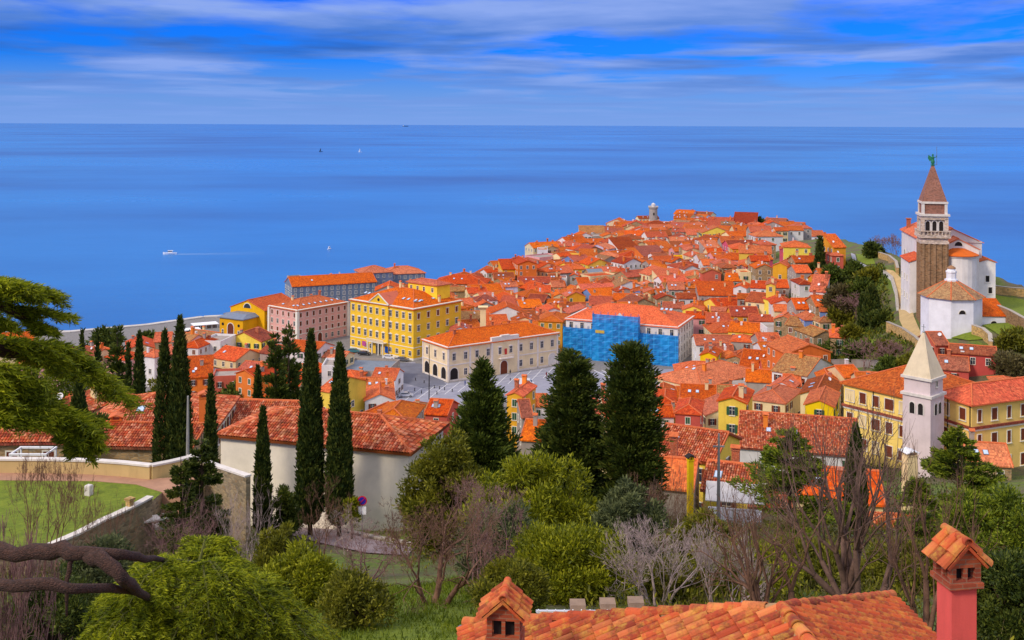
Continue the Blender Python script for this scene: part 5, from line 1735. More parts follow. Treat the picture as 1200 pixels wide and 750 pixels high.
# bollards
b = MB(); b.lathe([(.14, 0), (.12, .7), (.16, .75), (.1, .9), (.02, .92)], 8); bm_ = b.build('bollard', M_dark)
first = True
for i, (px, py) in enumerate([(497, 449), (503, 452), (509, 455), (515, 456), (521, 457), (487, 446), (530, 459), (486, 458), (494, 461), (512, 462), (598, 446), (606, 446)]):
    x, y = G_(px, py, 3.05); o_ = bm_ if i == 0 else bm_.copy()
    if i: COL.objects.link(o_)
    o_.location = (x, y, 3.05); tag(o_, 'dark iron bollard standing on the paving of the square', 'bollard', 'bollards on the square')

# tall square chimney stack behind the town hall
p_ = P(566, 385, 372); t = thing('chimney_stack', 'tall square stone chimney stack with a flared top behind the town hall', 'chimney', (p_.x, p_.y, 3))
zt_ = float(P(566, 359, 372).z) - 3
b = MB(); b.box(-1, -1, -1, 1, 1, zt_ - .9); b.build('shaft', WALL['c'], t); b = MB(); b.loft([[(-1, -1, zt_ - .9), (1, -1, zt_ - .9), (1, 1, zt_ - .9), (-1, 1, zt_ - .9)], [(-1.7, -1.7, zt_ - .2), (1.7, -1.7, zt_ - .2), (1.7, 1.7, zt_ - .2), (-1.7, 1.7, zt_ - .2)], [(-1.7, -1.7, zt_), (1.7, -1.7, zt_), (1.7, 1.7, zt_), (-1.7, 1.7, zt_)]]); b.build('cap', WALL['c'], t)

# ---------------------------------------------------------------- shore: pier, sea wall, boats
b = MB(); pr = [G_(x, y, 1.4) for x, y in ((150, 399), (206, 389), (226, 381), (254, 374), (262, 381), (240, 392), (200, 404), (150, 412))]
b.prism(pr, -3, 1.6); tag(b.build('quay', plain('quay_concrete', (206, 204, 210), .85, .1, .3)), kind='structure')
b = MB()
for i in range(len(COAST) - 3):
    a_, c_ = Vector(COAST[i]), Vector(COAST[i + 1])
    if a_.y < 320 and c_.y < 320: continue
    k_ = max(1, int((c_ - a_).length / 12))
    for j in range(k_):
        p0 = a_ + (c_ - a_) * j / k_; p1 = a_ + (c_ - a_) * (j + 1) / k_; n_ = Vector((c_.y - a_.y, a_.x - c_.x)).normalized() * -1
        h_ = 3.3
        q = [(p0 + n_ * 2.4), (p1 + n_ * 2.4), (p1 - n_ * .6), (p0 - n_ * .6)]
        b.prism([tuple(v_) for v_ in q], -4, h_ + .004 * ((i * 7 + j) % 5))
tag(b.build('sea_wall', plain('sea_wall_stone', (196, 190, 184), .9, .2, .4)), 'pale stone sea wall running round the shore of the town', 'sea wall')
def shed(px, py, w_, d_, h_, yaw, label):
    x, y = G_(px, py, 1.6); t = thing('pavilion', label, 'pavilion', (x, y, 1.6), R_(yaw), 'white shelters on the quay')
    b = MB(); b.box(-w_ / 2 - .4, -d_ / 2 - .4, h_, w_ / 2 + .4, d_ / 2 + .4, h_ + .25); b.build('roof', M_white, t)
    b = MB(); b.box(-w_ / 2, -d_ / 2 + 1.5, 0, w_ / 2, d_ / 2, h_); b.build('wall', WALL['g'], t)
    for i in range(5):
        b = MB(); b.box(-w_ / 2 + i * w_ / 4 - .1, -d_ / 2, 0, -w_ / 2 + i * w_ / 4 + .1, -d_ / 2 + .2, h_); b.build('post', M_white, t)
shed(240, 388, 9, 5, 2.8, 28, 'long white shelter on the quay, nearer the theatre')
shed(222, 394, 7, 4, 2.6, 28, 'smaller white shelter on the quay towards the tall cypress')
M_hull = plain('hull_white', (226, 230, 238), .4, .08, .5); M_hulld = plain('hull_dark', (40, 50, 70), .5)
def boat(px, py, L_, yawd, label, kind='motor', D=None, hull=None):
    x, y = G_(px, py, 0.0); t = thing('boat' if kind != 'ship' else 'ship', label, 'boat' if kind != 'ship' else 'ship', (x, y, 0), R_(yawd))
    W_ = L_ * .15; H_ = L_ * .12 if kind != 'ship' else L_ * .07
    b = MB(); rings = []
    for s_, wf, zf_ in ((-.5, .75, .0), (-.3, 1, 0), (.1, 1, 0), (.35, .6, .15), (.5, .04, .5)):
        rings.append([(s_ * L_, -W_ * wf, H_ * (1 + zf_)), (s_ * L_ * .97, -W_ * wf * .6, -.3), (s_ * L_ * .97, W_ * wf * .6, -.3), (s_ * L_, W_ * wf, H_ * (1 + zf_))])
    b.loft(rings); b.build('hull', hull or M_hull, t)
    b = MB()
    if kind == 'sail':
        b.tube([(0, 0, H_), (0, 0, L_ * 1.2)], .08, 5); b.build('mast', M_metal, t)
        b = MB(); b.loft([[(.1, -.03, H_ + .6), (-L_ * .42, -.03, H_ + .6), (.1, -.03, L_ * 1.15)], [(.1, .03, H_ + .6), (-L_ * .42, .03, H_ + .6), (.1, .03, L_ * 1.15)]]); b.build('sail', hull or M_white, t)
    elif kind == 'motor':
        b.box(-L_ * .18, -W_ * .6, H_, L_ * .12, W_ * .6, H_ + 1.3); b.box(-L_ * .24, -W_ * .7, H_ + 1.3, L_ * .16, W_ * .7, H_ + 1.42); b.build('cabin', M_white, t)
        b = MB(); b.box(-L_ * .17, -W_ * .62, H_ + .6, L_ * .125, W_ * .62, H_ + 1.1); b.build('windows', M_glass, t)
    else:
        b.box(-L_ * .42, -W_ * .8, H_, -L_ * .28, W_ * .8, H_ + L_ * .1); b.build('bridge', M_white, t)
        b = MB(); b.box(-L_ * .2, -W_ * .8, H_, L_ * .35, W_ * .8, H_ + L_ * .03); b.build('cargo', M_hulld, t)
    return t
bt = boat(199, 298, 8.6, -172, 'white motorboat leaving a thin wake on the sea to the left')
boat(376, 178, 11, 30, 'tiny dark sailing boat far out on the sea', 'sail', hull=M_hulld)
boat(422, 178.5, 11, 10, 'tiny white sailing boat far out, right of the dark one', 'sail')
boat(386, 292, 3.6, 60, 'small white dinghy moored above the pink building', 'motor')
boat(475, 148.2, 190, 5, 'hazy cargo ship on the horizon line', 'ship', hull=M_hulld)
m, nt, p = newmat('foam'); p.inputs['Base Color'].default_value = (.45, .6, .85, 1); p.inputs['Roughness'].default_value = .6
b = MB(); w0 = Vector(bt.location.xy)
for sgn in (-1, 1):
    pts = [(w0.x + 3.5 + i * 4, w0.y + sgn * (.5 + i * .28) + i * .55 + .3 * math.sin(i)) for i in range(15)]
    for i in range(14):
        wd = .35 * (1 - i / 16)
        b.face([(pts[i][0], pts[i][1] - wd, .03), (pts[i + 1][0], pts[i + 1][1] - wd * .93, .03), (pts[i + 1][0], pts[i + 1][1] + wd * .93, .03), (pts[i][0], pts[i][1] + wd, .03)])
tag(b.build('wake', m), kind='stuff', label='thin white wake behind the motorboat')

# ---------------------------------------------------------------- walls and paths on the church hill
M_gold = stonemat('golden_stone', (196, 158, 96), (170, 150, 110), 1.8); M_path = plain('gravel_path', (196, 168, 120), .95, .14, .6); M_gpath = plain('grey_path', (150, 150, 160), .9, .12, .5)
M_lawn, nt, p = newmat('lawn_grass'); g = nd(nt, 'ShaderNodeNewGeometry').outputs['Position']
nt.links.new(ramp(nt, noise(nt, g, 1.8, 6, .75), [(.3, (.08, .115, .004)), (.5, (.15, .205, .006)), (.72, (.23, .275, .014))]), p.inputs['Base Color']); p.inputs['Roughness'].default_value = .95
bump(nt, p, noise(nt, g, 14, 4, .7), .9, .08)
def wall_line(name, pts, h_, th_, mat, label, base=2.0, coping=None, zt_list=None, cat='wall', group=None):
    """pts: world (x,y); top follows the ground plus h unless given"""
    t = thing(name, label, cat, (0, 0, 0), 0, group)
    b = MB(); c_ = MB(); n = len(pts); V2 = [Vector(p_) for p_ in pts]; off = []
    for i in range(n):
        d_ = (V2[min(i + 1, n - 1)] - V2[max(i - 1, 0)]).normalized(); off.append(Vector((-d_.y, d_.x)))
    zs = [(zt_list[i] if zt_list else gz(*pts[i]) + h_) for i in range(n)]
    def rings(tk, lo, hi):
        return [[(*(V2[i] - off[i] * tk / 2), lo(i)), (*(V2[i] + off[i] * tk / 2), lo(i)), (*(V2[i] + off[i] * tk / 2), hi(i)), (*(V2[i] - off[i] * tk / 2), hi(i))] for i in range(n)]
    b.loft(rings(th_, lambda i: min(zs[i] - h_, gz(*pts[i])) - base, lambda i: zs[i] - .1)); b.build('masonry', mat, t)
    c_.loft(rings(th_ + .16, lambda i: zs[i] - .1, lambda i: zs[i] + .03)); c_.build('coping', coping or M_kerb, t)
    return t
def hp(l_, h_=0.0): return [tuple(hit(x, y, h_, 90)[:2]) for x, y in l_]
draped('gravel_path', [(1036, 316), (1047, 318), (1057, 328), (1064, 350), (1071, 372), (1082, 396), (1082, 404), (1062, 392), (1054, 376), (1052, 350), (1046, 330), (1036, 321)], M_path, .22)
draped('footpath', [(997, 297), (1002, 299), (1004, 306), (1016, 312), (1036, 316), (1036, 321), (1012, 317), (999, 309)], M_gpath, .25)
draped('lawn', [(1003, 298), (1022, 302), (1026, 310), (1016, 311), (1005, 306)], M_lawn, .3)
draped('lawn', [(1092, 388), (1130, 386), (1152, 391), (1160, 398), (1135, 400), (1098, 396)], M_lawn, .25)
draped('lawn', [(1160, 345), (1200, 352), (1215, 420), (1180, 400), (1152, 382), (1180, 380)], M_lawn, .25)
draped('lawn', [(1010, 400), (1060, 400), (1075, 415), (1060, 424), (1015, 424), (1000, 412)], M_lawn, .25)
wall_line('stone_wall', hp([(1036, 321), (1045, 328), (1050, 345), (1052, 364)]), 1.1, .6, WALL['w'], 'pale low wall curving along the left edge of the church path', 4)
wall_line('stone_wall', hp([(1040, 388), (1058, 396), (1072, 406), (1083, 416)]), 2.6, .7, M_gold, 'golden stone retaining wall below the end of the church path', 5)
wall_line('stone_wall', hp([(1140, 392), (1152, 396), (1160, 403), (1161, 412)]), 2.4, .8, M_gold, 'stepped golden wall at the right corner of the baptistery lawn', 4)
wall_line('stone_wall', hp([(1030, 302), (1042, 306), (1050, 314), (1052, 322)]), 2.2, .7, M_gold, 'curved stone wall left of the church nave', 3)
wall_line('stone_wall', [(126, 316), (134, 309), (142, 304), (152, 298), (168, 290)], 2.3, .7, M_gold, 'stone boundary wall along the cliff edge right of the church', 4)
wall_line('stone_wall', hp([(1000, 322), (1012, 330), (1020, 345), (1014, 358)]), 3.0, .7, TB, 'brown stone terrace wall in the gardens below the church', 4)
wall_line('stone_wall', hp([(962, 430), (1000, 431), (1034, 433)]), 2.2, .6, WALL['g'], 'grey garden wall below the green garden slope', 3)
wall_line('stone_wall', hp([(1166, 372), (1184, 380), (1205, 392)]), 3.5, .7, TB, 'brown retaining wall on the grass slope right of the baptistery', 4)

# ---------------------------------------------------------------- terrace with the lawn, on the left
TZ = 58.0
def TP_(px, py, z=TZ):
    D = (CAMZ - z) / -ray(px, py).z; q = P(px, py, D); return (q.x, q.y)
M_stw = stonemat('garden_stone', (150, 132, 104), (140, 130, 110), 2.6)
lawn_o = [TP_(x, y) for x, y in ((-120, 562), (0, 563), (110, 564), (160, 568), (190, 577), (172, 592), (140, 606), (95, 626), (40, 646), (-120, 660))]
b = MB(); b.prism(lawn_o, 50, TZ); n_top = len(b.f) - 1; b.m[n_top] = 1
tag(b.build('lawn', [M_stw, M_lawn]), kind='structure')
path_o = [TP_(x, y) for x, y in ((-120, 553), (0, 554), (110, 556), (176, 561.5), (200, 560), (232, 556), (215, 580), (190, 577), (160, 568), (110, 564), (0, 563), (-120, 562))]
b = MB(); b.prism(path_o, 50, TZ + .03); tag(b.build('terrace_path', plain('terrace_paving', (176, 134, 110), .9, .15, 1.2)), kind='structure')
M_plast = wallmat('old_plaster', (214, 186, 128), .5)
wall_line('parapet_wall', [TP_(x, y) for x, y in ((-120, 552.5), (0, 553.5), (60, 554), (110, 555.5), (145, 558), (177, 561.5))], 1.05, .4, M_plast, 'curved plaster parapet with pale coping round the lawn terrace', 6, M_whites, [TZ + 1.05] * 6)
wall_line('parapet_wall', [TP_(177, 561.5), TP_(200, 556), TP_(222, 549)], 1.1, .4, M_plast, 'short parapet running back from the corner of the terrace', 6, M_whites, [TZ + 1.05, TZ + 1.0, TZ + .9])
wall_line('stone_wall', [tuple(P(222, 560, 82)[:2]), tuple(P(250, 560, 79.5)[:2]), tuple(P(291, 560, 76)[:2])], 4.6, .35, M_stw, 'tall stone retaining wall at the right end of the terrace', 3, M_whites, [58.7, 58.8, 59.1])
wall_line('garden_wall', [TP_(176, 590), TP_(160, 599), TP_(140, 607), TP_(118, 617), TP_(92, 629), TP_(60, 641), TP_(30, 652)], .55, .35, M_stw, 'low stepped garden wall along the lower edge of the lawn', 5, M_whites, [58.5, 58.5, 58.4, 58.4, 58.3, 58.2, 58.2])
b = MB(); x, y = TP_(104, 580); b.lathe([(.3, 0), (.3, .62), (.26, .7), (.05, .74)], 4, rot=.5); tag(b.build('stone_block', M_whites, None, (x, y, TZ)), 'small white stone block standing on the lawn', 'stone block')
b = MB(); x, y = TP_(152, 601); b.lathe([(.26, 0), (.26, .8), (.36, .85), (.36, 1.0), (.05, 1.05)], 4, rot=.3); tag(b.build('gate_pillar', M_gold, None, (x, y, TZ)), 'short stone pillar with a cap at the edge of the lawn', 'pillar')
b = MB(); b.box(-2.2, -.5, 0, 2.2, .5, .1)
for i in range(5): b.box(-2.2 + i * .9, .5, -.2 * i - .2, -1.3 + i * .9, 1.4, -.2 * i)
x, y = TP_(158, 612, 57); tag(b.build('stone_steps', M_whites, None, (x, y, 57.0), .5), 'white stone steps beside the low garden wall', 'steps')
# outbuildings on the left, beyond the terrace
def hx(px, D, ez, wpx, h_, d_, yawd, kind, wall, roof, label, **kw):
    x = ray(px, 500).x * D; yaw = R_(yawd); w_ = wpx * D / FPX / abs(math.cos(yaw))
    kw.setdefault('group', 'houses of the near slope'); kw.setdefault('k', .38)
    return house(x - math.sin(yaw) * d_ / 2, D + math.cos(yaw) * d_ / 2, w_, d_, h_, yaw, kind, wall, roof, g=ez - h_, label=label, base=-6, noreg=True, **kw)
M_long = wallmat('long_wall', (242, 230, 214), .2); WALL['L'] = M_long
hx(366, 90.0, 57.4, 232, 6.2, 8.4, -16, 'h', 'L', 'n', 'long white windowless building with a weathered tiled roof behind the cypresses', wins='', chim=0, sky=0, dish=False, k=.33, o=.4)
hx(166, 99, 54.3, 118, 5, 7, -3, 'g', 'b', 'n', 'low stone house with a tiled roof just behind the terrace parapet', wins='', chim=0, sky=0, dish=False, k=.3)
hx(175, 111, 52.6, 150, 7, 12, 4, 'h', 'c', 'n', 'broad tiled house with an orange chimney beyond the terrace', chim=0, sky=1, dish=False, wins='K', k=.34)
hx(290, 120, 50.4, 120, 7, 9, -6, 'g', 'c', 'n', 'house with a long tiled roof and yellow hatch behind the white building', chim=0, sky=0, wins='K', k=.34)
hx(36, 96, 55.6, 84, 5, 7, 3, 'g', 'b', 'n', 'stone house with red shutters and a white pergola frame at the left edge', wins='C', chim=0, sky=0, dish=False)
hx(60, 122, 51.0, 56, 7, 10, -20, 'h', 'c', 'n', 'hipped tiled house seen above the red-shuttered stone house', chim=1, sky=0, wins='K')
# white pergola frame by the stone house
x = ray(33, 500).x * 91; t = thing('pergola', 'white square pergola frame in front of the red-shuttered stone house', 'pergola', (x, 91, 52.5))
b = MB()
for a_ in (-1.5, 1.5): b.box(a_ - .07, -.07, 0, a_ + .07, .07, 3.3); b.box(a_ - .07, 1.9, 0, a_ + .07, 2.04, 3.3)
b.build('posts', M_white, t); b = MB(); b.box(-1.6, -.1, 3.3, 1.6, .1, 3.45); b.box(-1.6, 1.87, 3.3, 1.6, 2.07, 3.45); b.box(-1.57, .1, 3.32, -1.43, 1.87, 3.44); b.box(1.43, .1, 3.32, 1.57, 1.87, 3.44); b.build('beams', M_white, t)
def bigchim(px, top, D, bot_z, w_, mat, label, yaw=0.2, capm=None, name='chimney'):
    zt_ = float(P(px, top, D).z); x = ray(px, top).x * D
    t = thing(name, label, 'chimney', (x, D, bot_z), yaw, 'freestanding chimney stacks of the near slope')
    h_ = zt_ - bot_z
    b = MB(); b.box(-w_ / 2, -w_ / 2, -2, w_ / 2, w_ / 2, h_ - .55); b.build('stack', mat, t)
    b = MB(); e = w_ / 2 + .06
    for sx_ in (-1, 1):
        for sy_ in (-1, 1): b.box(sx_ * w_ * .38 - .08, sy_ * w_ * .38 - .08, h_ - .55, sx_ * w_ * .38 + .08, sy_ * w_ * .38 + .08, h_ - .25)
    b.box(-e, -e, h_ - .6, e, e, h_ - .53); b.build('vent', mat, t)
    b = MB(); e = w_ / 2 + .18
    b.loft([[(-e, -e, h_ - .25), (0, -e, h_), (e, -e, h_ - .25), (e, -e, h_ - .33), (0, -e, h_ - .1), (-e, -e, h_ - .33)], [(-e, e, h_ - .25), (0, e, h_), (e, e, h_ - .25), (e, e, h_ - .33), (0, e, h_ - .1), (-e, e, h_ - .33)]]); b.build('cap', capm or M_cap, t)
    return t
ORW = wallmat('chimney_orange', (224, 116, 56), .2)
bigchim(240, 458, 104, 51, 1.0, ORW, 'tall orange chimney with a little tiled roof near the cypress')
bigchim(137, 484, 103, 51, 1.0, ORW, 'squat orange chimney on the roof beyond the terrace')
bigchim(1066, 526, 108, 44, 1.1, WALL['c'], 'tall cream chimney rising among the bare trees', capm=M_white)
bigchim(809, 532, 102, 44, .5, WALL['v'], 'slender yellow chimney beside the utility pole', capm=M_dark)
# utility poles, sign
M_pole2 = plain('concrete_pole', (150, 148, 146), .9, .15, 2)
t = post(842, 602, 508, 'grey utility pole left of the bare trees on the slope', 92, .14, False, 'utility pole', 'utility_pole', M_pole2, z=float(P(842, 602, 92).z) - 1)
b = MB(); b.box(-.5, -.06, 6.7, .5, .06, 6.82); b.build('crossarm', M_pole2, t)
post(220, 540, 464, 'pale grey pole standing behind the terrace beside the tall cypress', 84, .12, False, 'utility pole', 'utility_pole', M_pole2, z=float(P(220, 540, 84).z) - 1)
p_ = hit(425, 612, 0, 50); ds = 82.0; x = ray(424.6, 590).x * ds; z0 = gz(x, ds); zc = float(P(424.6, 586.5, ds).z)
t = thing('road_sign', 'round blue and red no-parking sign with a white plate below it', 'road sign', (x, ds, z0))
b = MB(); b.tube([(0, 0, -.3), (0, 0, zc - z0 + .35)], .035, 6); b.build('post', M_metal, t)
b = MB(); b.lathe([(.36, -.02), (.36, .02)], 24); o_ = b.build('red_disc', plain('sign_red', (200, 20, 40), .5, .04), t, (0, -.06, zc - z0)); o_.rotation_euler = (R_(90), 0, 0)
b = MB(); b.lathe([(.28, -.02), (.28, .02)], 24); b.build('blue_face', plain('sign_blue', (30, 30, 150), .5, .04), o_, (0, 0, .012))
b = MB(); b.box(-.33, -.025, -.045, .33, .025, -.005)
q = b.build('red_bar', MATS['sign_red'], o_, (0, 0, .06)); q.rotation_euler.z = R_(45)
b = MB(); b.box(-.3, -.09, zc - z0 - 1.05, .3, -.05, zc - z0 - .45); b.build('white_plate', M_white, t)
# lower road with kerb
rp = [(286, 598), (330, 607), (380, 619), (430, 632), (485, 643), (478, 652), (430, 649), (375, 637), (325, 624), (286, 613)]
draped('lower_road', rp, plain('road_surface', (142, 126, 130), .9, .15, .8), .09, step=1.5)
kp = [tuple(hit(x, y, 0, 30)[:2]) for x, y in ((286, 597), (330, 606), (380, 617.5), (430, 630), (500, 643))]
wall_line('kerb', kp, .22, .35, M_kerb, 'pale kerb along the upper edge of the lower road', .5, M_kerb)
bpy.data.objects['kerb']['kind'] = 'structure'
draped('grass_verge', [(286, 575), (330, 585), (440, 606), (500, 625), (500, 641), (430, 628), (380, 616), (330, 604), (286, 595)], M_lawn, .1, step=1.5)
draped('meadow', [(380, 690), (440, 700), (520, 690), (600, 700), (620, 760), (560, 800), (420, 800), (360, 740)], M_lawn, .08, step=1.2)
# terrace pergola and small roofs on the right slope
x = ray(861, 580).x * 98; t = thing('terrace_pergola', 'white railed terrace with a pale awning on the right slope', 'terrace', (x, 98, 47.0), R_(-12))
b = MB(); b.box(-2.4, -1.2, -3, 2.4, 2, 1.4); b.build('base', WALL['w'], t)
b = MB()
for i in range(12): b.box(-2.35 + i * .42, -1.2, 1.4, -2.25 + i * .42, -1.1, 2.3)
b.box(-2.4, -1.23, 2.3, 2.4, -1.07, 2.4); b.build('railing', M_white, t)
b = MB(); b.loft([[(-2.6, -1.3, 3.0), (2.6, -1.3, 3.0), (2.6, 2, 3.7), (-2.6, 2, 3.7)], [(-2.6, -1.3, 3.08), (2.6, -1.3, 3.08), (2.6, 2, 3.78), (-2.6, 2, 3.78)]]); b.build('awning', M_whites, t)
hx(903, 100, 48.6, 44, 3, 5, -8, 'g', 'c', 'n', 'small red-tiled outbuilding right of the railed terrace', wins='', chim=0, sky=0, dish=False)
hx(1072, 96, 47.0, 84, 5, 6, -10, 'g', 'c', 'n', 'low house with a plain tiled roof below the bare trees', wins='', chim=0, sky=0, dish=False)
hx(985, 108, 46.5, 92, 7, 9, -14, 'g', 'c', 'o', 'bright orange roofed house seen through the bare trees', wins='K', chim=1, sky=1)

hx(800, 118, 47.6, 66, 8, 10, -28, 'g', 'y', 'n', 'tiled house with a pale ridge in front of the yellow corner house', wins='K', chim=0, sky=1)
hx(786, 104, 49.1, 48, 6, 8, -15, 'g', 'g', 'o', 'orange tiled house right of the tallest dark conifer', wins='', chim=1, sky=0)
hx(852, 106, 48.0, 52, 6, 8, -20, 'g', 'y', 'n', 'tiled house right behind the utility pole', wins='K', chim=1, sky=1)
# ---------------------------------------------------------------- foliage kit
rg = np.random.RandomState(7)
def leafmat(name, lo, mid, hi, scale=.7, rough=.6, trans=.25):
    m, nt, p = newmat(name)
    ge = nd(nt, 'ShaderNodeNewGeometry'); g = ge.outputs['Position']; ri = ge.outputs['Random Per Island']
    n1 = noise(nt, g, scale, 4, .6)
    f = mathn(nt, 'ADD', mathn(nt, 'MULTIPLY', n1, .62), mathn(nt, 'MULTIPLY', ri, .38))
    c = ramp(nt, f, [(.3, lo), (.5, mid), (.72, hi)])
    nt.links.new(c, p.inputs['Base Color']); p.inputs['Roughness'].default_value = rough; p.inputs['Specular IOR Level'].default_value = .25
    if trans:
        t_ = nd(nt, 'ShaderNodeBsdfTranslucent'); nt.links.new(c, t_.inputs['Color'])
        mx = nd(nt, 'ShaderNodeMixShader'); mx.inputs[0].default_value = trans
        nt.links.new(p.outputs[0], mx.inputs[1]); nt.links.new(t_.outputs[0], mx.inputs[2])
        nt.links.new(mx.outputs[0], [n for n in nt.nodes if n.type == 'OUTPUT_MATERIAL'][0].inputs[0])
    return m
L_cyp = leafmat('cypress_leaf', (.014, .030, .006), (.045, .072, .010), (.12, .135, .018), 1.6, .7, .1)
L_con = leafmat('conifer_leaf', (.02, .038, .006), (.065, .098, .010), (.15, .185, .02), 1.2, .7, .12)
L_ced = leafmat('cedar_leaf', (.035, .06, .005), (.12, .165, .008), (.27, .31, .018), 1.3, .65, .2)
L_cedn = leafmat('cedar_leaf_near', (.07, .105, .004), (.25, .295, .008), (.52, .53, .018), 2.6, .6, .4)
T_green = plain('twig_green', (90, 92, 40), .9, .3, 5)
L_oli = leafmat('olive_leaf', (.055, .065, .006), (.15, .15, .010), (.28, .26, .018), .9)
L_yel = leafmat('laurel_leaf', (.08, .10, .004), (.20, .22, .006), (.38, .37, .013), .9)
L_gry = leafmat('grey_leaf', (.05, .07, .03), (.11, .13, .05), (.2, .22, .08), .9)
L_drk = leafmat('dark_leaf', (.02, .036, .007), (.060, .088, .012), (.145, .165, .02), .9)
L_brn = leafmat('dry_leaf', (.06, .045, .02), (.12, .095, .035), (.2, .17, .06), .9)
T_brown = plain('twig_brown', (120, 88, 72), .95, .35, 4); T_pale = plain('twig_pale', (172, 152, 150), .95, .3, 4); T_dark = plain('twig_dark', (120, 94, 84), .95, .35, 4); T_purp = plain('twig_purple', (142, 108, 106), .95, .3, 3)
T_cedar = stonemat('cedar_bark', (74, 48, 38), (58, 38, 32), 24)


def mesh_np(name, V, F, mat, parent=None, loc=None, smooth=False):
    me = bpy.data.meshes.new(name); nv, nf = len(V), len(F); k = F.shape[1]
    me.vertices.add(nv); me.vertices.foreach_set('co', np.ascontiguousarray(V, np.float32).ravel())
    me.loops.add(nf * k); me.loops.foreach_set('vertex_index', np.ascontiguousarray(F, np.int32).ravel())
    me.polygons.add(nf); me.polygons.foreach_set('loop_start', np.arange(nf, dtype=np.int32) * k)
    me.materials.append(mat); me.update(calc_edges=True)
    if smooth: me.polygons.foreach_set('use_smooth', [True] * nf)
    o = bpy.data.objects.new(name, me); COL.objects.link(o)
    if parent: o.parent = parent
    if loc is not None: o.location = loc
    return o


def unit(a): return a / np.maximum(np.linalg.norm(a, axis=1, keepdims=True), 1e-9)


def leaves(name, P_, D_, L, W, mat, parent=None):
    n = len(P_); D_ = unit(D_); s = unit(np.cross(D_, rg.normal(size=(n, 3)))); L = np.broadcast_to(L, n)[:, None] * rg.uniform(.6, 1.3, (n, 1)); W = np.broadcast_to(W, n)[:, None] * rg.uniform(.7, 1.3, (n, 1))
    a = P_ - s * W * .35; b_ = P_ + s * W * .35; m1 = P_ + D_ * L * .5 + s * W * .5; m0 = P_ + D_ * L * .5 - s * W * .5; t_ = P_ + D_ * L
    V = np.stack([a, b_, m1, t_, m0], 1).reshape(-1, 3); F = np.arange(n * 5).reshape(n, 5)
    return mesh_np(name, V, F, mat, parent)


def segmesh(name, segs, mat, parent=None, k=4):
    """segs: n x 8  (p0 p1 r0 r1)"""
    S = np.array(segs, float); p0, p1 = S[:, :3], S[:, 3:6]; d = unit(p1 - p0)
    ref = np.where(np.abs(d[:, 2:3]) < .9, np.array([[0, 0, 1.]]), np.array([[1., 0, 0]])); u = unit(np.cross(d, ref)); w_ = np.cross(d, u)
    an = np.arange(k) * 2 * np.pi / k
    ring = u[:, None] * np.cos(an)[None, :, None] + w_[:, None] * np.sin(an)[None, :, None]
    V = np.concatenate([p0[:, None] + ring * S[:, 6][:, None, None], p1[:, None] + ring * S[:, 7][:, None, None]], 1)
    n = len(S); base = (np.arange(n) * 2 * k)[:, None, None]
    j = np.arange(k); q = np.stack([j, (j + 1) % k, (j + 1) % k + k, j + k], 1)[None]
    return mesh_np(name, V.reshape(-1, 3), (base + q).reshape(-1, 4), mat, parent, smooth=k > 4)


def root_at(px, D, name, label, cat, grp=None, x=None):
    x = ray(px, 500).x * D if x is None else x
    z = gz(x, D)
    return thing(name, label, cat, (x, D, z), 0, grp), x, z


def fbm(a, b_, s=0.0):
    return (np.sin(a * 3.1 + 1.7 * np.sin(b_ * 1.3 + s)) + np.sin(b_ * 2.3 + a * 1.7 + s * 2) + .5 * np.sin(a * 7.3 - b_ * 4.1 + s)) / 2.5


def cypress(px, top, D, wpx, label, n=9000, grp='cypress trees', mat=None, trunk=1.0, lo=.0, z0=None, twin=False):
    t, x, z = root_at(px, D, 'cypress_tree', label, 'tree', grp)
    if z0 is not None: t.location.z = z = z0
    H = float(P(px, top, D).z) - z; R = wpx * D / FPX / 2
    b = MB(); b.tube([(0, 0, -.5), (0, 0, H * .3), (0, 0, H * .9)], [R * .16 + .05, R * .12, .03], 7); b.build('trunk', M_bark, t)
    zt_ = trunk + (H - trunk) * rg.beta(1.1, 1.35, n); u = (zt_ - trunk) / (H - trunk); th = rg.uniform(0, 2 * np.pi, n)
    seed = px * .37
    def prof(u): return R * np.clip(np.minimum(1, (u + .03) * 9) ** .55, 0, 1) * np.clip(1 - u ** 2.6, 0, 1) ** .8 * (1 - .18 * u)
    pr = prof(u) * (1 + .13 * fbm(th * 2, zt_ * 1.4, seed) + .06 * np.sin(th * 9 + zt_ * 3))
    rr_ = pr * rg.uniform(.72, 1.04, n)
    P_ = np.stack([rr_ * np.cos(th), rr_ * np.sin(th), zt_], 1)
    D_ = np.stack([np.cos(th) * .38, np.sin(th) * .38, np.ones(n)], 1) + rg.normal(size=(n, 3)) * .3
    sz = max(.16, D * .0034)
    if twin:
        o2 = np.array([-R * .75, .2, 0]); m_ = rg.rand(n) < .45; P_[m_] = P_[m_] * np.array([.7, .7, .93]) + o2; P_[~m_] *= np.array([.85, .85, 1]); P_[~m_] += np.array([R * .3, 0, 0])
    leaves('crown', P_, D_, sz * 1.25, sz * .42, mat or L_cyp, t)
    b = MB(); prf = [(max(.02, float(prof(np.array(v_))) * .74 * (.6 if twin else 1)), trunk + (H - trunk) * v_) for v_ in np.linspace(.0, .96, 12)]
    b.lathe(prf, 10, R * .25 if twin else 0); o_ = b.build('inner_foliage', mat or L_cyp, t)
    return t


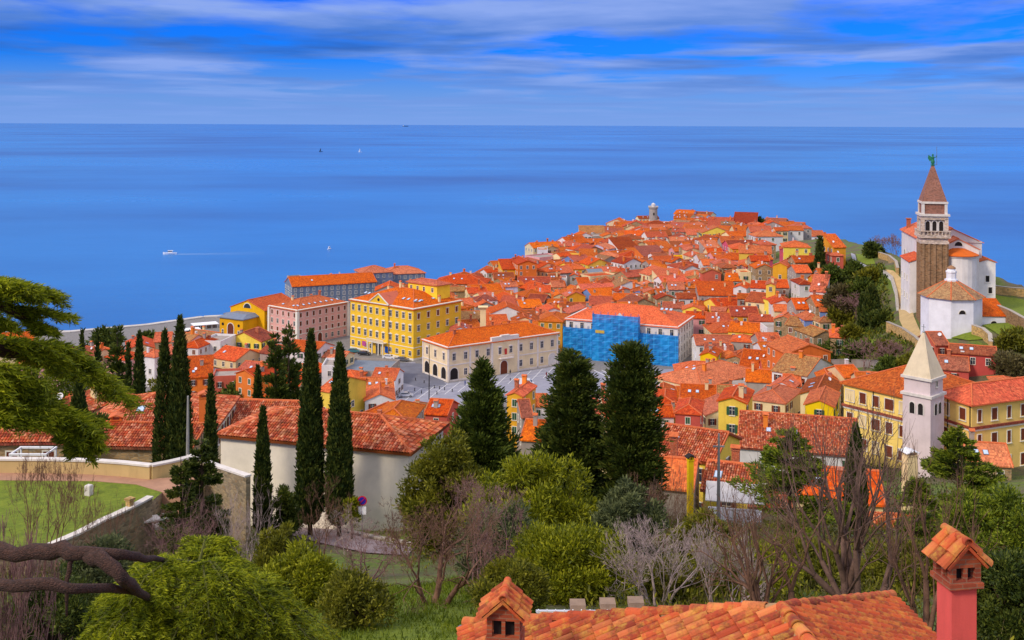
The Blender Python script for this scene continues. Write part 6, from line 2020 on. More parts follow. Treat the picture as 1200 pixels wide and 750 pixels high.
def conifer(px, top, D, wpx, label, n=15000, mat=None, up=.5, shape=1.0, grp='broad conifers', lo=.06, z0=None, sz=None, nb=150, dense=1.0, name='conifer_tree', flat=1.0):
    t, x, z = root_at(px, D, name, label, 'tree', grp)
    if z0 is not None: t.location.z = z = z0
    H = float(P(px, top, D).z) - z; R = wpx * D / FPX / 2
    b = MB(); b.tube([(0, 0, -.5), (0.05, 0, H * .4), (0, 0, H * .97)], [.05 + H * .022, H * .014, .02], 8); b.build('trunk', M_bark, t)
    k = nb; zb_ = H * (lo + (1 - lo) * rg.rand(k) ** 1.15); th = rg.uniform(0, 2 * np.pi, k); u = zb_ / H
    ln = R * np.clip((1 - u) ** shape * 1.15, .06, 1) * rg.uniform(.6, 1.12, k) * np.clip((u + .1) * 6, .5, 1)
    segs = []; PP = []; DD = []
    per = np.maximum(1, (n * ln / ln.sum()).astype(int))
    for i in range(k):
        d = np.array([math.cos(th[i]), math.sin(th[i]), up * rg.uniform(.4, 1.3)]); L = ln[i]
        tip = np.array([0, 0, zb_[i]]) + d * L
        segs.append([0, 0, zb_[i], *(tip * 1), .02 + L * .012, .006])
        m_ = per[i]; s_ = .25 + .8 * rg.rand(m_) ** .75
        c_ = np.array([0, 0, zb_[i]]) + d[None] * (L * s_)[:, None]
        sp = (L * .28 * (1.15 - s_) + .12)[:, None]
        off = rg.normal(size=(m_, 3)) * sp * np.array([1, 1, .55 * flat])
        PP.append(c_ + off); DD.append(d[None] * .8 + off / np.maximum(sp, .01) * .5 + np.array([0, 0, .35]))
    s0 = sz or max(.14, D * .0032)
    leaves('crown', np.concatenate(PP), np.concatenate(DD), s0 * 1.3, s0 * .42, mat or L_con, t)
    segmesh('branch', segs, M_bark, t)
    bpy.data.objects
    return t


def bush(px, top, D, wpx, label, mat, n=14000, grp='evergreen shrubs and trees', name='shrub', nc=60, sz=None, yaw=0, hmin=.0, z0=None, squash=.8, trunk=True, asym=0.0):
    t, x, z = root_at(px, D, name, label, 'shrub' if name == 'shrub' else 'tree', grp)
    if z0 is not None: t.location.z = z = z0
    H = float(P(px, top, D).z) - z; R = wpx * D / FPX / 2
    cs = []
    while len(cs) < nc:
        a = rg.uniform(-1, 1, 3)
        r_ = math.hypot(a[0], a[1]); zz_ = (a[2] + 1) / 2
        env = math.sqrt(max(0, 1 - (max(0, zz_ - .3) / .72) ** 2)) * min(1, .55 + zz_ * 1.8)
        if r_ < env and (r_ > env * .35 or zz_ > .55): cs.append((a[0] * R * .88 + asym * zz_, a[1] * R * .88, hmin + (H - hmin) * (.06 + zz_ * .84)))
    cs = np.array(cs); cr = R * rg.uniform(.11, .33, nc) * (60 / nc) ** .33
    per = (cr ** 2 / (cr ** 2).sum() * n).astype(int); PP = []; DD = []
    for i in range(nc):
        v = unit(rg.normal(size=(per[i], 3))); r_ = cr[i] * (1 - .45 * rg.rand(per[i], 1) ** 2) * (1 + .22 * rg.normal(size=(per[i], 1)))
        v2 = v * np.array([1, 1, squash]); PP.append(cs[i] + v2 * r_); DD.append(v + np.array([0, 0, .5]) + rg.normal(size=v.shape) * .45)
    PP = np.concatenate(PP); PP[:, 2] = np.maximum(PP[:, 2], .02)
    s0 = sz or max(.09, D * .0026)
    leaves('crown', PP, np.concatenate(DD), s0 * 1.4, s0 * .5, mat, t)
    segs = []
    for i in range(0, nc, 2):
        m_ = np.array([cs[i][0] * .25, cs[i][1] * .25, cs[i][2] * .45]); segs.append([0, 0, -.2, *m_, .07, .05]); segs.append([*m_, *cs[i], .05, .015])
    segmesh('trunk', segs, M_bark, t)
    return t


def grow(segs, p, d, L, r, depth, spread, curl=.18, upb=.12, nk=(2, 3), minr=.004, shrink=.74, k=4):
    pts = p
    n = max(2, k)
    for i in range(n):
        d = d + rg.normal(size=3) * curl; d[2] += upb * .4; d = d / np.linalg.norm(d)
        q = pts + d * L / n; r2 = r * (1 - .38 / n)
        segs.append([*pts, *q, r, r2]); pts = q; r = r2
        if depth > 0 and i > 0 and rg.rand() < .55:
            dd = d + rg.normal(size=3) * spread; dd[2] += upb; grow(segs, pts, dd / np.linalg.norm(dd), L * shrink * rg.uniform(.5, 1), r * .55, depth - 1, spread, curl, upb, nk, minr, shrink, k - 1 if k > 2 else 2)
    if depth > 0:
        for _ in range(rg.randint(nk[0], nk[1] + 1)):
            dd = d + rg.normal(size=3) * spread; dd[2] += upb
            grow(segs, pts, dd / np.linalg.norm(dd), L * shrink * rg.uniform(.7, 1.1), max(minr, r * .68), depth - 1, spread, curl, upb, nk, minr, shrink, k - 1 if k > 2 else 2)


def bare(px, top, D, wpx, label, mat, stems=1, depth=5, r=.12, spread=.42, grp='bare leafless trees', name='bare_tree', tilt=.15, curl=.16, upb=.14, seed=None, trunkfrac=.28, z0=None, minr=.006, limit=9000, lean=None):
    if seed is not None: rg.seed(seed)
    t, x, z = root_at(px, D, name, label, 'tree', grp)
    if z0 is not None: t.location.z = z = z0
    H = float(P(px, top, D).z) - z; R = wpx * D / FPX / 2
    segs = []; tr = []
    for s_ in range(stems):
        a = 2 * math.pi * s_ / stems + rg.uniform(-.5, .5); d = np.array([math.cos(a) * tilt, math.sin(a) * tilt * .7, 1.0])
        if lean: d = np.array([lean[s_ % len(lean)], rg.uniform(-.2, .2), 1.0])
        p = np.array([math.cos(a) * r * stems * .6, math.sin(a) * r * stems * .4, -.2]); L = H * trunkfrac; rr_ = r * rg.uniform(.75, 1.1)
        grow(segs, p, d / np.linalg.norm(d), L, rr_, depth, spread, curl, upb, minr=minr)
    S = np.array(segs)[:limit * 3]
    mx = np.abs(np.percentile(S[:, 3], [2, 98])).max(); mz = np.percentile(S[:, 5], 99.7)
    fx_ = R / max(mx, .1); fz_ = H / max(mz, .1)
    S[:, [0, 1, 3, 4]] *= fx_; S[:, [2, 5]] *= fz_
    thick = S[:, 6] > r * .42
    segmesh('trunk', S[thick] if thick.any() else S[:3], mat if name == 'bare_shrub' else mat, t, 7)
    segmesh('crown', S[~thick], mat, t, 3)
    return t


def spray_plates(t, boughs, mat, nm='crown', needle=(.10, .022), tw=18, per=34, bark=None, droop=.35, nb_name='bough', fuzz=.02):
    """boughs: (polyline world pts, r0, halfwidth). Flat sprays of needles to both sides."""
    segs = []; PP = []; DD = []; base = np.array(t.location)
    for pts, r0, hw_ in boughs:
        A = np.array(pts, float) - base; n = len(A)
        for i in range(n - 1): segs.append([*A[i], *A[i + 1], r0 * (1 - .85 * i / n), r0 * (1 - .85 * (i + 1) / n)])
        cum = np.r_[0, np.cumsum(np.linalg.norm(A[1:] - A[:-1], axis=1))]; tot = cum[-1]
        for j in range(tw):
            s_ = tot * (.12 + .88 * (j + rg.rand()) / tw); i = min(n - 2, int(np.searchsorted(cum, s_) - 1)); f = (s_ - cum[i]) / max(1e-6, cum[i + 1] - cum[i])
            o_ = A[i] + (A[i + 1] - A[i]) * f; fw = A[i + 1] - A[i]; fw = fw / np.linalg.norm(fw); sd_ = np.cross(fw, [0, 0, 1]); sd_ = sd_ / max(1e-6, np.linalg.norm(sd_))
            for sg in (-1, 1):
                fr = s_ / tot; L = hw_ * (.35 + .75 * math.sin(min(1, fr * 1.15 + .1) * math.pi * .82)) * rg.uniform(.6, 1.15)
                d = sd_ * sg + fw * rg.uniform(.3, .9) + np.array([0, 0, rg.uniform(-.15, .35)]); d = d / np.linalg.norm(d)
                u = np.linspace(0, 1, 5); C = o_ + d * (L * u)[:, None] + np.array([0, 0, -1]) * (droop * L * u ** 2)[:, None]
                for q in range(4): segs.append([*C[q], *C[q + 1], .006 * (1 - q * .2), .006 * (1 - (q + 1) * .2)])
                m_ = max(4, int(per * L / hw_)); uu = rg.rand(m_) ** .8; c_ = o_ + d * (L * uu)[:, None] + np.array([0, 0, -1]) * (droop * L * uu ** 2)[:, None]
                tg = d + np.array([0, 0, -1.]) * (2 * droop * uu)[:, None]
                off = rg.normal(size=(m_, 3)) * np.array([1, 1, .5]) * fuzz
                PP.append(c_ + off); lat = np.cross(d, [0, 0, 1.]); DD.append(unit(tg) * .75 + lat[None] * rg.choice([-.75, .75], (m_, 1)) + rg.normal(size=(m_, 3)) * .3 + np.array([0, 0, .25]))
    leaves(nm, np.concatenate(PP), np.concatenate(DD), needle[0], needle[1], mat, t)
    segmesh(nb_name, segs, bark or T_cedar, t, 5)


def layered(px, top, D, wpx, label, n=13000, mat=None, grp='cedars of the slope', z0=None, name='cedar_tree'):
    """flat tiers of branches"""
    t, x, z = root_at(px, D, name, label, 'tree', grp)
    if z0 is not None: t.location.z = z = z0
    H = float(P(px, top, D).z) - z; R = wpx * D / FPX / 2
    b = MB(); b.tube([(0, 0, -.5), (.08, 0, H * .5), (0, 0, H)], [.04 + H * .02, H * .012, .02], 8); b.build('trunk', M_bark, t)
    segs = []; PP = []; DD = []; nt_ = 64
    for i in range(nt_):
        u = rg.rand() ** .8; zz_ = H * (.12 + .86 * u); a = rg.uniform(0, 2 * math.pi); L = R * (1.05 - u ** 1.3) * rg.uniform(.55, 1.05) + .2
        d = np.array([math.cos(a), math.sin(a), rg.uniform(.05, .3)]); o_ = np.array([0, 0, zz_])
        segs.append([*o_, *(o_ + d * L), .05, .01]); m_ = int(n / nt_ * (L / R) * 1.5)
        s_ = .2 + .85 * rg.rand(m_) ** .8; side = rg.uniform(-1, 1, m_) * L * .32 * np.sin(np.clip(s_, 0, 1) * 2.6); pv = np.array([-d[1], d[0], 0])
        c_ = o_ + d * (L * s_)[:, None] + pv * side[:, None] + np.array([0, 0, 1]) * (rg.normal(size=m_) * .05 - .12 * s_ ** 2 * L * .5)[:, None]
        PP.append(c_); DD.append(d * .8 + pv * np.sign(side)[:, None] * .5 + rg.normal(size=(m_, 3)) * .4 + np.array([0, 0, .2]))
    s0 = max(.12, D * .0028)
    leaves('crown', np.concatenate(PP), np.concatenate(DD), s0 * 1.3, s0 * .45, mat or L_ced, t); segmesh('branch', segs, M_bark, t)
    return t


# ---------------------------------------------------------------- the trees
cypress(205, 372, 95, 36, 'very tall double-topped cypress rising behind the lawn terrace', 15000, twin=True)
cypress(364, 388, 85, 31, 'tall columnar cypress before the long white building, left of its twin', 15000, trunk=1.0)
cypress(398, 404, 84, 30, 'tall columnar cypress before the long white building, right of its twin', 15000, trunk=1.0)
cypress(308, 478, 84, 19, 'small slim cypress at the left part of the long white wall', 6000, trunk=.3)
cypress(247, 440, 86, 16, 'thin cypress tip right beside the double-topped cypress', 5000)
cypress(163, 390, 150, 18, 'slim dark cypress standing among the houses beyond the cedar', 5000)
cypress(150, 402, 165, 10, 'short dark cypress just left of the slim one beyond the cedar', 2500)
cypress(114, 386, 190, 9, 'little dark cypress tip left of the round dark conifer', 1500)
cypress(96, 385, 188, 8, 'little pointed cypress tip at the edge of the cedar', 1500)
cypress(92, 448, 88, 34, 'dark cypress half hidden behind the cedar on the left', 8000)
cypress(302, 430, 172, 15, 'slim cypress at the left of the dark conifer clump below the pink building', 3500)
cypress(1003, 498, 84, 26, 'dark cypress hidden behind the big bare tree', 6000)
cypress(1021, 336, 306, 20, 'dark cypress in the gardens left of the church path', 2500)
cypress(960, 279, 410, 10, 'small cypress on the skyline right of the yellow hipped house', 1200)
cypress(1011, 345, 310, 10, 'narrow cypress just left of the dark garden cypress', 1200)
conifer(322, 392, 165, 34, 'dark conifer in the left half of the clump below the pink building', 8000, mat=L_drk, up=.9, shape=.55, nb=110)
conifer(338, 383, 168, 36, 'dark conifer in the right half of the clump below the pink building', 8000, mat=L_drk, up=.9, shape=.55, nb=110)
conifer(137, 384, 160, 28, 'round dark conifer left of the slim cypress near the shore', 6000, mat=L_drk, up=.8, shape=.4)
conifer(565, 422, 90, 84, 'spiky green conifer in front of the town hall end of the square', 34000, up=.9, shape=.75, nb=330, z0=None)
conifer(671, 414, 90, 80, 'dark uneven conifer in the middle, before the scaffolded building', 38000, mat=L_drk, up=.55, shape=.42, nb=380)
conifer(740, 408, 88, 68, 'tallest dark bushy conifer with a rounded top beside the scaffold', 38000, mat=L_drk, up=.75, shape=.32, nb=420)
layered(925, 500, 84, 150, 'green cedar with flat tiers left of the big bare tree', 22000)
layered(1122, 500, 96, 125, 'green cedar with flat tiers in front of the school corner', 20000)
layered(1075, 560, 80, 70, 'smaller green cedar right of the cream chimney', 9000)
layered(236, 508, 72, 62, 'young dark cedar at the end of the terrace wall', 14000, mat=L_drk)
layered(212, 535, 70, 50, 'low young cedar left of the taller young one by the terrace wall', 8000, mat=L_drk)
bush(520, 488, 72, 104, 'large olive green tree hiding the right end of the long building', L_oli, 30000, name='evergreen_tree', nc=110)
bush(628, 526, 64, 165, 'broad yellow-green tree below the two dark conifers', L_yel, 42000, name='evergreen_tree', nc=130)
bush(590, 588, 52, 110, 'grey-green shrub between the bare tree and the yellow-green trees', L_gry, 20000, nc=80)
bush(668, 614, 44, 165, 'bright yellow-green rounded tree behind the near roof', L_yel, 42000, name='evergreen_tree', nc=130)
bush(737, 558, 60, 92, 'pale grey-green rounded shrub below the tallest dark conifer', L_gry, 22000, nc=80)
bush(334, 568, 82, 34, 'small dark round shrub at the foot of the long white wall', L_drk, 6000, nc=26)
bush(413, 570, 82, 16, 'little yellow-green shrub between the twin cypresses and the sign', L_yel, 2500, nc=14)
bush(1168, 560, 46, 130, 'dense dark green tree at the right edge behind the red chimney', L_ced, 34000, name='evergreen_tree', nc=120)
bush(1190, 640, 32, 130, 'dark leafy tree in the bottom right corner', L_drk, 30000, name='evergreen_tree', nc=110)
bush(880, 632, 46, 120, 'yellow-green shrub under the left limbs of the big bare tree', L_yel, 22000, nc=80)
bush(830, 600, 56, 80, 'olive shrub under the utility pole', L_oli, 14000, nc=60)
bush(955, 640, 50, 110, 'olive green shrub at the foot of the big bare tree', L_oli, 20000, nc=70)
bush(1065, 640, 48, 110, 'green shrub right of the big bare tree', L_oli, 20000, nc=70)
bush(800, 650, 44, 90, 'olive shrub right of the bright yellow-green tree', L_oli, 14000, nc=60)
bush(330, 610, 58, 60, 'olive shrub above the lower road', L_oli, 9000, nc=40)
bush(120, 610, 52, 80, 'grey-green shrub hanging over the low garden wall', L_gry, 12000, nc=50)
bush(250, 470, 130, 50, 'dark green garden shrubs under the orange house', L_drk, 6000, nc=40)
bush(60, 660, 34, 120, 'dark shrub in shade under the big cedar branches', L_drk, 16000, nc=70)
bush(15, 400, 120, 90, 'dark green tree behind the cedar at the left edge', L_drk, 14000, nc=60, name='evergreen_tree')
bush(140, 440, 128, 80, 'mid green tree behind the cedar among the roofs', L_oli, 12000, nc=60, name='evergreen_tree')
bush(350, 640, 40, 100, 'yellow-green shrub between the young cedar and the lower road', L_yel, 14000, nc=60)
bush(420, 668, 36, 90, 'olive shrub on the meadow left of the gnarled tree', L_oli, 12000, nc=50)
bush(600, 655, 38, 90, 'olive shrub behind the squat brick chimney', L_oli, 14000, nc=60)
bush(75, 405, 135, 110, 'broad green tree behind the big cedar at the left', L_ced, 16000, nc=70, name='evergreen_tree')
bush(182, 425, 140, 44, 'green tree beside the slim cypress at the left', L_oli, 7000, nc=40, name='evergreen_tree')
bush(110, 470, 105, 60, 'dark green tree behind the terrace at the left', L_drk, 9000, nc=50, name='evergreen_tree')
for px, py, w_, lb in ((196, 410, 34, 'green tree on the shore left of the tall plain white block'), (226, 398, 20, 'small tree beside the quay shelters'), (172, 402, 30, 'round green tree near the shore behind the slim cypress'), (120, 404, 44, 'wide green tree near the shore beyond the cedar')):
    q = hit(px, py + w_ * .4, 0, 150); bush(px, py - w_ * .4, q.y, w_, lb, L_con, 4000, nc=26, grp='trees near the shore')
# dense dead bush
bare(775, 540, 66, 84, 'dense grey-brown leafless bush right of the tallest conifer', T_brown, 5, 5, .05, .5, name='bare_shrub', tilt=.5, seed=21, trunkfrac=.3)
bare(760, 560, 62, 70, 'tangled dark leafless bush behind the grey-green shrub', T_dark, 5, 5, .05, .5, name='bare_shrub', tilt=.5, seed=22, trunkfrac=.3)
bare(508, 572, 41, 150, 'gnarled brownish leafless tree standing on the meadow', T_brown, 3, 6, .13, .55, tilt=.55, seed=3, curl=.22, trunkfrac=.3)
bare(560, 560, 46, 110, 'pinkish leafless tree right behind the gnarled one', T_purp, 4, 6, .07, .5, tilt=.5, seed=5)
bare(430, 600, 60, 120, 'low pinkish leafless tree at the bend of the lower road', T_purp, 5, 5, .06, .6, tilt=.7, seed=6)
bare(376, 560, 66, 66, 'small leafless tree in front of the twin cypresses', T_brown, 2, 5, .06, .4, tilt=.2, seed=8)
bare(405, 590, 74, 50, 'thin leafless sapling under the right twin cypress', T_pale, 3, 4, .04, .45, tilt=.4, seed=9)
bare(772, 604, 42, 130, 'whitish leafless tree standing right of the bright yellow-green tree', T_pale, 7, 5, .06, .32, tilt=.45, seed=12, trunkfrac=.36)
bare(1000, 466, 36, 215, 'biggest leafless tree with many upright limbs on the right', T_dark, 8, 4, .15, .42, seed=14, trunkfrac=.46, lean=[-.75, -.35, -.1, .05, .2, .5, .8], curl=.16)
bare(1085, 520, 33, 150, 'leafless tree leaning right beside the red chimney', T_brown, 4, 4, .13, .42, seed=15, trunkfrac=.36, lean=[-.5, .2, .6, .9])
bare(905, 555, 34, 170, 'wide leafless tree with low limbs left of the biggest one', T_brown, 5, 4, .14, .5, seed=16, lean=[-.9, -.5, -.1, .4, .7], trunkfrac=.34)
bare(850, 610, 38, 110, 'pale leafless shrub tree between the near roof and the pole', T_pale, 5, 5, .05, .5, seed=17, tilt=.6)
bare(48, 528, 50, 130, 'leafless tree with curved stems in front of the lawn', T_brown, 3, 6, .09, .5, seed=18, tilt=.45, curl=.2)
bare(130, 575, 56, 70, 'small leafless tree by the low garden wall', T_brown, 2, 5, .05, .5, seed=19, tilt=.4)
bare(225, 575, 60, 110, 'pinkish bramble thicket below the terrace end wall', T_purp, 8, 4, .035, .6, name='bare_shrub', tilt=.9, seed=23)
bare(285, 570, 62, 80, 'grey bramble thicket against the terrace end wall', T_pale, 8, 4, .03, .6, name='bare_shrub', tilt=.9, seed=24)
bare(20, 610, 22, 90, 'leafless twiggy bush behind the cedar boughs at the left edge', T_purp, 6, 5, .03, .55, name='bare_shrub', tilt=.6, seed=25)
rg.seed(77)
# church hill greens
for i, (px, py, w_, mt, lb) in enumerate([(955, 318, 22, L_drk, 'dark tree between the roofs and the yellow hillside house'), (975, 325, 30, L_con, 'rounded green tree below the yellow hillside house'),
        (1010, 336, 26, L_con, 'green shrub under the grey footpath'), (1030, 372, 24, L_drk, 'dark shrub at the foot of the garden cypress'), (990, 350, 44, L_brn, 'brownish thicket on the garden slope'), (1002, 318, 26, L_con, 'green shrub beside the terrace wall near the hill path'),
        (985, 372, 34, L_oli, 'green shrubs behind the blue house'), (1000, 392, 30, L_oli, 'olive shrub above the lower hill garden'), (975, 410, 34, L_con, 'green bush right of the big orange house'),
        (1005, 412, 36, L_con, 'green bush on the lower edge of the hill garden'), (1038, 410, 24, L_oli, 'dark bush under the golden retaining wall'), (940, 326, 22, L_drk, 'dark bush among the roofs below the hill'),
        (1016, 322, 22, L_oli, 'dark round shrub right above the garden terrace'), (1060, 425, 26, L_oli, 'olive bush above the school roof'), (1190, 395, 40, L_oli, 'olive thicket on the slope at the right edge'), (1185, 425, 40, L_brn, 'brown thicket under the slope at the right edge'),
        (888, 268, 26, L_drk, 'dark trees amid the houses of the far upper town'), (1040, 430, 30, L_con, 'green bush left of the white bell tower spire'), (935, 300, 16, L_con, 'small green bush below the yellow hipped house'), (1022, 292, 22, L_drk, 'dark bush on the skyline by the hill path')]):
    q = hit(px, py + w_ * .42, 0, 150); 
    bush(px, py - w_ * .35, q.y, w_, lb, mt, 3200, nc=22, grp='shrubs on the church hill')
for px, py, w_, sd_, lb in ((1030, 276, 24, 31, 'purplish leafless tree on the skyline, leftmost beside the church'), (1047, 274, 24, 32, 'purplish leafless tree on the skyline next to the church wall'), (976, 283, 16, 33, 'bare lilac tree behind the small skyline cypress'), (1015, 392, 50, 34, 'wide purplish leafless thicket in the hill garden'), (1045, 398, 36, 35, 'purplish leafless tree below the golden wall'), (1000, 340, 44, 36, 'greyish leafless thicket on the garden slope')):
    q = hit(px, py + w_ * .8, 0, 150)
    bare(px, py, q.y, w_, lb, T_purp, 4, 4, .12, .5, seed=sd_, minr=.05, grp='leafless trees on the church hill', tilt=.5)
rg.seed(99)
# small trees in the town
for px, py, w_, lb in ((812, 560, 30, 'green bush in a yard below the yellow corner house'), (455, 488, 12, 'small green bush on the roofs left of the square'), (930, 308, 14, 'little dark tree among the upper roofs'), (270, 470, 40, 'low green garden bush left of the conifer clump')):
    q = hit(px, py, 2, 100); bush(px, py - w_ * .4, q.y, w_, lb, L_con, 2500, nc=18, grp='small bushes in the town')

# ---------------------------------------------------------------- undergrowth
def scatter(name, label, poly_px, n, mat, L, W, hmax, lo=12, clump=.6, kind='stuff', step=None):
    pts = [tuple(hit(x, y, 0, lo)[:2]) for x, y in poly_px]
    x0 = min(p[0] for p in pts); x1 = max(p[0] for p in pts); y0 = min(p[1] for p in pts); y1 = max(p[1] for p in pts)
    X = []; 
    while len(X) < n:
        c_ = np.stack([rg.uniform(x0, x1, n), rg.uniform(y0, y1, n)], 1)
        c_ = [p for p in c_ if in_poly(p[0], p[1], pts)]; X += c_
    X = np.array(X[:n]); nz = fbm(X[:, 0] * clump, X[:, 1] * clump, 2.0) * .5 + .5
    keep = rg.rand(n) < .25 + .75 * np.clip(nz, 0, 1); X = X[keep]; nz = nz[keep]; n = len(X)
    Z = groundz(X[:, 0], X[:, 1]) + rg.rand(n) * hmax * np.clip(nz, .1, 1)
    D_ = rg.normal(size=(n, 3)) * .5 + np.array([0, 0, .9])
    o = leaves(name, np.c_[X, Z], D_, L, W, mat)
    return tag(o, label, None, None, kind)
scatter('meadow_grass', 'long green grass on the meadow around the gnarled tree', [(330, 660), (470, 690), (640, 660), (640, 760), (560, 830), (300, 830), (250, 720)], 60000, leafmat('grass_blade', (.05, .085, .004), (.12, .165, .006), (.2, .24, .015), .8), .26, .03, .08)
scatter('undergrowth', 'olive and brown undergrowth covering the slope on the right', [(700, 640), (820, 600), (960, 600), (1190, 610), (1250, 720), (1200, 820), (640, 820)], 60000, L_oli, .22, .07, 1.1)
scatter('dry_brush', 'dry brown brush between the bare trees', [(740, 610), (860, 590), (1100, 590), (1220, 640), (1220, 800), (700, 800)], 50000, L_brn, .34, .025, 1.3, clump=1.1)
scatter('undergrowth', 'green undergrowth below the conifers in the middle', [(430, 620), (560, 570), (700, 560), (830, 580), (800, 640), (640, 660), (480, 670)], 40000, L_oli, .22, .08, .9, 40)
scatter('dry_brush', 'brown brambles below the lawn terrace', [(-60, 640), (120, 615), (200, 590), (300, 600), (380, 650), (330, 720), (-60, 800)], 50000, L_brn, .3, .03, 1.0, 14, clump=1.2)
scatter('undergrowth', 'low green plants below the lawn terrace', [(-60, 640), (120, 615), (280, 612), (380, 660), (300, 800), (-60, 820)], 36000, L_oli, .2, .07, .6, 14)
scatter('hill_scrub', 'green scrub on the slope between the town and the church path', [(940, 330), (1000, 305), (1040, 325), (1048, 380), (1080, 420), (1000, 430), (965, 420), (990, 380)], 9000, L_con, .9, .4, 1.2, 150, clump=.15)
scatter('hill_scrub', 'olive and brownish scrub on the slope below the church path', [(940, 330), (1000, 305), (1040, 325), (1048, 380), (1080, 420), (1000, 430), (965, 420), (990, 380)], 9000, L_oli, .9, .4, 1.0, 150, clump=.22)
scatter('garden_greenery', 'green yards and gardens between the near slope and the first roofs', [(230, 500), (520, 495), (760, 520), (1180, 560), (1200, 600), (820, 600), (500, 560), (260, 560)], 30000, L_drk, .5, .2, 1.2, 96, clump=.3)

# ---------------------------------------------------------------- the big cedar, whose trunk stands out of the frame on the left
t = thing('cedar_tree', 'large cedar whose brown limbs and flat needle boughs reach in from the left', 'tree', (-13.5, 14.5, gz(-13.5, 14.5)), 0, 'cedars of the slope')
bz = t.location.z
b = MB(); b.tube([(0, 0, -.5), (.1, .1, 3), (.2, 0, 7), (.1, .2, 12)], [.62, .5, .38, .14], 12); b.build('trunk', T_cedar, t, smooth=True)
def PL(l_): return [np.array(P(px, py, D)) for px, py, D in l_]
def limb(l_, r, nm='limb'):
    a = [p - np.array(t.location) for p in PL(l_)]; b = MB(); n_ = len(a); out = [a[0]]
    for i in range(1, n_):
        for k_ in (1, 2, 3): out.append(a[i - 1] + (a[i] - a[i - 1]) * k_ / 3 + rg.normal(size=3) * r[min(i, len(r) - 1)] * .22 * (k_ < 3))
    rr_ = np.interp(np.linspace(0, n_ - 1, len(out)), range(n_), r)
    b.tube(out, list(rr_ * rg.uniform(.9, 1.1, len(out))), 9); return b.build(nm, T_cedar, t, smooth=True)
tx = 600 + FPX * -13.5 / 14.5
limb([(tx, 640, 14.5), (-60, 640, 13.6), (0, 645, 13.2), (60, 647, 13), (100, 648, 12.8), (140, 650, 12.8), (160, 652, 13.2), (190, 656, 14.6), (215, 662, 16)], [.2, .12, .1, .095, .085, .07, .05, .03, .02])
limb([(104, 650, 12.8), (125, 660, 12.6), (142, 675, 12.5), (158, 690, 13.3), (176, 702, 14.3), (190, 712, 15.4)], [.09, .09, .08, .06, .04, .02])
limb([(tx, 660, 14.5), (-60, 684, 12.4), (0, 685, 12.0), (50, 684, 11.9), (85, 690, 11.9), (130, 689, 12.5), (155, 694, 13.6), (178, 702, 15)], [.16, .09, .07, .07, .06, .05, .035, .015])
limb([(86, 650, 12.9), (82, 660, 12.8), (78, 690, 12.7), (78, 722, 12.7)], [.03, .03, .025, .012])
limb([(tx, 380, 15.2), (-60, 400, 18), (0, 410, 19), (22, 412, 19.5), (60, 405, 20.5)], [.3, .2, .13, .1, .03])
limb([(tx, 330, 15), (-50, 340, 17.5), (0, 358, 19), (30, 372, 19.6), (55, 392, 20)], [.22, .14, .08, .06, .02])
limb([(tx, 470, 15.2), (-40, 486, 17.5), (10, 488, 18.2), (60, 486, 18.8), (110, 492, 19.4)], [.2, .12, .08, .06, .02])
bo = []
def bgh(l_, r, hw_): bo.append((PL(l_), r, hw_))
bgh([(-60, 318, 18), (0, 328, 19), (30, 336, 19.5), (62, 350, 20)], .04, .55); bgh([(-50, 345, 18.5), (10, 345, 19.2), (40, 345, 19.6), (60, 342, 19.9)], .03, .45)
bgh([(-20, 355, 19), (20, 362, 19.6), (50, 364, 20), (76, 370, 20.4)], .03, .4); bgh([(-60, 335, 17.5), (-20, 332, 18), (12, 330, 18.3), (34, 338, 18.6)], .03, .5)
bgh([(20, 372, 19.5), (40, 380, 19.7), (56, 388, 20)], .02, .28); bgh([(-40, 365, 17.8), (-10, 372, 18.2), (10, 382, 18.5)], .03, .3)
for k_ in range(5): bgh([(-30 + k_ * 9, 404 + k_ * 1.5, 18 + k_ * .2), (25 + k_ * 10, 398 + k_ * 6, 19 + k_ * .2), (65 + k_ * 9, 408 + k_ * 7, 20 + k_ * .1), (98 + k_ * 14, 432 + k_ * 9, 20.6)], .03, .75)
for k_ in range(4): bgh([(-40, 425 + k_ * 16, 17.2), (0, 430 + k_ * 13, 18), (28, 445 + k_ * 12, 18.4), (60 - k_ * 4, 470 + k_ * 9, 18.8)], .03, .6)
for k_ in range(4): bgh([(-40, 484 + k_ * 5, 17.2), (20, 480 + k_ * 4, 18), (70, 478 + k_ * 5, 18.8), (118 - k_ * 8, 494 + k_ * 9, 19.4)], .025, .42)
bgh([(70, 482, 18.6), (95, 492, 18.8), (112, 520, 19)], .02, .35); bgh([(60, 486, 18.6), (85, 505, 18.8), (95, 530, 19)], .02, .35)
spray_plates(t, bo, L_cedn, 'crown', (.12, .018), 30, 90, fuzz=.03)
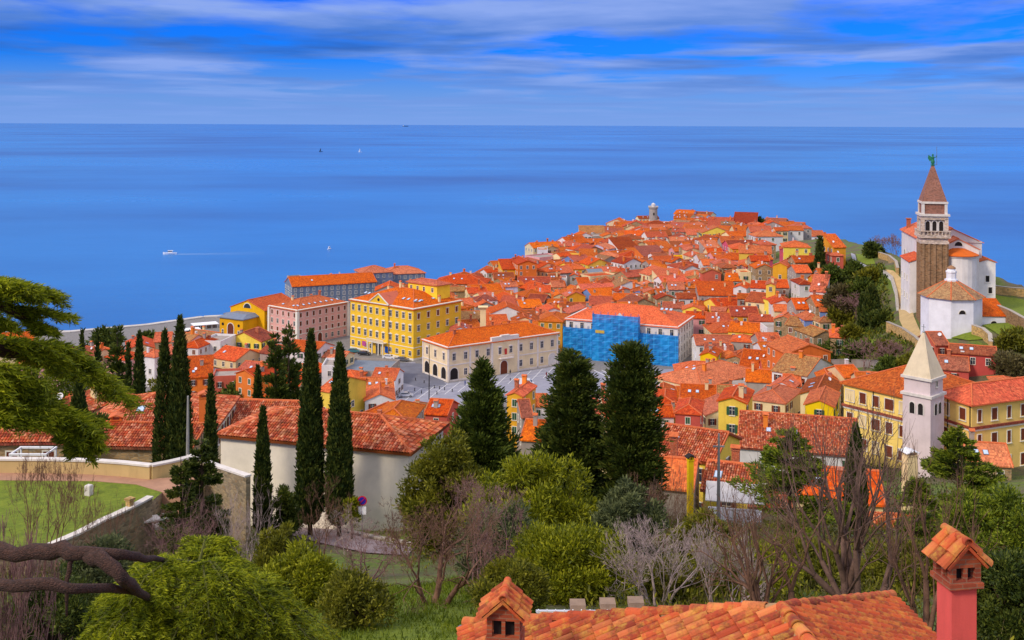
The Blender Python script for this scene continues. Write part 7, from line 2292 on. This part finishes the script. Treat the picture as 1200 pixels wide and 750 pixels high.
# a second, younger cedar right below the viewpoint
D0 = 15.0; x0 = ray(232, 612).x * D0; zt_ = float(P(232, 606, D0).z)
t = thing('cedar_tree', 'bright green young cedar with arching feathery boughs in the lower left corner', 'tree', (x0, D0, gz(x0, D0)), 0, 'cedars of the slope')
b = MB(); hh = zt_ - t.location.z; b.tube([(0, 0, -.5), (0, 0, hh * .6), (0, 0, hh - .8)], [.16, .1, .03], 9); b.build('trunk', T_cedar, t)
bo = []
for i in range(120):
    u = rg.rand() ** .6; a = rg.uniform(0, 2 * math.pi) if i % 3 else rg.uniform(math.pi * 1.02, math.pi * 1.98)
    z = zt_ - .1 - (int(u * 9) + .5) / 9 * 3.4 + rg.uniform(-.05, .05); L = .75 + (u ** .85) * 2.2 * rg.uniform(.7, 1.12)
    if math.cos(a) < 0: L *= 1.12
    d = np.array([math.cos(a), math.sin(a) * .85, 0]); o_ = np.array([x0, D0, z])
    bo.append(([o_, o_ + d * L * .4 + np.array([0, 0, .16 * L]), o_ + d * L * .75 + np.array([0, 0, .08 * L]), o_ + d * L + np.array([0, 0, -.16 * L])], .022, .26 + .3 * L / 2))
spray_plates(t, bo, L_cedn, 'crown', (.075, .012), 15, 80, droop=.45, bark=T_green, fuzz=.01)
# ---------------------------------------------------------------- the near roof, tile by tile
TM = tilemat('clay_tile', [(150, 62, 40), (188, 80, 46), (206, 96, 54), (172, 72, 44), (220, 128, 76), (132, 56, 40), (196, 84, 46)])
TMr = tilemat('clay_tile_red', [(150, 60, 36), (176, 74, 42), (196, 88, 46), (164, 66, 40), (186, 92, 48)], .22)
M_mort = plain('mortar', (168, 132, 96), .95, .2, 6)
LZ = 76.38
near = thing('near_house', 'near house at the bottom with a hipped roof of weathered clay tiles', 'house', (0, 0, 0))
apex = Vector((4.29, 17.0, LZ)); kL, kR = .48, .42; wL, wR = 4.75, 3.35
rdir = Vector((.09, -1.0, 0)).normalized(); fL = Vector((-rdir.y, rdir.x, 0)) * -1
if fL.x > 0: fL = -fL
fR = -fL
RL = 15.0                                    # ridge length towards and below the viewer
cornL = apex + (fL - rdir) * wL - Vector((0, 0, kL * wL)); cornR = apex + (fR - rdir) * wR - Vector((0, 0, kR * wR))
end = apex + rdir * RL
EL = end + fL * wL - Vector((0, 0, kL * wL)); ER = end + fR * wR - Vector((0, 0, kR * wR))
b = MB(); dn = Vector((0, 0, .16))
b.face([p - dn for p in (apex, cornL, EL, end)]); b.face([p - dn for p in (apex, end, ER, cornR)]); b.face([p - dn for p in (apex, cornR, cornL)])
b.build('roof_deck', M_mort, near)


def tile_face(name, A, e_dir, s_dir, k, u_rng, inside, mat, tw=.205, tl=.36, r=.088):
    """A origin on the ridge; e_dir along the eave; s_dir down the slope in plan; inside(u, s) tells where tiles lie"""
    n_e = Vector(e_dir).normalized(); dwn = (Vector(s_dir) - Vector((0, 0, k))).normalized(); ln = math.sqrt(1 + k * k)
    nrm = n_e.cross(dwn); nrm = nrm if nrm.z > 0 else -nrm
    V = []; F = []; M = 6; rr2 = random.Random(hash(name) % 1000 if False else len(name) * 7)
    nu0, nu1 = int(u_rng[0] / tw), int(u_rng[1] / tw)
    def add(cu, s0, up, rad, conv, L_):
        jit = rr2.uniform(-.008, .008); tiltj = rr2.uniform(-.006, .006)
        n0 = len(V)
        for (ss, lift, rs) in ((s0, 0.0, .86), (s0 + L_, .032, 1.0)):
            for inner in (0, 1):
                for j in range(M + 1):
                    a = math.pi * j / M; q = rad * rs - inner * .014
                    off = n_e * (cu + jit + (tiltj if ss > s0 else -tiltj) - q * math.cos(a) * 1.0)
                    h_ = (q * math.sin(a) if conv else -q * .62 * math.sin(a)) + up + lift
                    V.append(A + off + dwn * ss + nrm * h_)
        k_ = M + 1
        for j in range(M):
            F.append((n0 + j, n0 + j + 1, n0 + 2 * k_ + j + 1, n0 + 2 * k_ + j))
            F.append((n0 + 2 * k_ + j, n0 + 2 * k_ + j + 1, n0 + 3 * k_ + j + 1, n0 + 3 * k_ + j))
            F.append((n0 + k_ + j + 1, n0 + k_ + j, n0 + 3 * k_ + j, n0 + 3 * k_ + j + 1))
        F.append((n0, n0 + 2 * k_, n0 + 3 * k_, n0 + k_)); F.append((n0 + M, n0 + k_ + M, n0 + 3 * k_ + M, n0 + 2 * k_ + M))
    for i in range(nu0, nu1 + 1):
        cu = i * tw; s = .02
        while s < 9:
            if inside(cu, (s + tl * .5) / ln): 
                add(cu, s - .04, .0, r, True, tl + .06)
            if inside(cu + tw / 2, (s + tl * .5) / ln):
                add(cu + tw / 2, s - .04, -.02, r * 1.02, False, tl + .05)
            s += tl
    o = MB(); o.v = [tuple(v) for v in V]; o.f = F; o.m = [0] * len(F); o.uv = [[(0, 0)] * 4] * len(F)
    return o.build(name, mat, near)
tile_face('tile_slope', apex, rdir, fL, kL, (-wL, RL), lambda u, s: 0 < s < wL and u > -s + .06, TM)
tile_face('tile_slope', apex, rdir, fR, kR, (-wR, RL), lambda u, s: 0 < s < wR and u > -s + .06, TMr, .17, .30, .073)
# ridge and hip caps: single overlapping tiles
def caps(nm, p0, p1, r, tl=.34):
    d = (p1 - p0); L_ = d.length; d.normalize(); sd_ = d.cross(Vector((0, 0, 1))).normalized(); up = sd_.cross(d); up = up if up.z > 0 else -up
    q = MB(); n_ = int(L_ / tl)
    for i in range(n_):
        a_ = p0 + d * (i * tl - .03); c_ = p0 + d * ((i + 1) * tl + .04); j = rnd.uniform(-.012, .012)
        rings = []
        for pp, rs, lf in ((a_, r * 1.0, .02), (c_, r * .84, 0)):
            o_ = [pp + sd_ * (j + rs * math.cos(math.pi * k / 8)) + up * (rs * math.sin(math.pi * k / 8) + lf - .03) for k in range(9)]
            i_ = [pp + sd_ * (j + rs * .84 * math.cos(math.pi * k / 8)) + up * (rs * .84 * math.sin(math.pi * k / 8) + lf - .03) for k in range(8, -1, -1)]
            rings.append(o_ + i_)
        q.loft(rings)
    return q.build(nm, TM, near)
up3 = Vector((0, 0, .03))
caps('ridge_caps', end + up3, apex + up3, .125); caps('hip_caps', cornL + up3, apex + up3, .115); caps('hip_caps', cornR + up3, apex + up3, .1)
b = MB(); b.tube([apex - Vector((0, 0, .03)), cornL - Vector((0, 0, .03))], .1, 6); b.tube([apex - Vector((0, 0, .03)), cornR - Vector((0, 0, .03))], .09, 6); b.tube([apex - Vector((0, 0, .02)), end - Vector((0, 0, .02))], .12, 6)
b.build('mortar_bed', M_mort, near)
b = MB(); g0 = cornL - dn * .6 + fL * .1; g1 = EL - dn * .6 + fL * .1; b.tube([g0, g1], .08, 8); b.build('gutter', plain('gutter_grey', (90, 104, 130), .5), near)
b = MB(); q_ = .35
wpts = [(cornL + (rdir - fL) * q_), (cornR + (rdir - fR) * q_), (ER - fR * q_), (EL - fL * q_)]
b.prism([(p.x, p.y) for p in wpts], 66, min(cornL.z, cornR.z) - .1)
b.build('wall', wallmat('near_wall', (214, 150, 120)), near)

M_brk = None
m, nt, p = newmat('brick_courses'); tcb = nd(nt, 'ShaderNodeTexCoord').outputs['Object']
br = nd(nt, 'ShaderNodeTexBrick'); br.inputs['Scale'].default_value = 1; br.inputs['Brick Width'].default_value = .22; br.inputs['Row Height'].default_value = .065; br.inputs['Mortar Size'].default_value = .008
br.inputs['Color1'].default_value = srgb(186, 92, 52); br.inputs['Color2'].default_value = srgb(146, 62, 40); br.inputs['Mortar'].default_value = srgb(150, 108, 84); br.inputs['Bias'].default_value = .1
sxb = nd(nt, 'ShaderNodeSeparateXYZ'); nt.links.new(tcb, sxb.inputs[0]); cbb = nd(nt, 'ShaderNodeCombineXYZ')
nt.links.new(mathn(nt, 'ADD', sxb.outputs[0], sxb.outputs[1]), cbb.inputs[0]); nt.links.new(sxb.outputs[2], cbb.inputs[1]); nt.links.new(cbb.outputs[0], br.inputs['Vector'])
nt.links.new(mixc(nt, ramp(nt, noise(nt, tcb, 4, 5, .7), [(.45, (0, 0, 0)), (.7, (.5,) * 3)]), br.outputs['Color'], srgb(96, 50, 36)), p.inputs['Base Color']); p.inputs['Roughness'].default_value = .9
bump(nt, p, br.outputs['Fac'], -.5, .01); M_brk = m


def tiled_cap(par, w_, l_, rise, z, mat=None):
    """little gable of barrel tiles; ridge along local y"""
    b = MB(); half = w_ / 2
    nrow = 2; ncol = max(3, int(l_ / .17)); M = 6
    for sg in (-1, 1):
        d = Vector((sg * half, 0, -rise)); L_ = d.length; d.normalize(); n_ = Vector((sg * rise, 0, half)).normalized()
        for c_ in range(ncol):
            y = -l_ / 2 + (c_ + .5) * l_ / ncol; r_ = l_ / ncol * .46
            for rw in range(nrow):
                s0 = rw * L_ / nrow - .02; s1 = (rw + 1) * L_ / nrow + .03
                rings = []
                for s_, rs, lf in ((s0, .85, 0.0), (s1, 1.0, .018)):
                    c0 = Vector((0, y, z + rise)) + d * s_ + n_ * lf
                    o_ = [c0 + Vector((0, -r_ * rs * math.cos(math.pi * k / M), 0)) + n_ * (r_ * rs * math.sin(math.pi * k / M)) for k in range(M + 1)]
                    i_ = [c0 + Vector((0, -r_ * rs * .8 * math.cos(math.pi * k / M), 0)) + n_ * (r_ * rs * .8 * math.sin(math.pi * k / M)) for k in range(M, -1, -1)]
                    rings.append(o_ + i_)
                b.loft(rings)
        # bed under the tiles
        a0 = Vector((0, -l_ / 2, z + rise)); b.loft([[a0 - n_ * .01, a0 + d * L_ - n_ * .01, a0 + d * L_ - n_ * .045, a0 - n_ * .045 + Vector((0, 0, -.01))], [q + Vector((0, l_, 0)) for q in (a0 - n_ * .01, a0 + d * L_ - n_ * .01, a0 + d * L_ - n_ * .045, a0 - n_ * .045 + Vector((0, 0, -.01)))]])
    nr = max(2, int(l_ / .28))
    for i in range(nr):
        y0, y1 = -l_ / 2 + i * l_ / nr - .01, -l_ / 2 + (i + 1) * l_ / nr + .03; rings = []
        for y, rs in ((y0, 1.0), (y1, .86)):
            o_ = [Vector((.075 * rs * math.cos(math.pi * k / 8), y, z + rise + .01 + .075 * rs * math.sin(math.pi * k / 8))) for k in range(9)]
            i_ = [Vector((.06 * rs * math.cos(math.pi * k / 8), y, z + rise + .01 + .06 * rs * math.sin(math.pi * k / 8))) for k in range(8, -1, -1)]
            rings.append(o_ + i_)
        b.loft(rings)
    return b.build('tiled_cap', mat or TM, par)


def big_chimney(px, D, label, s_, z_base, py_brick0, py_brick1, py_apex, yaw, shaft, lw, over=.09, name='chimney'):
    x = ray(px, 700).x * D; zz_ = lambda py: float(P(px, py, D).z)
    z0 = z_base; t = thing(name, label, 'chimney', (x, D, z0), yaw)
    b0, b1, ap = zz_(py_brick0) - z0, zz_(py_brick1) - z0, zz_(py_apex) - z0
    if shaft:
        b = MB(); b.box(-s_ / 2, -s_ / 2, 0, s_ / 2, s_ / 2, b0); b.build('shaft', shaft, t)
    e = s_ / 2 + .04
    zb0 = b0 if shaft else 0
    b = MB(); h_ = b1 - b0; low = b0 + h_ * .34; hi = b0 + h_ * .86
    b.box(-e - .03, -e - .03, zb0, e + .03, e + .03, low - h_ * .12); b.box(-e, -e, low - h_ * .12, e, e, low)
    w2 = .085
    for sx_ in (-1, 1):
        for sy_ in (-1, 1): b.box(sx_ * (e - w2 / 2) - w2 / 2, sy_ * (e - w2 / 2) - w2 / 2, low, sx_ * (e - w2 / 2) + w2 / 2, sy_ * (e - w2 / 2) + w2 / 2, hi)
    for q in (-1, 1): b.box(-.03, q * (e - .04) - .035, low, .03, q * (e - .04) + .035, hi); b.box(q * (e - .04) - .035, -.03, low, q * (e - .04) + .035, .03, hi)
    b.box(-e, -e, hi, e, e, b1)
    rise = ap - b1
    # gable bricks
    b.loft([[(-e, y, b1), (e, y, b1), (0, y, b1 + rise * .82)] for y in (-e + .01, e - .01)])
    b.build('brick_head', M_brk, t)
    b = MB(); b.box(-e + .1, -e + .1, low, e - .1, e - .1, hi); b.build('flue', M_dark, t)
    tiled_cap(t, (e + over) * 2, lw, rise * .95 + .03, b1 - .02)
    return t
PKC, nt, p = newmat('chimney_render'); tc_ = nd(nt, 'ShaderNodeNewGeometry').outputs['Position']; c_ = srgb(226, 92, 84)
nt.links.new(ramp(nt, noise(nt, mapv(nt, tc_, (3, 3, .8)), 1, 5, .65), [(.3, tuple(v_ * .8 for v_ in c_[:3])), (.55, c_[:3]), (.8, (min(1, c_[0] * 1.1), c_[1] * 1.3, c_[2] * 1.3))]), p.inputs['Base Color']); p.inputs['Roughness'].default_value = .85
bump(nt, p, noise(nt, tc_, 30, 4, .6), .3, .01)
big_chimney(1121, 15.5, 'tall pink rendered chimney with a brick head and small tiled gable', .385, 74.2, 682, 654, 628, R_(9), PKC, .60)
big_chimney(592, 17.8, 'squat brick chimney with a tiled gable on the left of the near roof', .46, 73.6, 750, 714, 692, R_(-6), None, .72)
# low white-roofed lean-to with three vents behind the near roof
Dv = 25.0; xv = ray(700, 715).x * Dv; zv = float(P(700, 716, Dv).z)
t = thing('lean_to', 'pale sheet lean-to roof showing behind the near roof', 'shed', (xv, Dv, gz(xv, Dv)))
h_ = zv - t.location.z; b = MB(); b.box(-1.35, .05, -1, 1.35, 1.2, h_ - .6); b.build('wall', WALL['g'], t)
b = MB()
b.loft([[(-1.4, -.05, h_ + .02), (1.4, -.05, h_ + .02), (1.4, -.05, h_ - .04), (-1.4, -.05, h_ - .04)], [(-1.4, 1.3, h_ - .56), (1.4, 1.3, h_ - .56), (1.4, 1.3, h_ - .62), (-1.4, 1.3, h_ - .62)]])
for i in range(14): b.box(-1.38 + i * .2, -.052, h_ - .03, -1.36 + i * .2, .0, h_ + .04)
b.build('sheet_roof', M_white, t)
for i, (px, lb) in enumerate(((677, 'grey concrete vent box, nearest the squat brick chimney'), (712, 'grey concrete vent box, middle of the three behind the roof'), (745, 'grey concrete vent box, farthest from the squat brick chimney'))):
    x = ray(px, 700).x * (Dv + .3); zt2 = float(P(px, 707.5 - i * 1.5, Dv + .3).z)
    o = thing('vent_box', lb, 'vent', (x, Dv + .3, zv - .1), 0, 'concrete vents behind the near roof')
    b = MB(); b.box(-.14, -.14, -.2, .14, .14, zt2 - zv - .0); b.build('duct', plain('vent_concrete', (146, 122, 104), .9, .15, 5), o)
    b = MB(); b.box(-.18, -.18, zt2 - zv, .18, .18, zt2 - zv + .14); b.build('cap', MATS['vent_concrete'], o)
# ---------------------------------------------------------------- a label of its own for every house
bpy.context.view_layer.update()
ANCH = [('the lighthouse', 766, 252), ('the tall orange gable', 618, 308), ('the blue scaffold', 730, 395), ('the town hall', 588, 412), ('the yellow palace', 450, 385),
        ('the yellow theatre', 280, 380), ('the church', 1105, 300), ('the baptistery', 1117, 372), ('the white bell tower', 1089, 450), ('the balconied ochre house', 870, 291),
        ('the big orange house', 948, 412), ('the vivid yellow house', 830, 418), ('the yellow corner house', 843, 500), ('the pale yellow gable', 903, 332),
        ('the lavender gabled house', 626, 331), ('the shore hotel', 400, 335), ('the tallest dark conifer', 740, 450), ('the double-topped cypress', 205, 440),
        ('the waterfront stone house', 538, 332), ('the bright blue house', 954, 378), ('the blue-shuttered white house', 716, 334), ('the twin cypresses', 381, 450),
        ('the ochre hall neighbour', 645, 378), ('the arched lavender house', 772, 322), ('the rounded-roof house', 856, 392), ('the magenta house', 923, 292), ('the orange garden house', 287, 440),
        ('the brown-roofed stone house', 967, 394), ('the long white building', 366, 540), ('the cream chimney', 1066, 545), ('the yellow skyline house', 934, 289)]
SH = {'g': 'gabled', 'G': 'end-on', 'h': 'hipped', 's': 'lean-to', 'f': 'flat'}
RN = {'r': 'red-roofed', 'o': 'orange-roofed', 'd': 'maroon-roofed', 'b': 'brown-roofed', 'G': 'grey-roofed', 'T': 'terraced', 'n': 'tile-roofed'}
ORD = ['first', 'second', 'third', 'fourth', 'fifth', 'sixth', 'seventh', 'eighth', 'ninth', 'tenth']
NUM = ['zero', 'one', 'two', 'three', 'four', 'five', 'six', 'seven', 'eight', 'nine', 'ten']
byl = {}
for q in HS:
    if q['label']: continue
    u_, v_ = proj((q['x'], q['y'], q['g'] + q['h']))
    q['u'] = u_
    an = min(ANCH, key=lambda a_: math.hypot(a_[1] - u_, (a_[2] - v_) * 1.3))
    dx, dy = u_ - an[1], (v_ - an[2]) * 1.3
    where = ('right of' if dx > 0 else 'left of') if abs(dx) > abs(dy) else ('above' if dy < 0 else 'below')
    s_ = '%s %s %s house %s %s' % (RN[q['roof']], WNAME.get(q['wall'], 'pale'), SH[q['kind']], where, an[0])
    if q['kind'] == 'f': s_ = '%s flat-topped house %s %s' % (WNAME.get(q['wall'], 'pale'), where, an[0])
    byl.setdefault(s_, []).append(q)
used_ = set()
for s_, L in byl.items():
    L.sort(key=lambda q: q['u'])
    for i, q in enumerate(L):
        if len(L) == 1: lb = s_
        elif i == 0: lb = s_ + ', leftmost of ' + NUM[min(10, len(L))]
        elif i == len(L) - 1: lb = s_ + ', rightmost of ' + NUM[min(10, len(L))]
        else: lb = s_ + ', ' + ORD[min(9, i)] + ' from left'
        q['o']['label'] = lb; q['label'] = lb
print('objects', len(bpy.data.objects), 'polys', sum(len(o.data.polygons) for o in bpy.data.objects if o.type == 'MESH'))
